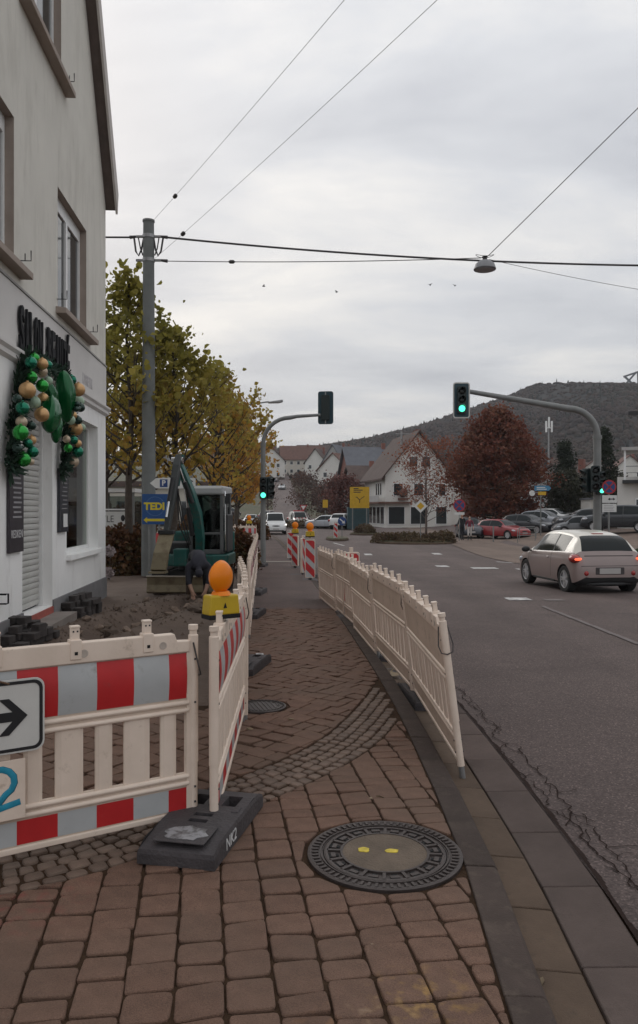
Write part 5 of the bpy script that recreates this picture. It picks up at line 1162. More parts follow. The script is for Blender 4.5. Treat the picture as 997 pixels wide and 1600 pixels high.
# signs
def sign_post(t, h, r=0.03, x=0, y=0.03): b = MB(); b.tube([(x, y, 0), (x, y, h)], r, 10); return b.build('post', M_POST, t, smooth='auto')
def plate(t, poly, m, y0=-0.004, y1=0.0, nm='plate'): b = MB(); b.prism(poly, y0, y1, axis='y'); return b.build(nm, m, t)
def circ(r, cx=0, cz=0, n=28): return [(cx+r*math.cos(2*math.pi*k/n), cz+r*math.sin(2*math.pi*k/n)) for k in range(n)]
def ring(t, r0, r1, cx, cz, m, y, nm='ring', n=28):
    b = MB(); a = circ(r0, cx, cz, n); c = circ(r1, cx, cz, n); b.add([(p[0], y, p[1]) for p in a]+[(p[0], y, p[1]) for p in c], [(i, (i+1) % n, n+(i+1) % n, n+i) for i in range(n)]); return b.build(nm, m, t)
M_SBLUE = mat('sign_blue', (0.01, 0.045, 0.17), 0.4, 0.1, 4); M_SRED = mat('sign_red', (0.35, 0.015, 0.02), 0.4, 0.1, 4); M_SYEL = mat('sign_yellow', (0.55, 0.33, 0.01), 0.45, 0.1, 3); M_SW = mat('sign_plain_white', (0.62, 0.62, 0.60), 0.45, 0.06, 4)
def no_stop(x, y, h, r, label, extra=True):
    t = empty('no_stopping_sign', (x, y, RZ(x, y)), 0, label, 'sign'); sign_post(t, h+r); plate(t, circ(r, 0, h), M_SRED, -0.006, 0); plate(t, circ(r*0.80, 0, h), M_SBLUE, -0.009, -0.0065, 'field')
    for a in ((45, -45) if extra else (45,)):
        Mx = Matrix.Translation((0, 0, h)) @ Matrix.Rotation(R(a), 4, 'Y'); b = MB(); b.box(-r*0.82, r*0.82, -0.012, -0.0095-0.0005*(a > 0), -r*0.09, r*0.09, 0, Mx); b.build('bar', M_SRED, t)
    return t
t = no_stop(9.50, 52.0, 2.42, 0.42, 'round no stopping sign on a post beside the pedestrians')
plate(t, [(-0.35, 1.78), (0.35, 1.78), (0.35, 1.95), (-0.35, 1.95)], M_SW)
t = no_stop(9.52, 25.2, 2.80, 0.235, 'round no stopping sign beside the right signal mast'); 
plate(t, [(-0.23, 2.28), (0.26, 2.28), (0.26, 2.53), (-0.23, 2.53)], M_SW, nm='arrow_plate'); plate(t, [(-0.05, 2.40), (0.03, 2.36), (0.03, 2.39), (0.13, 2.39), (0.13, 2.36), (0.2, 2.40), (0.13, 2.45), (0.13, 2.42), (0.03, 2.42), (0.03, 2.45)], M_SIGNB, -0.007, -0.0045, 'arrow')
plate(t, [(-0.23, 1.98), (0.24, 1.98), (0.24, 2.25), (-0.23, 2.25)], M_SW, nm='notice_plate')
for k in range(4): plate(t, [(-0.17, 2.03+k*0.05), (0.17-0.04*(k % 2), 2.03+k*0.05), (0.17-0.04*(k % 2), 2.045+k*0.05), (-0.17, 2.045+k*0.05)], mat('print_grey', (0.3, 0.29, 0.3), 0.6), -0.006, -0.0045, 'print_line')
# priority road sign
t = empty('priority_road_sign', (6.35, 48.0, RZ(6.35, 48)), 0, 'white and yellow diamond priority sign on the planted island', 'sign'); sign_post(t, 2.5)
d = lambda s, cz: [(s, cz), (0, cz+s), (-s, cz), (0, cz-s)]
plate(t, d(0.43, 2.35), M_SW); plate(t, d(0.24, 2.35), M_SYEL, -0.007, -0.0045, 'field')
# big yellow direction sign
t = empty('direction_sign', (4.02, 76, RZ(4.02, 76)), R(-4), 'large yellow direction board with a black junction diagram', 'sign')
for x in (-0.7, 0.7): sign_post(t, 3.0, 0.06, x, 0.06)
plate(t, rrect(1.92, 2.10, 0.08), M_SYEL, -0.03, 0.0).location.z = 2.55+0.75
b = MB(); b.tube([(0, -0.034, 2.75), (0, -0.034, 3.05), (-0.28, -0.034, 3.35), (-0.38, -0.034, 3.3)], 0.035, 6); b.tube([(0, -0.034, 3.05), (0.22, -0.034, 3.25), (0.48, -0.034, 3.42)], 0.03, 6); o = b.build('junction_diagram', M_SIGNB, t); 
for (z, w) in ((3.98, 0.9), (3.78, 0.7), (4.14, 0.5)):
    plate(t, [(-0.6, z), (-0.6+w, z), (-0.6+w, z+0.09), (-0.6, z+0.09)], M_SIGNB, -0.034, -0.031, 'destination_line')
t = empty('container', (4.02, 79.5, RZ(4, 79.5)), 0, 'teal container box standing below the yellow direction board', 'container'); b = MB(); b.box(-1.1, 1.1, -0.9, 0.9, 0.1, 2.35); b.build('body', mat('container_teal', (0.04, 0.085, 0.10), 0.6, 0.15, 2), t, bevel=0.02)
for k in range(11): b = MB(); b.box(-1.05+k*0.2, -0.97+k*0.2, -0.94, -0.902, 0.2, 2.25); b.build('rib', mat('container_teal', (0, 0, 0)), t)
# street name sign with blue and yellow plates
t = empty('street_name_sign', (15.6, 54, RZ(15.6, 54)), 0, 'tall post with a blue direction plate above a yellow plate', 'sign'); sign_post(t, 3.75, 0.045)
plate(t, [(-0.45, 3.22), (0.55, 3.22), (0.72, 3.40), (0.55, 3.58), (-0.45, 3.58)], mat('sign_sky_blue', (0.05, 0.20, 0.34), 0.45, 0.1, 3), -0.03, 0.0); plate(t, [(-0.2, 2.92), (0.36, 2.92), (0.36, 3.16), (-0.2, 3.16)], M_SYEL, -0.03, 0, 'plate'); plate(t, circ(0.2, -0.62, 3.05), M_SW, -0.03, 0, 'round_plate'); b = MB(); b.tube([(-0.5, -0.01, 3.1), (0, 0, 3.1)], 0.03, 6); b.build('bracket', M_POST, t)
for k in range(2): plate(t, [(-0.3, 3.30+k*0.12), (0.4-0.1*k, 3.30+k*0.12), (0.4-0.1*k, 3.36+k*0.12), (-0.3, 3.36+k*0.12)], M_SW, -0.034, -0.031, 'print_line')
# round blue arrow sign over the beacon, small give way and other far signs
t = empty('keep_right_sign', (1.62, 54, RZ(1.62, 54)), 0, 'round blue arrow sign above the far traffic island beacon', 'sign'); sign_post(t, 1.5); plate(t, circ(0.30, 0, 1.32), M_SBLUE); plate(t, [(-0.18, 1.45), (0.05, 1.25), (-0.02, 1.18), (0.2, 1.15), (0.17, 1.37), (0.1, 1.3), (-0.13, 1.5)], M_SW, -0.007, -0.0045, 'arrow')
t = empty('give_way_sign', (-1.8, 88, RZ(-1.8, 88)), 0, 'small white give way triangle at the far junction', 'sign'); sign_post(t, 2.4); plate(t, [(-0.45, 2.6), (0.45, 2.6), (0, 1.85)], M_SRED); plate(t, [(-0.28, 2.5), (0.28, 2.5), (0, 2.03)], M_SW, -0.007, -0.0045, 'field')
t = empty('yellow_sign', (0.75, 92, RZ(0.75, 92)), 0, 'small yellow board among the far bushes left of the big direction board', 'sign'); sign_post(t, 2.0, 0.05); plate(t, rrect(0.62, 0.95, 0.05), M_SYEL, -0.03, 0).location.z = 2.75
t = empty('white_sign', (-9.2, 76, RZ(-9, 76)), 0, 'low white board at the edge of the far green strip', 'sign'); sign_post(t, 1.5); plate(t, rrect(1.1, 0.6, 0.04), M_SW, -0.03, 0).location.z = 1.7
# discount shop sign and parking arrow sign by the hedge
t = empty('shop_arrow_sign', (-4.60, 21.3, S(21.3)), R(2), 'blue square shop sign with yellow letters and a yellow arrow pointing left', 'sign')
for x in (-0.12, 0.16): sign_post(t, 2.1, 0.03, x, 0.035)
M_TB = mat('shop_blue', (0.008, 0.065, 0.22), 0.4, 0.1, 3); M_TY = mat('shop_yellow', (0.62, 0.50, 0.02), 0.45, 0.08, 4)
o = plate(t, rrect(0.72, 0.84, 0.02), M_TB, -0.03, 0); o.location = (0.06, 0, 1.90)
o = ring(t, 0.265, 0.255, 0.06, 1.98, mat('ring_blue', (0.10, 0.2, 0.36), 0.5), -0.0325)
text('lettering', 'TEDI', 0.27, M_TY, frame((0.04, -0.031, 1.97), (1, 0, 0), (0, 0, 1)), t, depth=0.003, xscale=1.0, bold=0.012)
plate(t, [(-0.26, 1.60), (-0.16, 1.52), (-0.16, 1.565), (0.32, 1.565), (0.32, 1.635), (-0.16, 1.635), (-0.16, 1.68)], M_TY, -0.035, -0.031, 'arrow')
t = empty('parking_arrow_sign', (-3.66, 19.9, S(19.9)), 0, 'white arrow shaped parking sign pointing left behind the excavator boom', 'sign'); sign_post(t, 2.75, 0.035, 0.35, 0.04)
plate(t, [(-0.72, 2.55), (-0.55, 2.415), (0.46, 2.415), (0.46, 2.685), (-0.55, 2.685)], M_SW, -0.02, 0); plate(t, [(-0.46, 2.45), (-0.26, 2.45), (-0.26, 2.65), (-0.46, 2.65)], M_SBLUE, -0.024, -0.0205, 'field')
text('lettering', 'P', 0.19, M_SW, frame((-0.36, -0.0245, 2.55), (1, 0, 0), (0, 0, 1)), t, depth=0.002, bold=0.006)
for (x0, x1) in ((-0.2, -0.12), (0.18, 0.26), (0.30, 0.38)): plate(t, [(x0, 2.47), (x1, 2.47), (x1-0.02, 2.60), (x0+0.01, 2.60)], M_SIGNB, -0.024, -0.0205, 'symbol')
b = MB(); b.tube([(0.14, -0.022, 2.60), (0.22, -0.022, 2.645), (0.32, -0.022, 2.64), (0.40, -0.022, 2.59)], 0.012, 5); b.build('symbol', M_SIGNB, t)
t = empty('litter_bin', (-4.22, 20.6, S(21)), 0, 'small red litter bin on a post right of the blue shop sign', 'bin'); sign_post(t, 1.3, 0.03); b = MB(); b.lathe([(0.10, 0.82), (0.13, 0.86), (0.13, 1.22), (0.12, 1.26), (0.02, 1.27)], 16, 0, Matrix.Translation((0, -0.13, 0))); b.build('body', mat('bin_red', (0.45, 0.03, 0.03), 0.5), t, smooth='auto'); b = MB(); b.box(-0.02, 0.02, -0.1, 0.03, 0.95, 1.1); b.build('bracket', M_POST, t)
# glazed shelter and framed board behind the hedge
t = empty('glazed_shelter', (-8.0, 29.5, S(29.5)), 0, 'pale glazed shelter with flat roof behind the hedge at the salon corner', 'shelter')
b = MB(); b.box(-1.6, 1.15, -0.9, 0.9, 2.62, 2.76); b.build('roof', M_UPVC, t)
for x in (-1.5, -0.3, 1.05): b = MB(); b.box(x-0.04, x+0.04, -0.82, -0.74, 0, 2.62); b.build('post', M_POST, t); b = MB(); b.box(x-0.04, x+0.04, 0.74, 0.82, 0, 2.62); b.build('post', M_POST, t)
for (x0, x1) in ((-1.46, -0.34), (-0.26, 1.01)): b = MB(); b.box(x0, x1, 0.77, 0.785, 0.2, 2.5); b.build('glass_panel', clear_glass('shelter_glass', (0.7, 0.75, 0.72), 0.7), t)
b = MB(); b.box(-1.4, 0.9, 0.3, 0.7, 0.45, 0.52); b.build('bench', M_POST, t)
t = empty('framed_board', (-6.95, 25.6, S(25.6)), 0, 'white framed advertising board with dark lettering above the hedge', 'board')
b = MB(); b.box(-0.75, 0.62, -0.02, 0.0, 0.9, 1.88); b.build('panel', M_SW, t)
for (a0, a1, c0, c1) in ((-0.75, 0.70, 1.92, 1.97), (0.65, 0.70, 0.9, 1.92), (-0.80, -0.75, 0.9, 1.97)): b = MB(); b.box(a0, a1, -0.05, 0.0, c0, c1); b.build('frame_bar', M_UPVC, t)
for x in (-0.7, 0.6): sign_post(t, 1.0, 0.03, x, 0.02)
text('lettering', 'STYLE', 0.32, mat('print_dark', (0.05, 0.05, 0.05), 0.6), frame((-0.22, -0.021, 1.62), (1, 0, 0), (0, 0, 1)), t, depth=0.002, xscale=0.8)
b = MB(); b.ball((0.42, -0.03, 1.66), 0.09, 12, 8, sc=(0.75, 0.1, 1.2)); b.build('head_emblem', M_SIGNB, t, smooth=True)
# railings and bollards on the forecourt
for i, (x, y) in enumerate(((11.35, 50.0), (13.1, 48.5), (14.0, 51.5))):
    t = empty('hoop_railing', (x, y, RZ(x, y)), 0.2, ['single grey post in front of the red parked car', 'grey hoop railing in front of the red car bonnet', 'grey hoop railing beside the street name post'][i], 'railing'); b = MB()
    if i: b.tube([(-0.6, 0, 0), (-0.6, 0, 0.85), (-0.5, 0, 0.95), (0.5, 0, 0.95), (0.6, 0, 0.85), (0.6, 0, 0)], 0.025, 8); b.tube([(-0.6, 0, 0.5), (0.6, 0, 0.5)], 0.018, 8)
    else: b.tube([(0, 0, 0), (0, 0, 1.05)], 0.045, 10)
    b.build('tube', M_POST, t, smooth='auto')
# birds
for i, (px, py) in enumerate(((412, 447), (526, 456), (672, 445), (711, 446))):
    Y = 60; x, z = (px-498.5)/1200*Y, EYE-(py-795)/1200*Y; b = MB(); b.ball((0, 0, 0), 0.07, 8, 6, sc=(0.7, 1.8, 0.7)); t = empty('bird', (x, Y, z), random.uniform(0, 6), ['leftmost of the four tiny dark birds in the sky', 'second tiny dark bird from the left in the sky', 'third tiny dark bird from the left in the sky', 'rightmost of the four tiny dark birds in the sky'][i], 'bird', 'birds in the sky')
    b.build('body', M_BLK, t, smooth=True); w = MB()
    for s in (-1, 1): w.add([(0, 0.05, 0.02), (0, -0.06, 0.02), (s*0.18, -0.05, 0.09), (s*0.20, 0.02, 0.09)], [(0, 1, 2, 3)]); 
    w.build('wings', M_BLK, t)

# ------------------------------------------------------------------ trees
M_BARK = mat('bark', (0.075, 0.06, 0.048), 0.95, 0.3, 6, 0.6, 30)
def leaf_mesh(P, D, size, rngs, curl=0.25, lobes=True):
    """numpy: leaves at points P with outward directions D; each leaf a folded six-point blade"""
    n = len(P); s = size*rngs.uniform(0.4, 1.4, n)[:, None]
    a = rngs.normal(size=(n, 3)) + D*0.9; a[:, 2] -= 0.35; a /= np.linalg.norm(a, axis=1)[:, None]
    r = rngs.normal(size=(n, 3)); u = np.cross(a, r); u /= np.linalg.norm(u, axis=1)[:, None]; w = np.cross(a, u)
    pts = [P, P+a*s*0.35+u*s*0.42+w*s*curl*0.6, P+a*s*0.75+u*s*0.30+w*s*curl*0.4, P+a*s*1.0-w*s*0.1, P+a*s*0.75-u*s*0.30+w*s*curl*0.4, P+a*s*0.35-u*s*0.42+w*s*curl*0.6]
    V = np.stack(pts, 1).reshape(-1, 3); b = np.arange(n)*6
    F = np.stack([np.stack([b, b+1, b+2, b+3], 1), np.stack([b, b+3, b+4, b+5], 1)], 1).reshape(-1, 4)
    return V, F
def np_mesh(name, V, F, m, parent=None, loc=None):
    me = bpy.data.meshes.new(name); k = F.shape[1]; me.vertices.add(len(V)); me.vertices.foreach_set('co', V.astype(np.float32).ravel()); me.loops.add(F.size); me.loops.foreach_set('vertex_index', F.astype(np.int32).ravel())
    me.polygons.add(len(F)); me.polygons.foreach_set('loop_start', np.arange(len(F), dtype=np.int32)*k); me.update(calc_edges=True); me.materials.append(m)
    o = bpy.data.objects.new(name, me); COL.objects.link(o)
    if parent: o.parent = parent
    if loc is not None: o.location = loc
    return o
def tree(name, base, h, rfun, z0, nb, nl, size, leafm, label, cat='tree', seed=1, group=None, r0=0.14, up=0.75, clump=0.32, twig=False, barkm=None):
    """trunk, limbs and twigs as tapered tubes; leaves cluster round the twig ends. rfun(t) = crown radius at height fraction t"""
    rg = np.random.default_rng(seed); rd = random.Random(seed); t = empty(name, base, 0, label, cat, group); wood = MB()
    tr = [(0, 0, 0)]; x = y = 0
    for k in range(1, 9): x += rd.gauss(0, h*0.006); y += rd.gauss(0, h*0.006); tr.append((x, y, h*0.97*k/8))
    trp = [Vector(p) for p in tr]; wood.tube(trp, [r0*(1-0.9*k/8)+0.008 for k in range(9)], 8)
    ends = []; dirs = []
    for k in range(nb):
        f = (k+rd.random())/nb; z = z0+(h*0.97-z0)*f; i = min(int(z/(h*0.97)*8), 7); p = trp[i].lerp(trp[i+1], z/(h*0.97)*8-i)
        tt = (z-z0)/(h-z0); R_ = rfun(tt)*rd.uniform(0.75, 1.08); a = k*2.4+rd.uniform(-0.5, 0.5); d = Vector((math.cos(a), math.sin(a), up*rd.uniform(0.5, 1.3)))
        tip = p+Vector((d.x*R_, d.y*R_, d.z*R_*0.55)); tip.z = min(tip.z, h*1.0); mid = p.lerp(tip, 0.5)+Vector((0, 0, -0.06*R_)); br = r0*0.32*(1-0.7*tt)+0.006
        wood.tube([p, mid, tip], [br, br*0.6, 0.005], 5)
        for q in range(4 if not twig else 7):
            s = rd.uniform(0.35, 1.0); b0 = p.lerp(tip, s); l = R_*rd.uniform(0.25, 0.5); dd = Vector((d.x+rd.gauss(0, 0.8), d.y+rd.gauss(0, 0.8), d.z+rd.gauss(0, 0.5))).normalized(); e = b0+dd*l
            wood.tube([b0, e], [br*0.3+0.003, 0.003], 4, caps=False)
            for _ in range(3): s2 = rd.uniform(0.2, 1); c = b0.lerp(e, s2); ends.append(tuple(c)); dirs.append((dd.x, dd.y, dd.z))
        ends.append(tuple(tip)); dirs.append(tuple(d.normalized()))
    wood.build('trunk', barkm or M_BARK, t, smooth=True)
    if nl:
        ends = np.array(ends); dirs = np.array(dirs); ii = rg.integers(0, len(ends), nl); P = ends[ii]+rg.normal(size=(nl, 3))*clump*np.array((1, 1, 0.8)); V, F = leaf_mesh(P, dirs[ii], size, rg); np_mesh('crown', V, F, leafm, t)
    return t
_gr = [(0.11, 0.105, 0.027), (0.20, 0.185, 0.04), (0.30, 0.265, 0.058), (0.38, 0.31, 0.075)]
M_PLANE = [mat('plane_leaf_%d' % i, (0, 0, 0), 0.7, 0.2, 0.55, island=c, spec=0.3, leaf=0.5, zmix=(z0, z0+3.2, _gr)) for i, (z0, c) in enumerate((
    (5.7, [(0.174, 0.077, 0.024), (0.369, 0.204, 0.043), (0.426, 0.290, 0.062), (0.290, 0.253, 0.057), (0.524, 0.369, 0.098)]),
    (7.4, [(0.232, 0.098, 0.027), (0.446, 0.222, 0.046), (0.485, 0.310, 0.068), (0.290, 0.253, 0.062), (0.550, 0.369, 0.098)]),
    (7.4, [(0.232, 0.081, 0.027), (0.485, 0.204, 0.046), (0.485, 0.253, 0.057), (0.310, 0.165, 0.043), (0.550, 0.330, 0.088)])))]
pyr = lambda R0: (lambda t: R0*(0.62+1.3*t if t < 0.25 else 0.95*((1-t)/0.75)**1.05+0.07))
PT = [(-5.72, 22.9, 8.95, 1.95, 0), (-7.6, 27.2, 8.4, 2.1, 0), (-4.72, 24.3, 7.55, 2.1, 0), (-7.0, 31.5, 7.4, 2.2, 0), (-4.75, 34.0, 8.6, 2.2, 1), (-4.75, 40.5, 7.9, 2.3, 1), (-5.1, 47, 7.7, 2.3, 2), (-5.7, 54, 7.5, 2.2, 2)]
PL = ['tallest plane tree with thin green top beside the salon gable', 'plane tree behind the tallest one at the salon wall', 'yellow green plane tree just right of the utility pole', 'yellowing plane tree behind the utility pole', 'plane tree above the excavator cab', 'rust tinged plane tree behind the street lamp arm', 'brown plane tree next to the curved signal mast', 'farthest plane tree of the row behind the signal mast']
for i, (x, y, h, r, k) in enumerate(PT):
    tree('plane_tree', (x, y, S(y)-0.05), h, pyr(r), 2.7 if i < 4 else 2.0, 50, 2500, 0.18 if i < 5 else 0.22, M_PLANE[k], PL[i], seed=20+i, group='plane trees along the path', r0=0.13, clump=0.20, up=1.9)
# hedge in front of the trees: stems and leaves in a box of foliage
M_HEDGE = mat('hedge_leaf', (0, 0, 0), 0.75, 0.2, 1.2, leaf=0.25, island=[(0.045, 0.020, 0.011), (0.09, 0.038, 0.016), (0.13, 0.052, 0.018), (0.09, 0.07, 0.025), (0.16, 0.075, 0.03)])
def bush(name, cx, cy, z, lx, ly, lz, n, size, m, label, seed, cat='bush', group=None, stems=14, pw=0.55):
    rg = np.random.default_rng(seed); t = empty(name, (cx, cy, z), 0, label, cat, group); rd = random.Random(seed); w = MB()
    for k in range(stems):
        a = rd.uniform(-lx, lx)*0.85; c = rd.uniform(-ly, ly)*0.7; w.tube([(a*0.7, c*0.7, 0), (a*0.85+rd.gauss(0, .05), c, lz*0.5), (a+rd.gauss(0, .1), c, lz*0.92)], [0.02, 0.014, 0.004], 5)
    w.build('stems', M_BARK, t)
    d = rg.normal(size=(n, 3)); d /= np.linalg.norm(d, axis=1)[:, None]; d[:, 2] = np.abs(d[:, 2])*1.0-0.15*rg.random(n); r = rg.random(n)**0.30
    P = d*r[:, None]; P = np.sign(P)*np.abs(P)**pw; P = P*np.array((lx, ly, lz)); bump = 1+0.13*np.sin(P[:, :1]*3.1+seed)+0.10*np.sin(P[:, 1:2]*4.3+P[:, :1]*5.7); P *= bump; P[:, 2] = np.maximum(P[:, 2], 0.02)
    V, F = leaf_mesh(P, d, size, rg); np_mesh('foliage', V, F, m, t); return t
bush('hedge', -6.75, 23.2, S(23)-0.04, 2.0, 0.75, 1.35, 11000, 0.13, M_HEDGE, 'russet brown hedge between the salon and the excavator', 5, 'hedge', stems=40)
bush('hedge', -3.1, 24.2, S(24)-0.04, 1.1, 0.7, 1.2, 3800, 0.13, M_HEDGE, 'low brown hedge behind the excavator', 6, 'hedge', stems=20)
M_PANS = mat('hydrangea', (0.42, 0.36, 0.36), 0.9, 0.2, 9)
for i, (x, y, z) in enumerate(((-5.62, 20.6, 0.62), (-5.66, 20.6, 0.05))):
    rg = np.random.default_rng(i); n = 260; d = rg.normal(size=(n, 3)); d /= np.linalg.norm(d, axis=1)[:, None]; V, F = leaf_mesh(d*0.10, d, 0.07, rg); t = empty('hydrangea_bloom', (x, y, S(20.6)), 0, ['upper pale hydrangea bloom at the salon corner', 'lower pale hydrangea bloom at the salon corner'][i], 'flower', 'hydrangea blooms'); np_mesh('petals', V, F, M_PANS, t, (0, 0, z+0.14)); b = MB(); b.tube([(0, 0, -0.02), (0.02, 0.02, z+0.1)], 0.01, 5); b.build('stem', M_BARK, t)
# red oak behind the parked cars, bare red tree before the white house
M_OAK = mat('oak_red_leaf', (0, 0, 0), 0.75, 0.2, 0.5, leaf=0.3, island=[(0.07, 0.022, 0.016), (0.14, 0.040, 0.025), (0.19, 0.058, 0.033), (0.15, 0.065, 0.038), (0.23, 0.10, 0.055)])
tree('red_oak', (15.9, 68, RZ(15.9, 68)), 10.6, lambda t: 4.0*(0.80+0.9*t if t < 0.22 else max(0.1, 1.0-((t-0.22)/0.78)**1.9)), 0.8, 95, 22000, 0.24, M_OAK, 'big round oak with dark red leaves behind the parked cars', seed=61, r0=0.28, clump=0.42, up=0.6)
tree('red_tree', (9.2, 66, RZ(9, 66)-0.2), 8.0, lambda t: 3.1*(0.75+0.55*t if t < 0.4 else 0.97-0.45*(t-0.4)), 1.2, 46, 3300, 0.15, mat('thin_red_leaf', (0, 0, 0), 0.8, 0.2, 0.6, leaf=0.3, island=[(0.12, 0.045, 0.03), (0.24, 0.075, 0.04), (0.30, 0.12, 0.06)]), 'half bare tree with thin red leaves in front of the white house', seed=77, r0=0.10, clump=0.30, twig=True, up=1.5, barkm=mat('twig_grey', (0.13, 0.10, 0.085), 0.95))
M_TWIG = mat('twig_brown', (0.12, 0.088, 0.078), 0.95, 0.2, 3)
M_BROWN = mat('brown_leaf', (0, 0, 0), 0.8, 0.2, 0.5, leaf=0.2, island=[(0.07, 0.048, 0.042), (0.12, 0.075, 0.06), (0.15, 0.08, 0.06)])
M_DKGREEN = mat('conifer', (0, 0, 0), 0.8, 0.2, 0.6, island=[(0.010, 0.016, 0.010), (0.020, 0.030, 0.016), (0.03, 0.04, 0.02)])
FT = [(-2.0, 108, 6.8, 2.3, 1500, M_BROWN, 'bare brownish tree left of the far bushes'), (1.3, 104, 5.6, 2.4, 1500, M_BROWN, 'grey brown bare tree in the middle of the far junction'), (3.0, 98, 6.0, 2.2, 5000, mat('redbrown_leaf', (0, 0, 0), 0.8, 0.2, 0.5, island=[(0.09, 0.042, 0.036), (0.16, 0.062, 0.05), (0.18, 0.08, 0.06)]), 'reddish brown tree left of the yellow direction board'), (-8.6, 128, 5.5, 1.8, 700, M_BROWN, 'thin bare tree beside the far uphill road'), (5.9, 112, 6.5, 2.2, 1500, M_BROWN, 'bare tree behind the yellow direction board'), (-3.6, 150, 5.5, 2.2, 900, M_BROWN, 'small bare tree by the far houses')]
for i, (x, y, h, r, n, m, l) in enumerate(FT): tree('bare_tree', (x, y, RZ(x, y)-0.2), h, (lambda r: lambda t: r*(0.6+1.0*t if t < 0.4 else 1.0-0.55*(t-0.4)/0.6))(r), 1.0, 45, n, 0.22, m, l, seed=100+i, r0=0.12, clump=0.4, twig=True, up=1.2, barkm=M_TWIG, group='trees round the far junction')
cone = lambda R0: (lambda t: R0*(1-t)*0.95+0.12)
tree('cypress', (21.6, 58, RZ(21.6, 58)-0.1), 7.7, lambda t: 0.62*max(0.15, math.sin(math.pi*min(1, 0.2+0.78*t))), 0.3, 60, 5000, 0.16, M_DKGREEN, 'slim dark cypress behind the right signal mast', seed=130, r0=0.12, clump=0.16)
tree('spruce', (24.2, 75, RZ(24, 75)-0.1), 8.2, cone(2.0), 0.5, 70, 6000, 0.2, M_DKGREEN, 'dark pointed spruce behind the silver parked car', seed=131, r0=0.16, clump=0.22, up=0.1)
M_OLIVE = mat('olive_leaf', (0, 0, 0), 0.8, 0.2, 0.5, island=[(0.022, 0.025, 0.014), (0.04, 0.042, 0.022), (0.06, 0.055, 0.03)])
for i, (x, y, h, r, l) in enumerate(((22.6, 70, 4.6, 2.0, 'broad olive green tree left of the right signal mast'), (26.2, 72, 4.4, 2.2, 'olive green tree behind the dark parked cars'), (31.5, 84, 5.2, 2.8, 'olive tree behind the cypress'))):
    tree('evergreen_tree', (x, y, RZ(x, y)-0.1), h, (lambda r: lambda t: r*max(0.2, math.sin(math.pi*min(1, 0.2+0.75*t))))(r), 0.4, 50, 6500, 0.22, M_OLIVE, l, seed=140+i, r0=0.14, clump=0.35)
# planted islands
M_SHRUB = mat('shrub_leaf', (0, 0, 0), 0.85, 0.2, 1.0, leaf=0.25, island=[(0.06, 0.038, 0.026), (0.11, 0.065, 0.038), (0.10, 0.08, 0.04), (0.15, 0.09, 0.05)])
def island_bed(name, poly, cx, cy):
    b = MB(); b.prism([(x+cx, y+cy) for x, y in poly], 0, 0.12); o = b.build(name, M_GUT, loc=(0, 0, RZ(cx, cy)), bevel=0.02); o['kind'] = 'structure'
    b = MB(); b.prism([((x*0.93)+cx, (y*0.93)+cy) for x, y in poly], 0.05, 0.17); q = b.build('soil', M_GRASS, o); return o
def oval(a, b_, n=24): return [(a*math.cos(2*math.pi*k/n), b_*math.sin(2*math.pi*k/n)) for k in range(n)]
island_bed('planted_island', oval(2.5, 2.2), 6.1, 48.8); island_bed('planted_island', oval(1.3, 2.0), 3.9, 65); island_bed('traffic_island', oval(0.8, 3.0), 1.3, 54.5)
for i, (x, y, lx, ly, lz, n, l) in enumerate(((5.1, 49.0, 1.7, 1.2, 0.62, 3400, 'low brown shrub on the left half of the planted island'), (7.5, 48.6, 1.15, 1.0, 0.66, 3000, 'rounded olive shrub on the right half of the planted island'), (6.2, 47.4, 1.6, 0.5, 0.22, 1500, 'flat brown ground cover along the front of the planted island'), (3.9, 65, 1.05, 1.3, 0.72, 2600, 'round dark shrub beside the white car on the small island'), (-8.4, 84, 2.6, 1.6, 0.5, 2600, 'low green brown shrubs on the far left strip'), (-1.0, 86, 5.0, 1.6, 0.85, 4500, 'long dark hedge across the far junction'))):
    bush('shrub', x, y, RZ(x, y)+0.1, lx, ly, lz, n, 0.11 if i < 4 else 0.16, M_SHRUB, l, 200+i, group='shrubs round the junction', pw=0.85)
M_TURF = mat('turf', (0, 0, 0), 0.9, 0.2, 2, island=[(0.03, 0.05, 0.012), (0.05, 0.08, 0.02)])
rg = np.random.default_rng(3); n = 5000; P = np.stack([rg.uniform(12.0, 18, n), rg.uniform(30.5, 33.5, n), np.zeros(n)], 1); P[:, 2] = [RZ(a, c)+0.05 for a, c in P[:, :2]]; V, F = leaf_mesh(P, np.tile((0, 0, 2.2), (n, 1)), 0.32, rg)
tag(np_mesh('grass', V, F, M_TURF), 'green grass verge right of the pink car', 'grass', kind='stuff')
# fallen leaves on the paving
rg = np.random.default_rng(9); LP = [(0.0, 5.22, 0), (0.36, 4.55, 0), (-0.52, 5.9, 0), (0.72, 8.35, -0.08), (0.78, 8.5, -0.08), (0.30, 4.5, 0), (0.2, 3.0, 0), (0.86, 2.95, -.1), (-1.0, 4.6, 0), (0.8, 4.6, -.1), (0.4, 6.9, 0), (-0.2, 6.2, 0)]
b = MB()
for i, (x, y, z) in enumerate(LP):
    V, F = leaf_mesh(np.array([(0, 0, 0.012)]), np.array([(0.5, 0.5, 0)]), 0.06 if i not in (3, 4) else 0.16, rg, curl=0.15); o = np_mesh('fallen_leaf', V, F, mat('dead_leaf', (0.25, 0.19, 0.12), 0.8, 0.2, 9), None, (x, y, S(y)+z)); o.rotation_euler = (0.1, 0.1, i*1.3); o.scale.z = 0.25
    tag(o, 'fallen autumn leaf lying on the pavement or in the gutter', 'leaf', 'fallen leaves on the pavement')
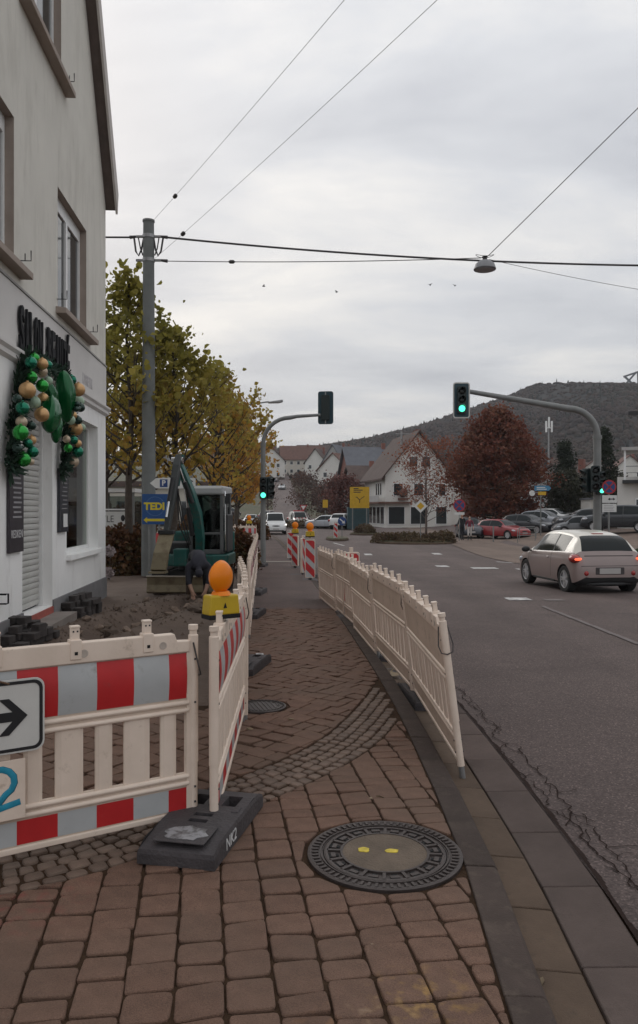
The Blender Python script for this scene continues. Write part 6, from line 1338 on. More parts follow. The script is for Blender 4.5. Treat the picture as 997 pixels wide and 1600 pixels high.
# ------------------------------------------------------------------ vehicles
M_TYRE = mat('tyre', (0.018, 0.018, 0.018), 0.85, 0.2, 9); M_RIM = mat('alloy', (0.62, 0.62, 0.63), 0.35, 0.1, 5, metal=0.5); M_ARCH = mat('arch_black', (0.008, 0.008, 0.008), 0.9)
M_AGL = mat('auto_glass', (0.016, 0.020, 0.021), 0.10, 0.1, 2, spec=0.18); M_TAIL = mat('tail_red', (0.30, 0.012, 0.010), 0.25, 0.1, 5, coat=0.4); M_TAILLIT = mat('tail_lit', (0.5, 0.03, 0.02), 0.3, 0.05, 5, emit=(1.0, 0.16, 0.07), estr=1.2)
M_HEAD = mat('headlamp', (0.55, 0.57, 0.6), 0.15, 0.05, 5, spec=0.8); M_HEADLIT = mat('headlamp_lit', (0.8, 0.8, 0.8), 0.2, 0.02, 5, emit=(1, 0.97, 0.88), estr=2.2); M_PLATE = mat('number_plate', (0.42, 0.40, 0.385), 0.5, 0.04, 5); M_TRIM = mat('trim_black', (0.02, 0.02, 0.021), 0.6)
def paint(n, c, rough=0.32): return mat('paint_'+n, c, rough, 0.04, 2, coat=0.55)
STY = {  # x, bottom, belt, top, half width, half width top ; x is a fraction of length from the rear
 'hatch': dict(L=3.70, W=1.73, H=1.48, wb=2.31, fw=0.79, wr=0.31, tab=[(0.0, .40, .58, .62, .62, .54), (.006, .32, .70, .75, .745, .66), (.018, .26, .83, .885, .82, .70), (.034, .23, .935, 1.01, .845, .69), (.05, .21, .955, 1.10, .855, .665), (.095, .20, .96, 1.30, .865, .605), (.15, .19, .955, 1.385, .868, .56), (.24, .19, .945, 1.445, .866, .56), (.40, .19, .925, 1.48, .86, .56), (.52, .19, .91, 1.465, .86, .56), (.62, .19, .90, 1.38, .862, .57), (.70, .19, .89, 1.17, .865, .60), (.765, .20, .87, .985, .86, .68), (.82, .20, .83, .925, .855, .68), (.90, .21, .77, .85, .83, .62), (.96, .22, .66, .73, .76, .52), (.99, .26, .55, .60, .66, .46), (1.0, .32, .48, .52, .58, .42)], rear=(.036, .135), side=(.175, .70), pil=(.355,), front=(.60, .765)),
 'sedan': dict(L=4.35, W=1.80, H=1.46, wb=2.62, fw=0.80, wr=0.20, tab=[(0.0, .42, .60, .64, .64, .5), (.008, .32, .74, .80, .78, .64), (.03, .24, .86, .96, .86, .68), (.06, .21, .90, 1.03, .88, .66), (.15, .20, .93, 1.32, .895, .58), (.24, .20, .93, 1.42, .90, .57), (.42, .20, .91, 1.46, .90, .58), (.54, .20, .90, 1.43, .90, .58), (.63, .20, .885, 1.25, .90, .60), (.715, .20, .87, 1.0, .895, .70), (.80, .20, .82, .93, .885, .70), (.90, .21, .76, .86, .86, .66), (.965, .22, .66, .74, .78, .56), (.992, .26, .54, .60, .68, .5), (1, .32, .48, .52, .6, .45)], rear=(.06, .20), side=(.17, .66), pil=(.40,), front=(.56, .715)),
 'suv': dict(L=4.4, W=1.85, H=1.68, wb=2.65, fw=0.80, wr=0.20, tab=[(0.0, .46, .66, .72, .66, .55), (.006, .36, .84, .92, .80, .70), (.025, .30, 1.0, 1.12, .88, .72), (.05, .28, 1.04, 1.22, .90, .70), (.10, .27, 1.06, 1.52, .915, .64), (.20, .27, 1.06, 1.64, .92, .62), (.42, .27, 1.04, 1.68, .92, .62), (.55, .27, 1.03, 1.64, .92, .62), (.64, .27, 1.02, 1.42, .92, .64), (.715, .27, 1.0, 1.14, .915, .74), (.80, .27, .97, 1.07, .905, .74), (.90, .28, .91, 1.01, .88, .70), (.965, .30, .80, .90, .80, .60), (.992, .34, .64, .70, .70, .5), (1, .40, .56, .62, .6, .45)], rear=(.045, .135), side=(.14, .665), pil=(.41,), front=(.57, .715)),
 'van': dict(L=4.4, W=1.82, H=1.84, wb=2.68, fw=0.80, wr=0.20, tab=[(0.0, .42, .62, .68, .7, .6), (.004, .32, .9, 1.0, .84, .74), (.012, .26, 1.0, 1.5, .88, .72), (.03, .24, 1.03, 1.74, .90, .70), (.10, .22, 1.05, 1.82, .91, .69), (.42, .22, 1.05, 1.84, .91, .69), (.60, .22, 1.04, 1.80, .91, .68), (.70, .22, 1.02, 1.52, .91, .69), (.79, .22, 1.0, 1.14, .905, .76), (.86, .22, .96, 1.05, .895, .76), (.93, .24, .90, .98, .87, .70), (.975, .26, .76, .84, .80, .6), (.995, .30, .60, .66, .70, .5), (1, .36, .52, .58, .62, .45)], rear=(.009, .03), side=(.40, .735), pil=(.575,), front=(.625, .79))}
def car_mesh(st, roof_split=False):
    """closed loft of cross-sections; material slots: 0 body 1 glass 2 trim 3 arch 4 roof"""
    s = STY[st]; T = s['tab']; L = s['L']; fx = [r[0] for r in T]; fn = [pchip(fx, [r[k] for r in T]) for k in range(1, 6)]
    st_ = sorted(set([0.0, .003, .006, .012, .02, .035, .05, .075]+list(s['rear'])+list(s['side'])+list(s['front'])+[p-.009 for p in s['pil']]+[p+.009 for p in s['pil']]+[.96, .98, .99, .995, 1.0]+[round(v, 4) for v in np.linspace(.09, .95, 36)]))
    st_ = [v for i, v in enumerate(st_) if i == 0 or v-st_[i-1] > 0.0025]
    rings = []; NR = None
    for f in st_:
        zb, zl, zt, w, wt = [g(f) for g in fn]; hgt = zl-zb; g_ = zt-zl
        P = [(0, zb), (w*0.80, zb), (w*0.955, zb+0.05*hgt/0.6), (w*0.99, zb+hgt*0.25), (w, zb+hgt*0.48), (w*0.992, zb+hgt*0.72), (w*0.972, zb+hgt*0.90), (w*0.945, zl+0.004)]
        a = (w*0.925, zl+0.03*min(1, g_/0.2)); e = (wt, zt-0.055*min(1, g_/0.25))
        for k in (0, .25, .5, .75, .92): q = k; bul = 0.02*math.sin(math.pi*q)*min(1, g_/.3); P.append((a[0]+(e[0]-a[0])*q+bul, a[1]+(e[1]-a[1])*q))
        P += [e, (wt*0.93, zt-0.028*min(1, g_/0.25)), (wt*0.80, zt-0.010), (wt*0.45, zt-0.001), (0, zt)]
        NR = len(P); rings.append([(f*L-L/2, y, z) for y, z in P])
    V = []; F = []; MI = []
    full = 2*NR-2
    for r in rings: V += r+[(x, -y, z) for x, y, z in r[-2:0:-1]]
    n = len(rings); mid = lambda i: (st_[i]+st_[i+1])/2
    def slot(i, j):
        m = mid(i); jj = j if j < NR-1 else full-1-j
        if s['side'][0] < m < s['side'][1] and 8 <= jj < 12:
            for p in s['pil']:
                if abs(m-p) < 0.009: return 2
            return 1
        if (s['front'][0] < m < s['front'][1] or s['rear'][0] < m < s['rear'][1]) and jj >= 14: return 1
        if roof_split and (jj >= 12 and s['rear'][0] < m < s['front'][1] or jj >= 8 and s['rear'][0]*1.0 < m < s['side'][1]+.02): return 4
        if jj < 2: return 2
        return 0
    for i in range(n-1):
        for j in range(full): F.append((i*full+j, i*full+(j+1) % full, (i+1)*full+(j+1) % full, (i+1)*full+j)); MI.append(slot(i, j))
    F.append(tuple(range(full))[::-1]); MI.append(0); F.append(tuple((n-1)*full+k for k in range(full))); MI.append(0)
    me = bpy.data.meshes.new('loft'); me.from_pydata(V, [], F)
    for m in (M_TRIM, M_AGL, M_TRIM, M_ARCH, M_TRIM): me.materials.append(m)
    me.polygons.foreach_set('material_index', MI); me.update()
    bm = bmesh.new(); bm.from_mesh(me); bmesh.ops.recalc_face_normals(bm, faces=bm.faces); bm.to_mesh(me); bm.free()
    o = bpy.data.objects.new('loft', me); COL.objects.link(o); cut = []
    xr = s['wr']*L-L/2 if False else s['fw']*L-L/2-s['wb']; xf = s['fw']*L-L/2
    for x in (xr, xf):
        for sd in (-1, 1):
            c = MB(); c.lathe([(0.365*s.get('wsc', 1), -0.14), (0.365*s.get('wsc', 1), 0.30)], 26, 0, Matrix.Translation((x, sd*(s['W']/2-0.10), 0.325)) @ Matrix.Rotation(R(-90)*sd, 4, 'X')); q = c.build('cut', M_ARCH); cut.append(q)
            bmc = bmesh.new(); bmc.from_mesh(q.data); bmesh.ops.recalc_face_normals(bmc, faces=bmc.faces); bmc.to_mesh(q.data); bmc.free(); q.data.materials.clear()
            for m in (M_TRIM, M_AGL, M_TRIM, M_ARCH, M_TRIM): q.data.materials.append(m)
            q.data.polygons.foreach_set('material_index', [3]*len(q.data.polygons))
            md = o.modifiers.new('b', 'BOOLEAN'); md.operation = 'DIFFERENCE'; md.object = q; md.solver = 'EXACT'
    em = bpy.data.meshes.new_from_object(o.evaluated_get(bpy.context.evaluated_depsgraph_get()))
    for q in cut+[o]: bpy.data.objects.remove(q)
    return em, xr, xf, s
_CM = {}
def split(em, slots):
    """new mesh holding only the faces with the given material slots"""
    bm = bmesh.new(); bm.from_mesh(em); bmesh.ops.delete(bm, geom=[f for f in bm.faces if f.material_index not in slots], context='FACES'); me = bpy.data.meshes.new('panel'); bm.to_mesh(me); bm.free()
    for p in me.polygons: p.use_smooth = True; p.material_index = 0
    me.set_sharp_from_angle(angle=R(32)); return me
def surf(em, x, y, z, d):
    """not used for rendering: nearest point on the body along a direction"""
    return None
def wheel(parent, x, y, r=0.325, w=0.21, detail=True, rim=M_RIM):
    sd = 1 if y > 0 else -1; M = Matrix.Translation((x, y, r)) @ Matrix.Rotation(R(-90)*sd, 4, 'X'); wh = empty('wheel', (0, 0, 0)); wh.parent = parent; wh.empty_display_size = 0.1
    b = MB(); b.lathe([(r*0.66, -w/2), (r*0.92, -w/2), (r, -w*0.36), (r, w*0.36), (r*0.93, w/2), (r*0.68, w/2), (r*0.66, w*0.40), (r*0.60, w*0.2)], 26, 0, M); b.build('tyre', M_TYRE, wh, smooth='auto')
    b = MB(); b.lathe([(r*0.64, -w*0.4), (r*0.665, w*0.42), (r*0.60, w*0.36), (r*0.57, w*0.12), (0.02, w*0.10)], 24, 1, M)
    b.lathe([(r*0.16, w*0.1), (r*0.15, w*0.44), (0.01, w*0.45)], 12, 0, M); n = 5
    for k in range(n):
        for da in (-0.16, 0.16):
            Q = M @ Matrix.Rotation(2*math.pi*k/n+da, 4, 'Z'); b.box(r*0.10, r*0.64, -0.016, 0.016, w*0.28, w*0.42, 0, Q)
    b.lathe([(r*0.665, w*0.30), (r*0.665, w*0.45), (r*0.61, w*0.43), (r*0.61, w*0.30)], 24, 0, M); b.build('rim', [rim, M_ARCH], wh)
def car(name, st, loc, head, body, label, roof=None, lit_tail=False, lit_head=False, cat='car', scale=1.0, group='cars'):
    """origin on the ground under the middle, local +x forward"""
    key = (st, roof is not None)
    if key not in _CM: _CM[key] = car_mesh(st, roof is not None)
    em, xr, xf, s = _CM[key]; L, W = s['L'], s['W']; t = empty(name, loc, head, label, cat, group); t.scale = (scale,)*3
    def part(nm, slots, m, parent):
        k = ('m', key, tuple(slots))
        if k not in _CM: _CM[k] = split(em, slots)
        me = _CM[k].copy(); me.materials.clear(); me.materials.append(m); o = bpy.data.objects.new(nm, me); COL.objects.link(o); o.parent = parent; return o
    part('body', [0], body, t); part('windows', [1], M_AGL, t); part('trim', [2], M_TRIM, t); part('wheel_arch', [3], M_ARCH, t)
    if roof: part('roof', [4], roof, t)
    for x in (xr, xf):
        for sd in (-1, 1): wheel(t, x, sd*(W/2-0.115))
    fn = [pchip([r[0] for r in s['tab']], [r[k] for r in s['tab']]) for k in range(1, 6)]
    def hw(x): return fn[3]((x+L/2)/L)
    def zt(x): return fn[2]((x+L/2)/L)
    xt = -L/2+0.035*L*0.6; zl = fn[1](.05)
    for sd in (-1, 1):
        zz = zl-0.12 if st != 'van' else 1.0
        b = MB(); b.ball((0, 0, 0), 1, 14, 8, sc=(0.27, 0.15, 0.115 if st in ('hatch', 'sedan') else 0.15), M=Matrix.Translation((-L/2+0.20, sd*(hw(-L/2+0.12)-0.075), zz)) @ Matrix.Rotation(sd*R(-30), 4, 'Z')); tl = b.build('tail_light', M_TAIL, t, smooth=True)
        if lit_tail:
            b = MB(); b.ball((0, 0, 0), 1, 12, 6, sc=(0.22, 0.13, 0.05), M=Matrix.Translation((-L/2+0.128, sd*(hw(-L/2+0.12)-0.075), zz-0.002)) @ Matrix.Rotation(sd*R(-30), 4, 'Z')); b.build('light_tube', M_TAILLIT, tl, smooth=True)
        zh = fn[1](.95)-0.06
        b = MB(); b.ball((0, 0, 0), 1, 14, 8, sc=(0.26, 0.12, 0.085), M=Matrix.Translation((L/2-0.30, sd*(hw(L/2-0.22)-0.10), zh)) @ Matrix.Rotation(sd*R(-38), 4, 'Z') @ Matrix.Rotation(R(12), 4, 'Y')); b.build('headlight', M_HEADLIT if lit_head else M_HEAD, t, smooth=True)
        xm = L*(s['front'][1]-0.055)-L/2; b = MB(); zb_ = fn[1](s['front'][1])+0.07
        b.ball((0, 0, 0), 1, 12, 8, sc=(0.07, 0.12, 0.075), M=Matrix.Translation((xm, sd*(hw(xm)+0.10), zb_))); b.box(xm-0.02, xm+0.02, min(sd*(hw(xm)-0.10), sd*(hw(xm)+0.05)), max(sd*(hw(xm)-0.10), sd*(hw(xm)+0.05)), zb_-0.05, zb_-0.015); b.build('mirror', M_TRIM, t, smooth=True)
        xd = L*s['pil'][0]-L/2+0.22; b = MB(); b.ball((0, 0, 0), 1, 10, 6, sc=(0.085, 0.022, 0.018), M=Matrix.Translation((xd, sd*(hw(xd)*0.985), fn[1](.4)-0.12))); b.build('door_handle', body, t, smooth=True)
        for xs_ in (L*s['pil'][0]-L/2+0.03, L*(s['front'][1])-L/2-0.12):      # door shut lines
            b = MB(); z1_ = fn[1]((xs_+L/2)/L); z0_ = fn[0]((xs_+L/2)/L); w_ = hw(xs_); hg = z1_-z0_
            P = [(w_*0.985, z0_+hg*0.2), (w_*1.0, z0_+hg*0.48), (w_*0.992, z0_+hg*0.72), (w_*0.972, z0_+hg*0.90), (w_*0.95, z1_)]
            v = []; f = []
            for (y, z) in P: v += [(xs_-0.005, sd*(y+0.0025), z), (xs_+0.005, sd*(y+0.0025), z)]
            for q in range(len(P)-1): f.append((2*q, 2*q+1, 2*q+3, 2*q+2))
            b.add(v, f); b.build('door_gap', M_ARCH, t)
    zp = 0.56 if st in ('hatch', 'sedan') else 0.72
    b = MB(); b.box(-L/2-0.012, -L/2+0.02, -0.26, 0.26, zp-0.075, zp+0.055); b.build('number_plate', M_PLATE, t, bevel=0.004)
    b = MB(); b.box(L/2-0.02, L/2+0.012, -0.26, 0.26, 0.40, 0.51); b.build('number_plate', M_PLATE, t, bevel=0.004)
    b = MB(); b.ball((L/2-0.10, 0, fn[1](.98)-0.03), 1, 14, 6, sc=(0.10, 0.42, 0.075)); b.build('grille', M_TRIM, t, smooth=True)
    return t, s, fn, hw
# --- the two-tone small car in front
cy, cx = 19.75, 6.55; hd = math.atan2(0.99, -0.13)
t, s, fn, hw = car('small_car', 'hatch', (cx, cy, RZ(cx, cy)), hd, paint('rose_grey', (0.285, 0.222, 0.207)), 'small rose grey hatchback with a cream roof and lit tail lights driving away', roof=paint('cream', (0.66, 0.62, 0.54)), lit_tail=True)
L = 3.70
for sd in (-1, 1):
    b = MB(); b.ball((0, 0, 0), 1, 14, 6, sc=(0.05, 0.065, 0.065), M=Matrix.Translation((-L/2+0.020, sd*0.58, 0.50))); b.build('fog_light', M_TAIL, t, smooth=True)
b = MB(); b.box(-L/2-0.006, -L/2+0.03, -0.36, 0.36, 0.465, 0.64); b.build('plate_recess', mat('plate_recess_dark', (0.05, 0.042, 0.042), 0.6), t, bevel=0.02)
b = MB(); b.ball((-L/2+0.12, 0, 0.245), 1, 16, 6, sc=(0.10, 0.60, 0.06)); b.build('bumper_insert', M_TRIM, t, smooth=True)
b = MB(); b.ball((-L/2+0.115, 0, 0.785), 1, 12, 8, sc=(0.03, 0.05, 0.05)); b.build('badge', M_CHROME, t, smooth=True)
b = MB(); b.tube([(-L/2+0.27, 0.02, 1.005), (-L/2+0.23, 0.25, 1.01), (-L/2+0.26, 0.45, 1.03)], [0.022, 0.016, 0.008], 6); b.build('rear_wiper', M_TRIM, t)
b = MB(); b.box(-L/2+0.60, -L/2+0.68, -0.14, 0.14, 1.395, 1.415); b.build('brake_light', M_TAIL, t)
zt_ = fn[1]
def seam(pts, w, nm, m=M_ARCH):
    b = MB(); b.tube(pts, w, 5); b.build(nm, m, t)
def rear_x(y, z):                       # where the rear surface lies at height z and offset y
    for f in np.linspace(0, 0.06, 60):
        if fn[2](f) >= z and fn[3](f) >= abs(y)*1.03: return f*L-L/2
    return 0.06*L-L/2
seam([(rear_x(y, 0.67)-0.001, y, 0.67) for y in np.linspace(-0.70, 0.70, 13)], 0.006, 'bumper_gap')
seam([(rear_x(y, 0.90)-0.004, y, 0.905) for y in np.linspace(-0.60, 0.60, 11)], 0.007, 'tailgate_crease')
for sd in (-1, 1):
    b = MB(); b.box(-0.66, 0.62, sd*0.815-0.02, sd*0.815+0.02, 0.215, 0.27); b.build('sill_trim', M_TRIM, t, bevel=0.01)
# --- other traffic and parked cars
def vehicle(*a, **k): return car(*a, **k)[0]
def gpos(x, y, dz=0.02): return (x, y, RZ(x, y)+dz)
vehicle('white_van', 'van', gpos(-3.85, 67), R(-84), paint('white', (0.62, 0.62, 0.61)), 'white delivery van with lit headlights coming down the road', lit_head=True, cat='van', group='traffic')
vehicle('oncoming_car', 'sedan', gpos(-8.1, 92), R(-92), paint('silver', (0.36, 0.37, 0.38)), 'silver car with lit headlights far left behind the signal mast', lit_head=True, group='traffic')
vehicle('dark_car', 'suv', gpos(-6.9, 106), R(75), paint('maroon', (0.07, 0.03, 0.03)), 'dark maroon car behind the white van', group='traffic')
vehicle('white_car', 'suv', gpos(2.45, 82), R(74), paint('white', (0.6, 0.6, 0.6)), 'white car stopped beside the small shrub island, seen from behind', group='traffic')
vehicle('silver_car', 'sedan', gpos(0.65, 84), R(152), paint('silver_blue', (0.40, 0.42, 0.45)), 'silver car turning behind the blue arrow sign', group='traffic')
amb, s, fn, hw = car('rescue_vehicle', 'van', gpos(-2.35, 88), R(-78), paint('rescue_white', (0.55, 0.53, 0.5)), 'white and red rescue vehicle behind the orange beacon lamps', cat='van', group='traffic')
for k in range(4): b = MB(); b.box(1.15, 1.62, -0.72+k*0.40, -0.56+k*0.40, 1.095-0.05, 1.135); o = b.build('red_stripe', M_FRED, amb)
b = MB(); b.box(-0.2, 0.15, -0.6, 0.6, 1.84, 1.96); b.build('light_bar', M_SRED, amb, bevel=0.03)
vehicle('parked_hatchback', 'hatch', gpos(11.25, 57.5), R(-96), paint('dark_blue', (0.022, 0.026, 0.038)), 'dark blue parked car left of the red one', group='parked cars', scale=1.04)
vehicle('parked_hatchback', 'sedan', gpos(13.2, 55.5), R(-55), paint('red', (0.26, 0.018, 0.022)), 'red parked car facing the road', group='parked cars', scale=0.98)
vehicle('parked_sedan', 'sedan', gpos(15.9, 58.5), R(-48), paint('black', (0.018, 0.02, 0.024)), 'black parked car right behind the red one', group='parked cars', scale=1.03)
vehicle('parked_sedan', 'sedan', gpos(17.6, 60), R(-46), paint('grey_silver', (0.26, 0.27, 0.29)), 'silver grey parked car right of the black one', group='parked cars', scale=1.03)
vehicle('parked_sedan', 'sedan', gpos(19.6, 64), R(-46), paint('white', (0.6, 0.6, 0.6)), 'white parked car mostly hidden behind the silver grey one', group='parked cars')
vehicle('dark_off_roader', 'suv', gpos(19.1, 49), R(150), paint('blue_black', (0.016, 0.019, 0.024)), 'dark off road car parked at the right edge below the balcony', group='parked cars', scale=1.02, lit_tail=True)
vehicle('grey_small_car', 'hatch', gpos(16.95, 50.5), R(172), paint('grey', (0.10, 0.105, 0.11)), 'grey small car behind the right signal mast', group='parked cars', scale=0.85)
vehicle('black_car', 'sedan', gpos(19.3, 56), R(176), paint('black', (0.018, 0.02, 0.024)), 'black car behind the right signal mast above the grey one', group='parked cars')
# tiny cars on the far hill road
for i, (x, y, a, c, l) in enumerate(((-13.3, 235, 80, (0.03, 0.03, 0.035), 'tiny dark car on the far uphill road'), (-9.8, 205, -95, (0.5, 0.5, 0.5), 'tiny pale car parked beside the far uphill road'), (-14.0, 120, 60, (0.04, 0.03, 0.03), 'dark car at the far left roadside'))):
    vehicle('far_car', 'sedan', (x, y, RZ(x, y)+0.06), R(a), paint('far%d' % i, c), l, group='far cars')
# ------------------------------------------------------------------ houses
M_HW = mat('house_white', (0.66, 0.64, 0.60), 0.9, 0.06, 0.6); M_HC = mat('house_cream', (0.52, 0.48, 0.42), 0.9, 0.08, 0.6); M_HB = mat('house_brick', (0.20, 0.085, 0.065), 0.9, 0.12, 0.8); M_HG = mat('house_grey', (0.38, 0.37, 0.36), 0.9, 0.08, 0.6)
M_RB = mat('tile_brown', (0.085, 0.058, 0.05), 0.9, 0.2, 1.2, 0.5, 6); M_RR = mat('tile_red_brown', (0.13, 0.068, 0.052), 0.9, 0.2, 1.2, 0.5, 6); M_RG = mat('slate_grey', (0.115, 0.12, 0.135), 0.8, 0.15, 1.2, 0.4, 6)
def house(name, x, y, w, d, he, hr, rz, wm, rm, label, gable='front', win=(3, 2), chim=True, over=0.45, cat='house', group='houses', dz=-0.4, z=None):
    """gable='front': ridge runs away from the viewer; 'side': eaves face the viewer. origin at the middle of the front wall"""
    t = empty(name, (x, y, (RZ(x, y) if z is None else z)+dz), rz, label, cat, group); b = MB()
    if gable == 'front':
        b.prism([(-w/2, 0), (w/2, 0), (w/2, he), (0, hr), (-w/2, he)], 0, d, axis='y')
    else: b.prism([(0, 0), (d, 0), (d, he), (d/2, hr), (0, he)], -w/2, w/2, axis='x')
    wl = b.build('wall', wm, t); b = MB(); th = 0.22
    if gable == 'front':
        k = (hr-he)/(w/2)
        for s in (-1, 1):
            P = [(0, hr+0.03), (s*(w/2+over), he-k*over+0.03), (s*(w/2+over), he-k*over+th+0.03), (0, hr+th+0.06)]; b.prism(P if s < 0 else P[::-1], -over, d+over, axis='y')
    else:
        k = (hr-he)/(d/2)
        for s in (-1, 1):
            P = [(d/2, hr+0.03), (d/2+s*(d/2+over), he-k*over+0.03), (d/2+s*(d/2+over), he-k*over+th+0.03), (d/2, hr+th+0.06)]; b.prism(P if s < 0 else P[::-1], -w/2-over, w/2+over, axis='x')
    rf = b.build('roof', rm, t)
    if chim: b = MB(); b.box(w*0.15, w*0.15+0.6, d*0.45, d*0.45+0.6, hr-1.6, hr+0.9); b.build('chimney', M_HB, rf)
    nx, nz = win
    for j in range(nz):
        for i in range(nx):
            wx = -w/2+w*(i+0.5)/nx; wz = 0.4+0.9+j*(he-0.4)/max(nz, 1); ww, wh_ = min(1.1, w/nx*0.5), 1.3
            b = MB(); b.box(wx-ww/2, wx+ww/2, -0.05, 0.02, wz, wz+wh_); f = b.build('window', M_UPVC, t); b = MB(); b.box(wx-ww/2+0.08, wx+ww/2-0.08, -0.07, -0.045, wz+0.08, wz+wh_-0.08); b.build('pane', M_DGLASS, f)
    return t
wh = house('corner_house', 11.4, 88, 7.8, 11, 6.1, 10.9, R(9), M_HW, M_RB, 'white gabled corner house with shop windows behind the red leaved tree', win=(0, 0), over=0.6, dz=0.0)
def hwin(x, z, w, h, t=wh, y=-0.05, side=False):
    M = Matrix.Identity(4) if not side else Matrix.Translation((-3.9, 0, 0)) @ Matrix.Rotation(R(-90), 4, 'Z')
    b = MB(); b.box(x-w/2, x+w/2, y, 0.03, z, z+h, 0, M); f = b.build('window', M_UPVC, t); b = MB(); b.box(x-w/2+0.09, x+w/2-0.09, y-0.02, y+0.005, z+0.09, z+h-0.09, 0, M); b.build('pane', M_DGLASS, f)
for a in ((-0.6, 6.9, 1.1, 1.3), (0.9, 6.9, 1.1, 1.3), (-2.4, 3.6, 1.2, 1.5), (0, 3.6, 1.2, 1.5), (2.8, 3.6, 0.9, 1.5), (-2.6, 0.35, 2.0, 2.1), (0, 0.35, 2.0, 2.1), (2.7, 0.35, 1.4, 2.1)): hwin(*a)
for k in range(3): hwin(-2.0-k*1.1, 3.7, 0.7, 1.5, side=True)
for k in range(4): hwin(-1.3-k*2.0, 0.35, 1.7, 2.1, side=True)
b = MB(); b.box(-4.9, -3.9, -0.6, 9.5, 2.75, 2.95); b.box(-4.6, -1.0, -0.7, -0.05, 2.75, 2.95); b.build('awning', M_RR, wh)
b = MB(); b.box(-4.85, -4.80, -0.5, 9.4, 2.95, 3.65); b.build('balcony_rail', M_HG, wh)
b = MB(); b.ball((-1.9, -0.35, 3.95), 0.55, 14, 8, sc=(1, 0.5, 0.9)); b.build('shop_emblem', mat('emblem_brown', (0.10, 0.06, 0.05), 0.7), wh, smooth=True)
b = MB(); b.box(-2.5, -1.3, -0.4, -0.3, 3.1, 3.4); b.build('shop_sign', M_RR, wh)
b = MB(); b.box(3.95, 5.3, 0.8, 8, 0.0, 6.1); b.build('side_wing', M_HW, wh)
b = MB(); b.tube([(-1.2, 3.0, 9.0), (-1.2, 3.0, 11.3)], 0.12, 8); b.tube([(-1.9, 3, 11.0), (1.0, 3, 11.0)], 0.05, 6); b.build('antenna', M_STEEL, wh)
house('brick_house', 9.2, 118, 9, 9, 7.5, 11.2, R(8), M_HB, M_RG, 'red brick house with grey roof left behind the white corner house', 'side', (3, 2), dz=-0.2)
house('flat_house', 7.1, 104, 4.5, 8, 5.5, 8.0, R(10), M_HG, M_RB, 'low grey house between brick house and yellow board', 'side', (2, 2), dz=-0.2)
HS = [(-15.8, 255, 9, 11, 6.5, 10.8, 12, M_HW, M_RB, 'front', (2, 2), 'white gabled house at the left end of the far street'), (-6.2, 278, 15, 10, 6.3, 11.2, 6, M_HC, M_RR, 'side', (6, 2), 'long cream terrace with a brown roof across the far street'), (-25, 300, 16, 10, 6.5, 11.5, 3, M_HW, M_RB, 'side', (5, 2), 'white terrace behind the curved signal mast'),
      (-1.2, 246, 7, 10, 6.3, 10.6, -18, M_HW, M_RB, 'front', (2, 2), 'narrow white gabled house with steep brown roof'), (4.0, 226, 7.5, 10, 6.5, 12.2, -25, M_HG, M_RG, 'front', (2, 2), 'house with steep blue grey roof in the far row'), (3.6, 198, 9, 10, 6.0, 10.2, -28, M_HW, M_RR, 'front', (2, 2), 'white house with red brown roof below the grey roofed one'),
      (8.2, 186, 8, 9, 6.0, 10.3, -30, M_HC, M_RB, 'front', (2, 2), 'cream house with dark roof right in the far row'), (7.4, 160, 9, 9, 5.6, 9.4, -30, M_HW, M_RB, 'side', (3, 2), 'white house with wide dark roof above the bare trees'), (11.8, 152, 9, 9, 6.4, 10.8, -26, M_HC, M_RR, 'side', (3, 2), 'house with red roof left of the brick house'),
      (-33, 330, 12, 10, 6, 10.5, 0, M_HC, M_RR, 'side', (4, 2), 'far cream house at the top of the street behind the trees'), (10, 335, 14, 10, 6, 10.5, -10, M_HW, M_RB, 'side', (4, 2), 'far white house at the foot of the wooded hill'), (-2, 365, 16, 10, 6, 10, 5, M_HW, M_RB, 'side', (5, 2), 'farthest white house below the hill on the left'),
      (64, 178, 9, 9, 5.5, 9.0, -15, M_HW, M_RR, 'front', (2, 2), 'small white house on the slope left of the signal mast'), (83, 205, 9, 9, 5.5, 9.5, -10, M_HW, M_RR, 'front', (2, 2), 'small white house on the slope right of the cypress'), (92, 188, 8, 9, 5.0, 8.5, -20, M_HC, M_RB, 'front', (2, 2), 'small cream house at the right edge of the slope')]
for (x, y, w, d, he, hr, a, wm, rm, g, wi, l) in HS: house('town_house', x, y, w, d, he, hr, R(a), wm, rm, l, g, wi)
for (x, l) in ((6.1, 'taller pale grey slab facade in the far row'), (8.5, 'shorter pale grey slab facade in the far row')):
    t = empty('slab_building', (x, 140 if x < 7 else 132, RZ(x, 138)-0.3), R(-12), l, 'building', 'houses'); b = MB(); h = 9.3 if x < 7 else 6.6; b.box(-0.9, 1.1, 0, 4, 0, h); b.build('wall', M_HG, t); b = MB(); b.box(-1.0, 1.2, -0.1, 4.1, h, h+0.25); b.build('roof', M_RG, t)
house('gable_house', 25.6, 84, 9, 9, 3.6, 6.3, R(-38), M_HG, M_RB, 'house with brown roof and white verge right behind the red oak', 'front', (2, 1), dz=-0.2)
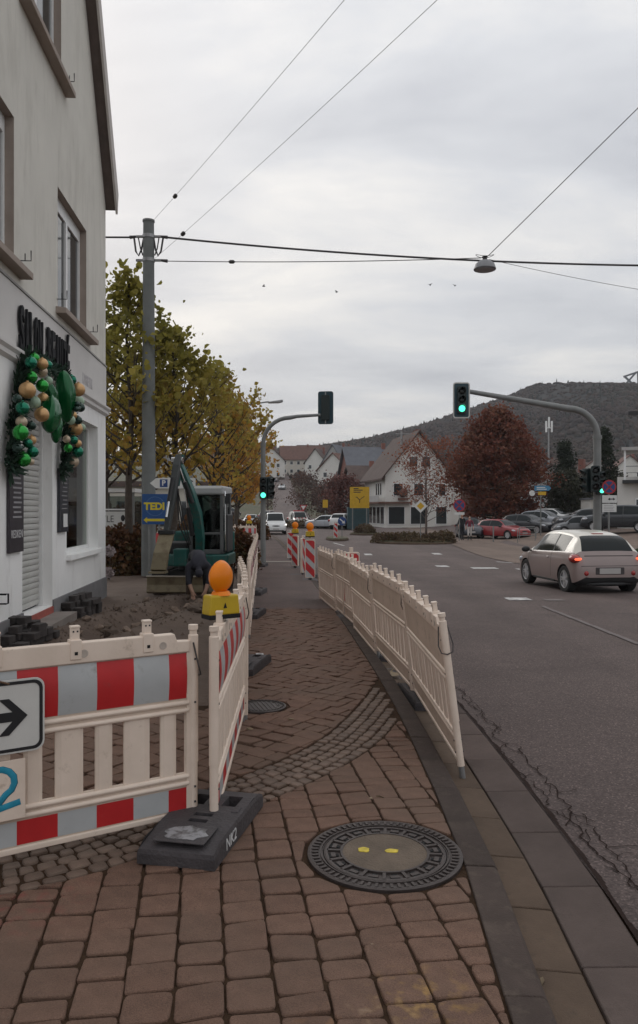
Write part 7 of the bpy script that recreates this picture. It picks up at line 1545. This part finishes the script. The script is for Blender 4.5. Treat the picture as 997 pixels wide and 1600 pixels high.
# house with roof terrace at the right edge
t = empty('terrace_house', (21.75, 56, RZ(21.6, 56)), R(-22), 'white house with a railed roof terrace at the right edge', 'house')
b = MB(); b.box(0, 14, 0, 10, -0.5, 3.75); b.build('wall', M_HW, t); b = MB(); b.box(0.35, 14, -0.9, 0.0, 3.28, 3.50); b.build('balcony_slab', M_CBLK, t)
for x in (0.45, 2.3, 4.2): b = MB(); b.box(x, x+0.14, -0.85, -0.72, 3.5, 5.62); b.build('post', M_UPVC, t)
b = MB(); b.box(0.3, 8, -1.0, 3, 5.62, 5.85); b.build('terrace_roof', M_HG, t); b = MB(); b.box(2.2, 14, 2.0, 10, 3.75, 8.3); b.build('upper_wall', M_HC, t); b = MB(); b.box(0.75, 14, 0.6, 1.0, 8.3, 8.58); b.build('roof_edge', M_CBLK, t); b = MB(); b.box(2.0, 14, 1.0, 10, 8.3, 8.58); b.build('roof', M_RG, t)
b = MB(); b.box(0.5, 8, -0.82, -0.78, 4.45, 4.51); b.box(0.5, 8, -0.82, -0.78, 4.0, 4.04); b.build('railing', M_POST, t)
rg = np.random.default_rng(31); n = 300; P = np.stack([rg.uniform(1.6, 2.6, n), rg.uniform(-0.75, -0.55, n), rg.uniform(3.75, 4.4, n)], 1); V, F = leaf_mesh(P, np.tile((0, 0, 1.0), (n, 1)), 0.16, rg); np_mesh('geraniums', V, F, mat('geranium', (0, 0, 0), 0.8, 0.2, 3, island=[(0.06, 0.012, 0.015), (0.13, 0.02, 0.03), (0.04, 0.04, 0.02)]), t)
for k in range(2): b = MB(); b.box(1.2+k*3, 2.4+k*3, -0.05, 0.02, 0.9, 2.2); f = b.build('window', M_UPVC, t); b = MB(); b.box(1.29+k*3, 2.31+k*3, -0.07, -0.045, 1.0, 2.1); b.build('pane', M_DGLASS, f)
t = empty('garden_wall', (21.8, 67, RZ(21.8, 67)), 0, 'dark low garden wall behind the parked cars', 'wall'); b = MB(); b.box(-2.2, 3.6, 0, 0.3, -0.3, 1.0); b.build('wall', mat('dark_wall', (0.06, 0.045, 0.04), 0.9, 0.2, 2), t); b = MB(); b.box(-2.25, 3.65, -0.05, 0.35, 1.0, 1.08); b.build('coping', M_HG, t)
t = empty('carport', (23.6, 63.5, RZ(23.6, 63.5)), 0, 'small white garage building behind the right signal mast', 'garage'); b = MB(); b.box(-1.1, 1.1, 0, 2.5, -0.2, 2.2); b.build('wall', M_HW, t); b = MB(); b.box(-1.2, 1.2, -0.15, 2.6, 2.2, 2.35); b.build('roof', M_RG, t)
for k in range(3): b = MB(); b.box(-0.8+k*0.6, -0.4+k*0.6, -0.04, 0.02, 1.0, 1.7); b.build('pane', M_DGLASS, t)
# low shop building behind the plane trees on the left
t = empty('low_shop', (-22, 70, RZ(-22, 70)), R(4), 'long low beige shop building behind the plane trees', 'building'); b = MB(); b.box(-12, 12.5, 0, 14, -0.3, 4.2); b.build('wall', M_HC, t); b = MB(); b.box(-12.4, 12.9, -0.5, 14.5, 4.2, 4.7); b.build('roof', M_RB, t)
for k in range(8): b = MB(); b.box(-11+k*2.9, -8.9+k*2.9, -0.05, 0.02, 0.5, 2.9); f = b.build('window', M_POST, t); b = MB(); b.box(-10.9+k*2.9, -9+k*2.9, -0.07, -0.045, 0.6, 2.8); b.build('pane', M_DGLASS, f)
bush('hedge', -7.0, 52, S(52)-0.1, 3.2, 1.2, 1.5, 7000, 0.2, M_HEDGE, 'dark brown hedge far behind the excavator cab', 301, 'hedge', stems=20)
bush('hedge', -11.5, 38, S(38)-0.1, 3.6, 1.2, 2.3, 8000, 0.2, M_HEDGE, 'tall brown hedge behind the glazed shelter', 302, 'hedge', stems=20)
# telecom mast
t = empty('antenna_mast', (29.0, 97, RZ(29, 97)), 0, 'thin white antenna mast rising behind the red oak', 'mast'); b = MB(); b.tube([(0, 0, 0), (0, 0, 12.8)], [0.14, 0.08], 8); b.build('pole', M_STEEL, t)
for (dx, z) in ((-0.35, 11.9), (0.35, 11.9), (0.0, 12.4)): b = MB(); b.box(dx-0.1, dx+0.1, -0.25, -0.1, z-0.8, z+0.6); b.box(min(dx, 0), max(dx, 0.01), -0.1, 0, z-0.3, z-0.2); b.build('antenna', M_UPVC, t)
# ------------------------------------------------------------------ far road, hill, forest
def far_road_c(y): return float(np.interp(y, [112, 140, 190, 230, 300, 360], [-4.0, -5.4, -8.4, -11.2, -16.0, -20.5]))
sheet('far_road', lambda y: lin(far_road_c(y)-3.0, far_road_c(y)+3.0, 3), lin(112, 360, 60), lambda x, y: RZ(x, y)+0.12+0.5*sstep(200, 260, y), M_ROAD)
RIDGE = pchip([-400, -120, -62, -15, 12, 33, 66, 98, 131, 163, 180, 196, 270, 330, 420, 600], [46, 48, 50, 51, 55, 58, 66, 75, 86, 97, 104, 108.3, 108.8, 107, 96, 70])
def hill_z(x, y):
    zr = RIDGE(x); t = (y-235)/(655-235); b0 = RZ(min(x, 12), 235)-0.6
    if t <= 0: return b0
    if t < 1: return b0+(zr-b0)*(0.55*t+0.45*t*t*(3-2*t)) + 2.0*math.sin(x*0.045+y*0.03)*math.sin(math.pi*t)
    return zr-3*(t-1)
M_HILL = mat('hill_scrub', (0.043, 0.036, 0.031), 0.98, 0.3, 0.018, 0.6, 0.4, col2=(0.036, 0.038, 0.038), mixs=(0.42, 0.62), spec=0.1)
HX = lin(-420, 620, 90)
hill = sheet('hill', lambda y: HX, lin(235, 655, 36)+[700, 800, 1000], hill_z, M_HILL)
def blob_base(seed, sub_=2):
    bm = bmesh.new(); bmesh.ops.create_icosphere(bm, subdivisions=sub_, radius=1.0); rd = random.Random(seed)
    for v in bm.verts: v.co *= rd.uniform(0.72, 1.18); v.co.z = v.co.z*1.0+0.75
    V = np.array([tuple(v.co) for v in bm.verts]); F = np.array([[v.index for v in f.verts] for f in bm.faces]); bm.free(); return V, F
def cone_base(seed):
    rd = random.Random(seed); V = []; F = []; n = 7
    for (r, z) in ((0.62, 0.0), (0.50, 0.55), (0.58, 0.6), (0.36, 1.2), (0.42, 1.25), (0.2, 1.9)):
        for k in range(n): a = 2*math.pi*k/n; q = r*rd.uniform(0.75, 1.2); V.append((q*math.cos(a), q*math.sin(a), z))
    V.append((0, 0, 2.5)); 
    for i in range(5):
        for k in range(n): F += [[i*n+k, i*n+(k+1) % n, (i+1)*n+(k+1) % n], [i*n+k, (i+1)*n+(k+1) % n, (i+1)*n+k]]
    for k in range(n): F.append([5*n+k, 5*n+(k+1) % n, len(V)-1])
    return np.array(V), np.array(F)
def scatter(name, pts, bases, m, label, seed):
    rg = np.random.default_rng(seed); VV = []; FF = []; off = 0
    for (x, y, z, r, h) in pts:
        V, F = bases[rg.integers(0, len(bases))]; a = rg.uniform(0, 6.28); c, s = math.cos(a), math.sin(a)
        W = np.stack([(V[:, 0]*c-V[:, 1]*s)*r+x, (V[:, 0]*s+V[:, 1]*c)*r+y, V[:, 2]*h+z], 1); VV.append(W); FF.append(F+off); off += len(V)
    return tag(np_mesh(name, np.concatenate(VV), np.concatenate(FF), m), label, 'forest', kind='stuff')
rg = np.random.default_rng(55); BL = [blob_base(k) for k in range(6)]; BS_ = [blob_base(k, 1) for k in range(8)]; CN = [cone_base(k) for k in range(4)]; dec = []; con = []
for _ in range(30000):
    x = rg.uniform(-260, 420); y = 240+415*rg.random()**0.8; px = 498.5+1200*x/y
    if not (380 < px < 1040): continue
    bare = 0.75*sstep(800, 880, px)*sstep(480, 620, y)
    if rg.random() < bare*1.2: continue
    z = hill_z(x, y)-0.6; h = rg.uniform(2.0, 4.0)
    if rg.random() < 0.07: con.append((x, y, z, rg.uniform(1.0, 1.7), rg.uniform(1.2, 2.2)))
    else: dec.append((x, y, z, rg.uniform(1.1, 2.3), h*(0.55-0.25*sstep(800, 880, px)*sstep(430, 600, y))))
for k in range(330):
    px = rg.uniform(400, 845); y = 652; x = (px-498.5)/1200*y; z = hill_z(x, y)-0.6
    if rg.random() < 0.12: con.append((x, y, z, rg.uniform(1.2, 2.0), rg.uniform(1.4, 2.4)))
    else: dec.append((x, y, z, rg.uniform(1.2, 2.4), rg.uniform(1.3, 2.6)))
M_FOR = mat('far_wood', (0, 0, 0), 0.95, 0.2, 0.012, spec=0.1, island=[(0.038, 0.031, 0.030), (0.050, 0.037, 0.033), (0.062, 0.043, 0.035), (0.048, 0.042, 0.034), (0.068, 0.048, 0.039)])
M_FORC = mat('far_conifer', (0, 0, 0), 0.95, 0.2, 0.02, island=[(0.014, 0.018, 0.015), (0.022, 0.026, 0.02), (0.03, 0.034, 0.026)])
scatter('forest', dec, BS_, M_FOR, 'leafless brown wood covering the hill behind the town', 1); scatter('conifer_wood', con, CN, M_FORC, 'dark conifers scattered over the wooded hill', 2)
low = []
for _ in range(620):
    x = rg.uniform(18, 190); y = rg.uniform(110, 300); px = 498.5+1200*x/y
    if not (690 < px < 1040): continue
    low.append((x, y, RZ(x, y)-0.8 if y < 235 else hill_z(x, y)-0.8, rg.uniform(1.6, 3.0), rg.uniform(2.0, 3.7)))
scatter('scrub_wood', low, BL, mat('red_scrub', (0, 0, 0), 0.95, 0.2, 0.03, island=[(0.045, 0.028, 0.022), (0.075, 0.04, 0.03), (0.10, 0.052, 0.036), (0.06, 0.05, 0.035)]), 'reddish brown bushes at the foot of the hill', 3)
low = []
for _ in range(160):
    y = rg.uniform(125, 330); px = rg.uniform(405, 575); x = (px-498.5)/1200*y
    if abs(x-far_road_c(y)) < 6: continue
    low.append((x, y, RZ(x, y)-0.6, rg.uniform(0.9, 1.9), rg.uniform(0.9, 1.9)))
scatter('garden_scrub', low, BL, M_FOR, 'brown garden bushes between the far houses', 4)
# steel lookout frame on the plateau
t = empty('lookout_frame', (272, 668, hill_z(272, 668)-1), 0, 'dark steel lookout frame on the hilltop at the right edge', 'tower'); M_LK = mat('lookout_steel', (0.06, 0.065, 0.075), 0.6)
for nm, a, c in (('leg', (-7.5, 0, 0), (4, 0, 13)), ('leg', (3.5, 0, 0), (-6.5, 0, 9.5)), ('walkway', (-7.0, 0, 9.0), (6.5, 0, 13.5)), ('leg', (6, 0, 0), (5.5, 0, 13))):
    b = MB(); b.tube([a, c], 1.1, 4); b.build(nm, M_LK, t)

# ------------------------------------------------------------------ damp November air
b = MB(); b.box(-910, 1510, -65, 2610, -2.2, 140); hz = b.build('haze', [])
hz.data.materials.clear(); m = bpy.data.materials.new('haze_air'); m.use_nodes = True; nt = m.node_tree; nt.nodes.remove(nt.nodes['Principled BSDF'])
v = nt.nodes.new('ShaderNodeVolumePrincipled'); v.inputs['Color'].default_value = (0.80, 0.84, 0.90, 1); v.inputs['Density'].default_value = 0.00026; v.inputs['Anisotropy'].default_value = 0.0
nt.links.new(v.outputs[0], nt.nodes['Material Output'].inputs['Volume']); hz.data.materials.append(m); tag(hz, 'thin grey haze in the valley air', 'haze', kind='stuff')
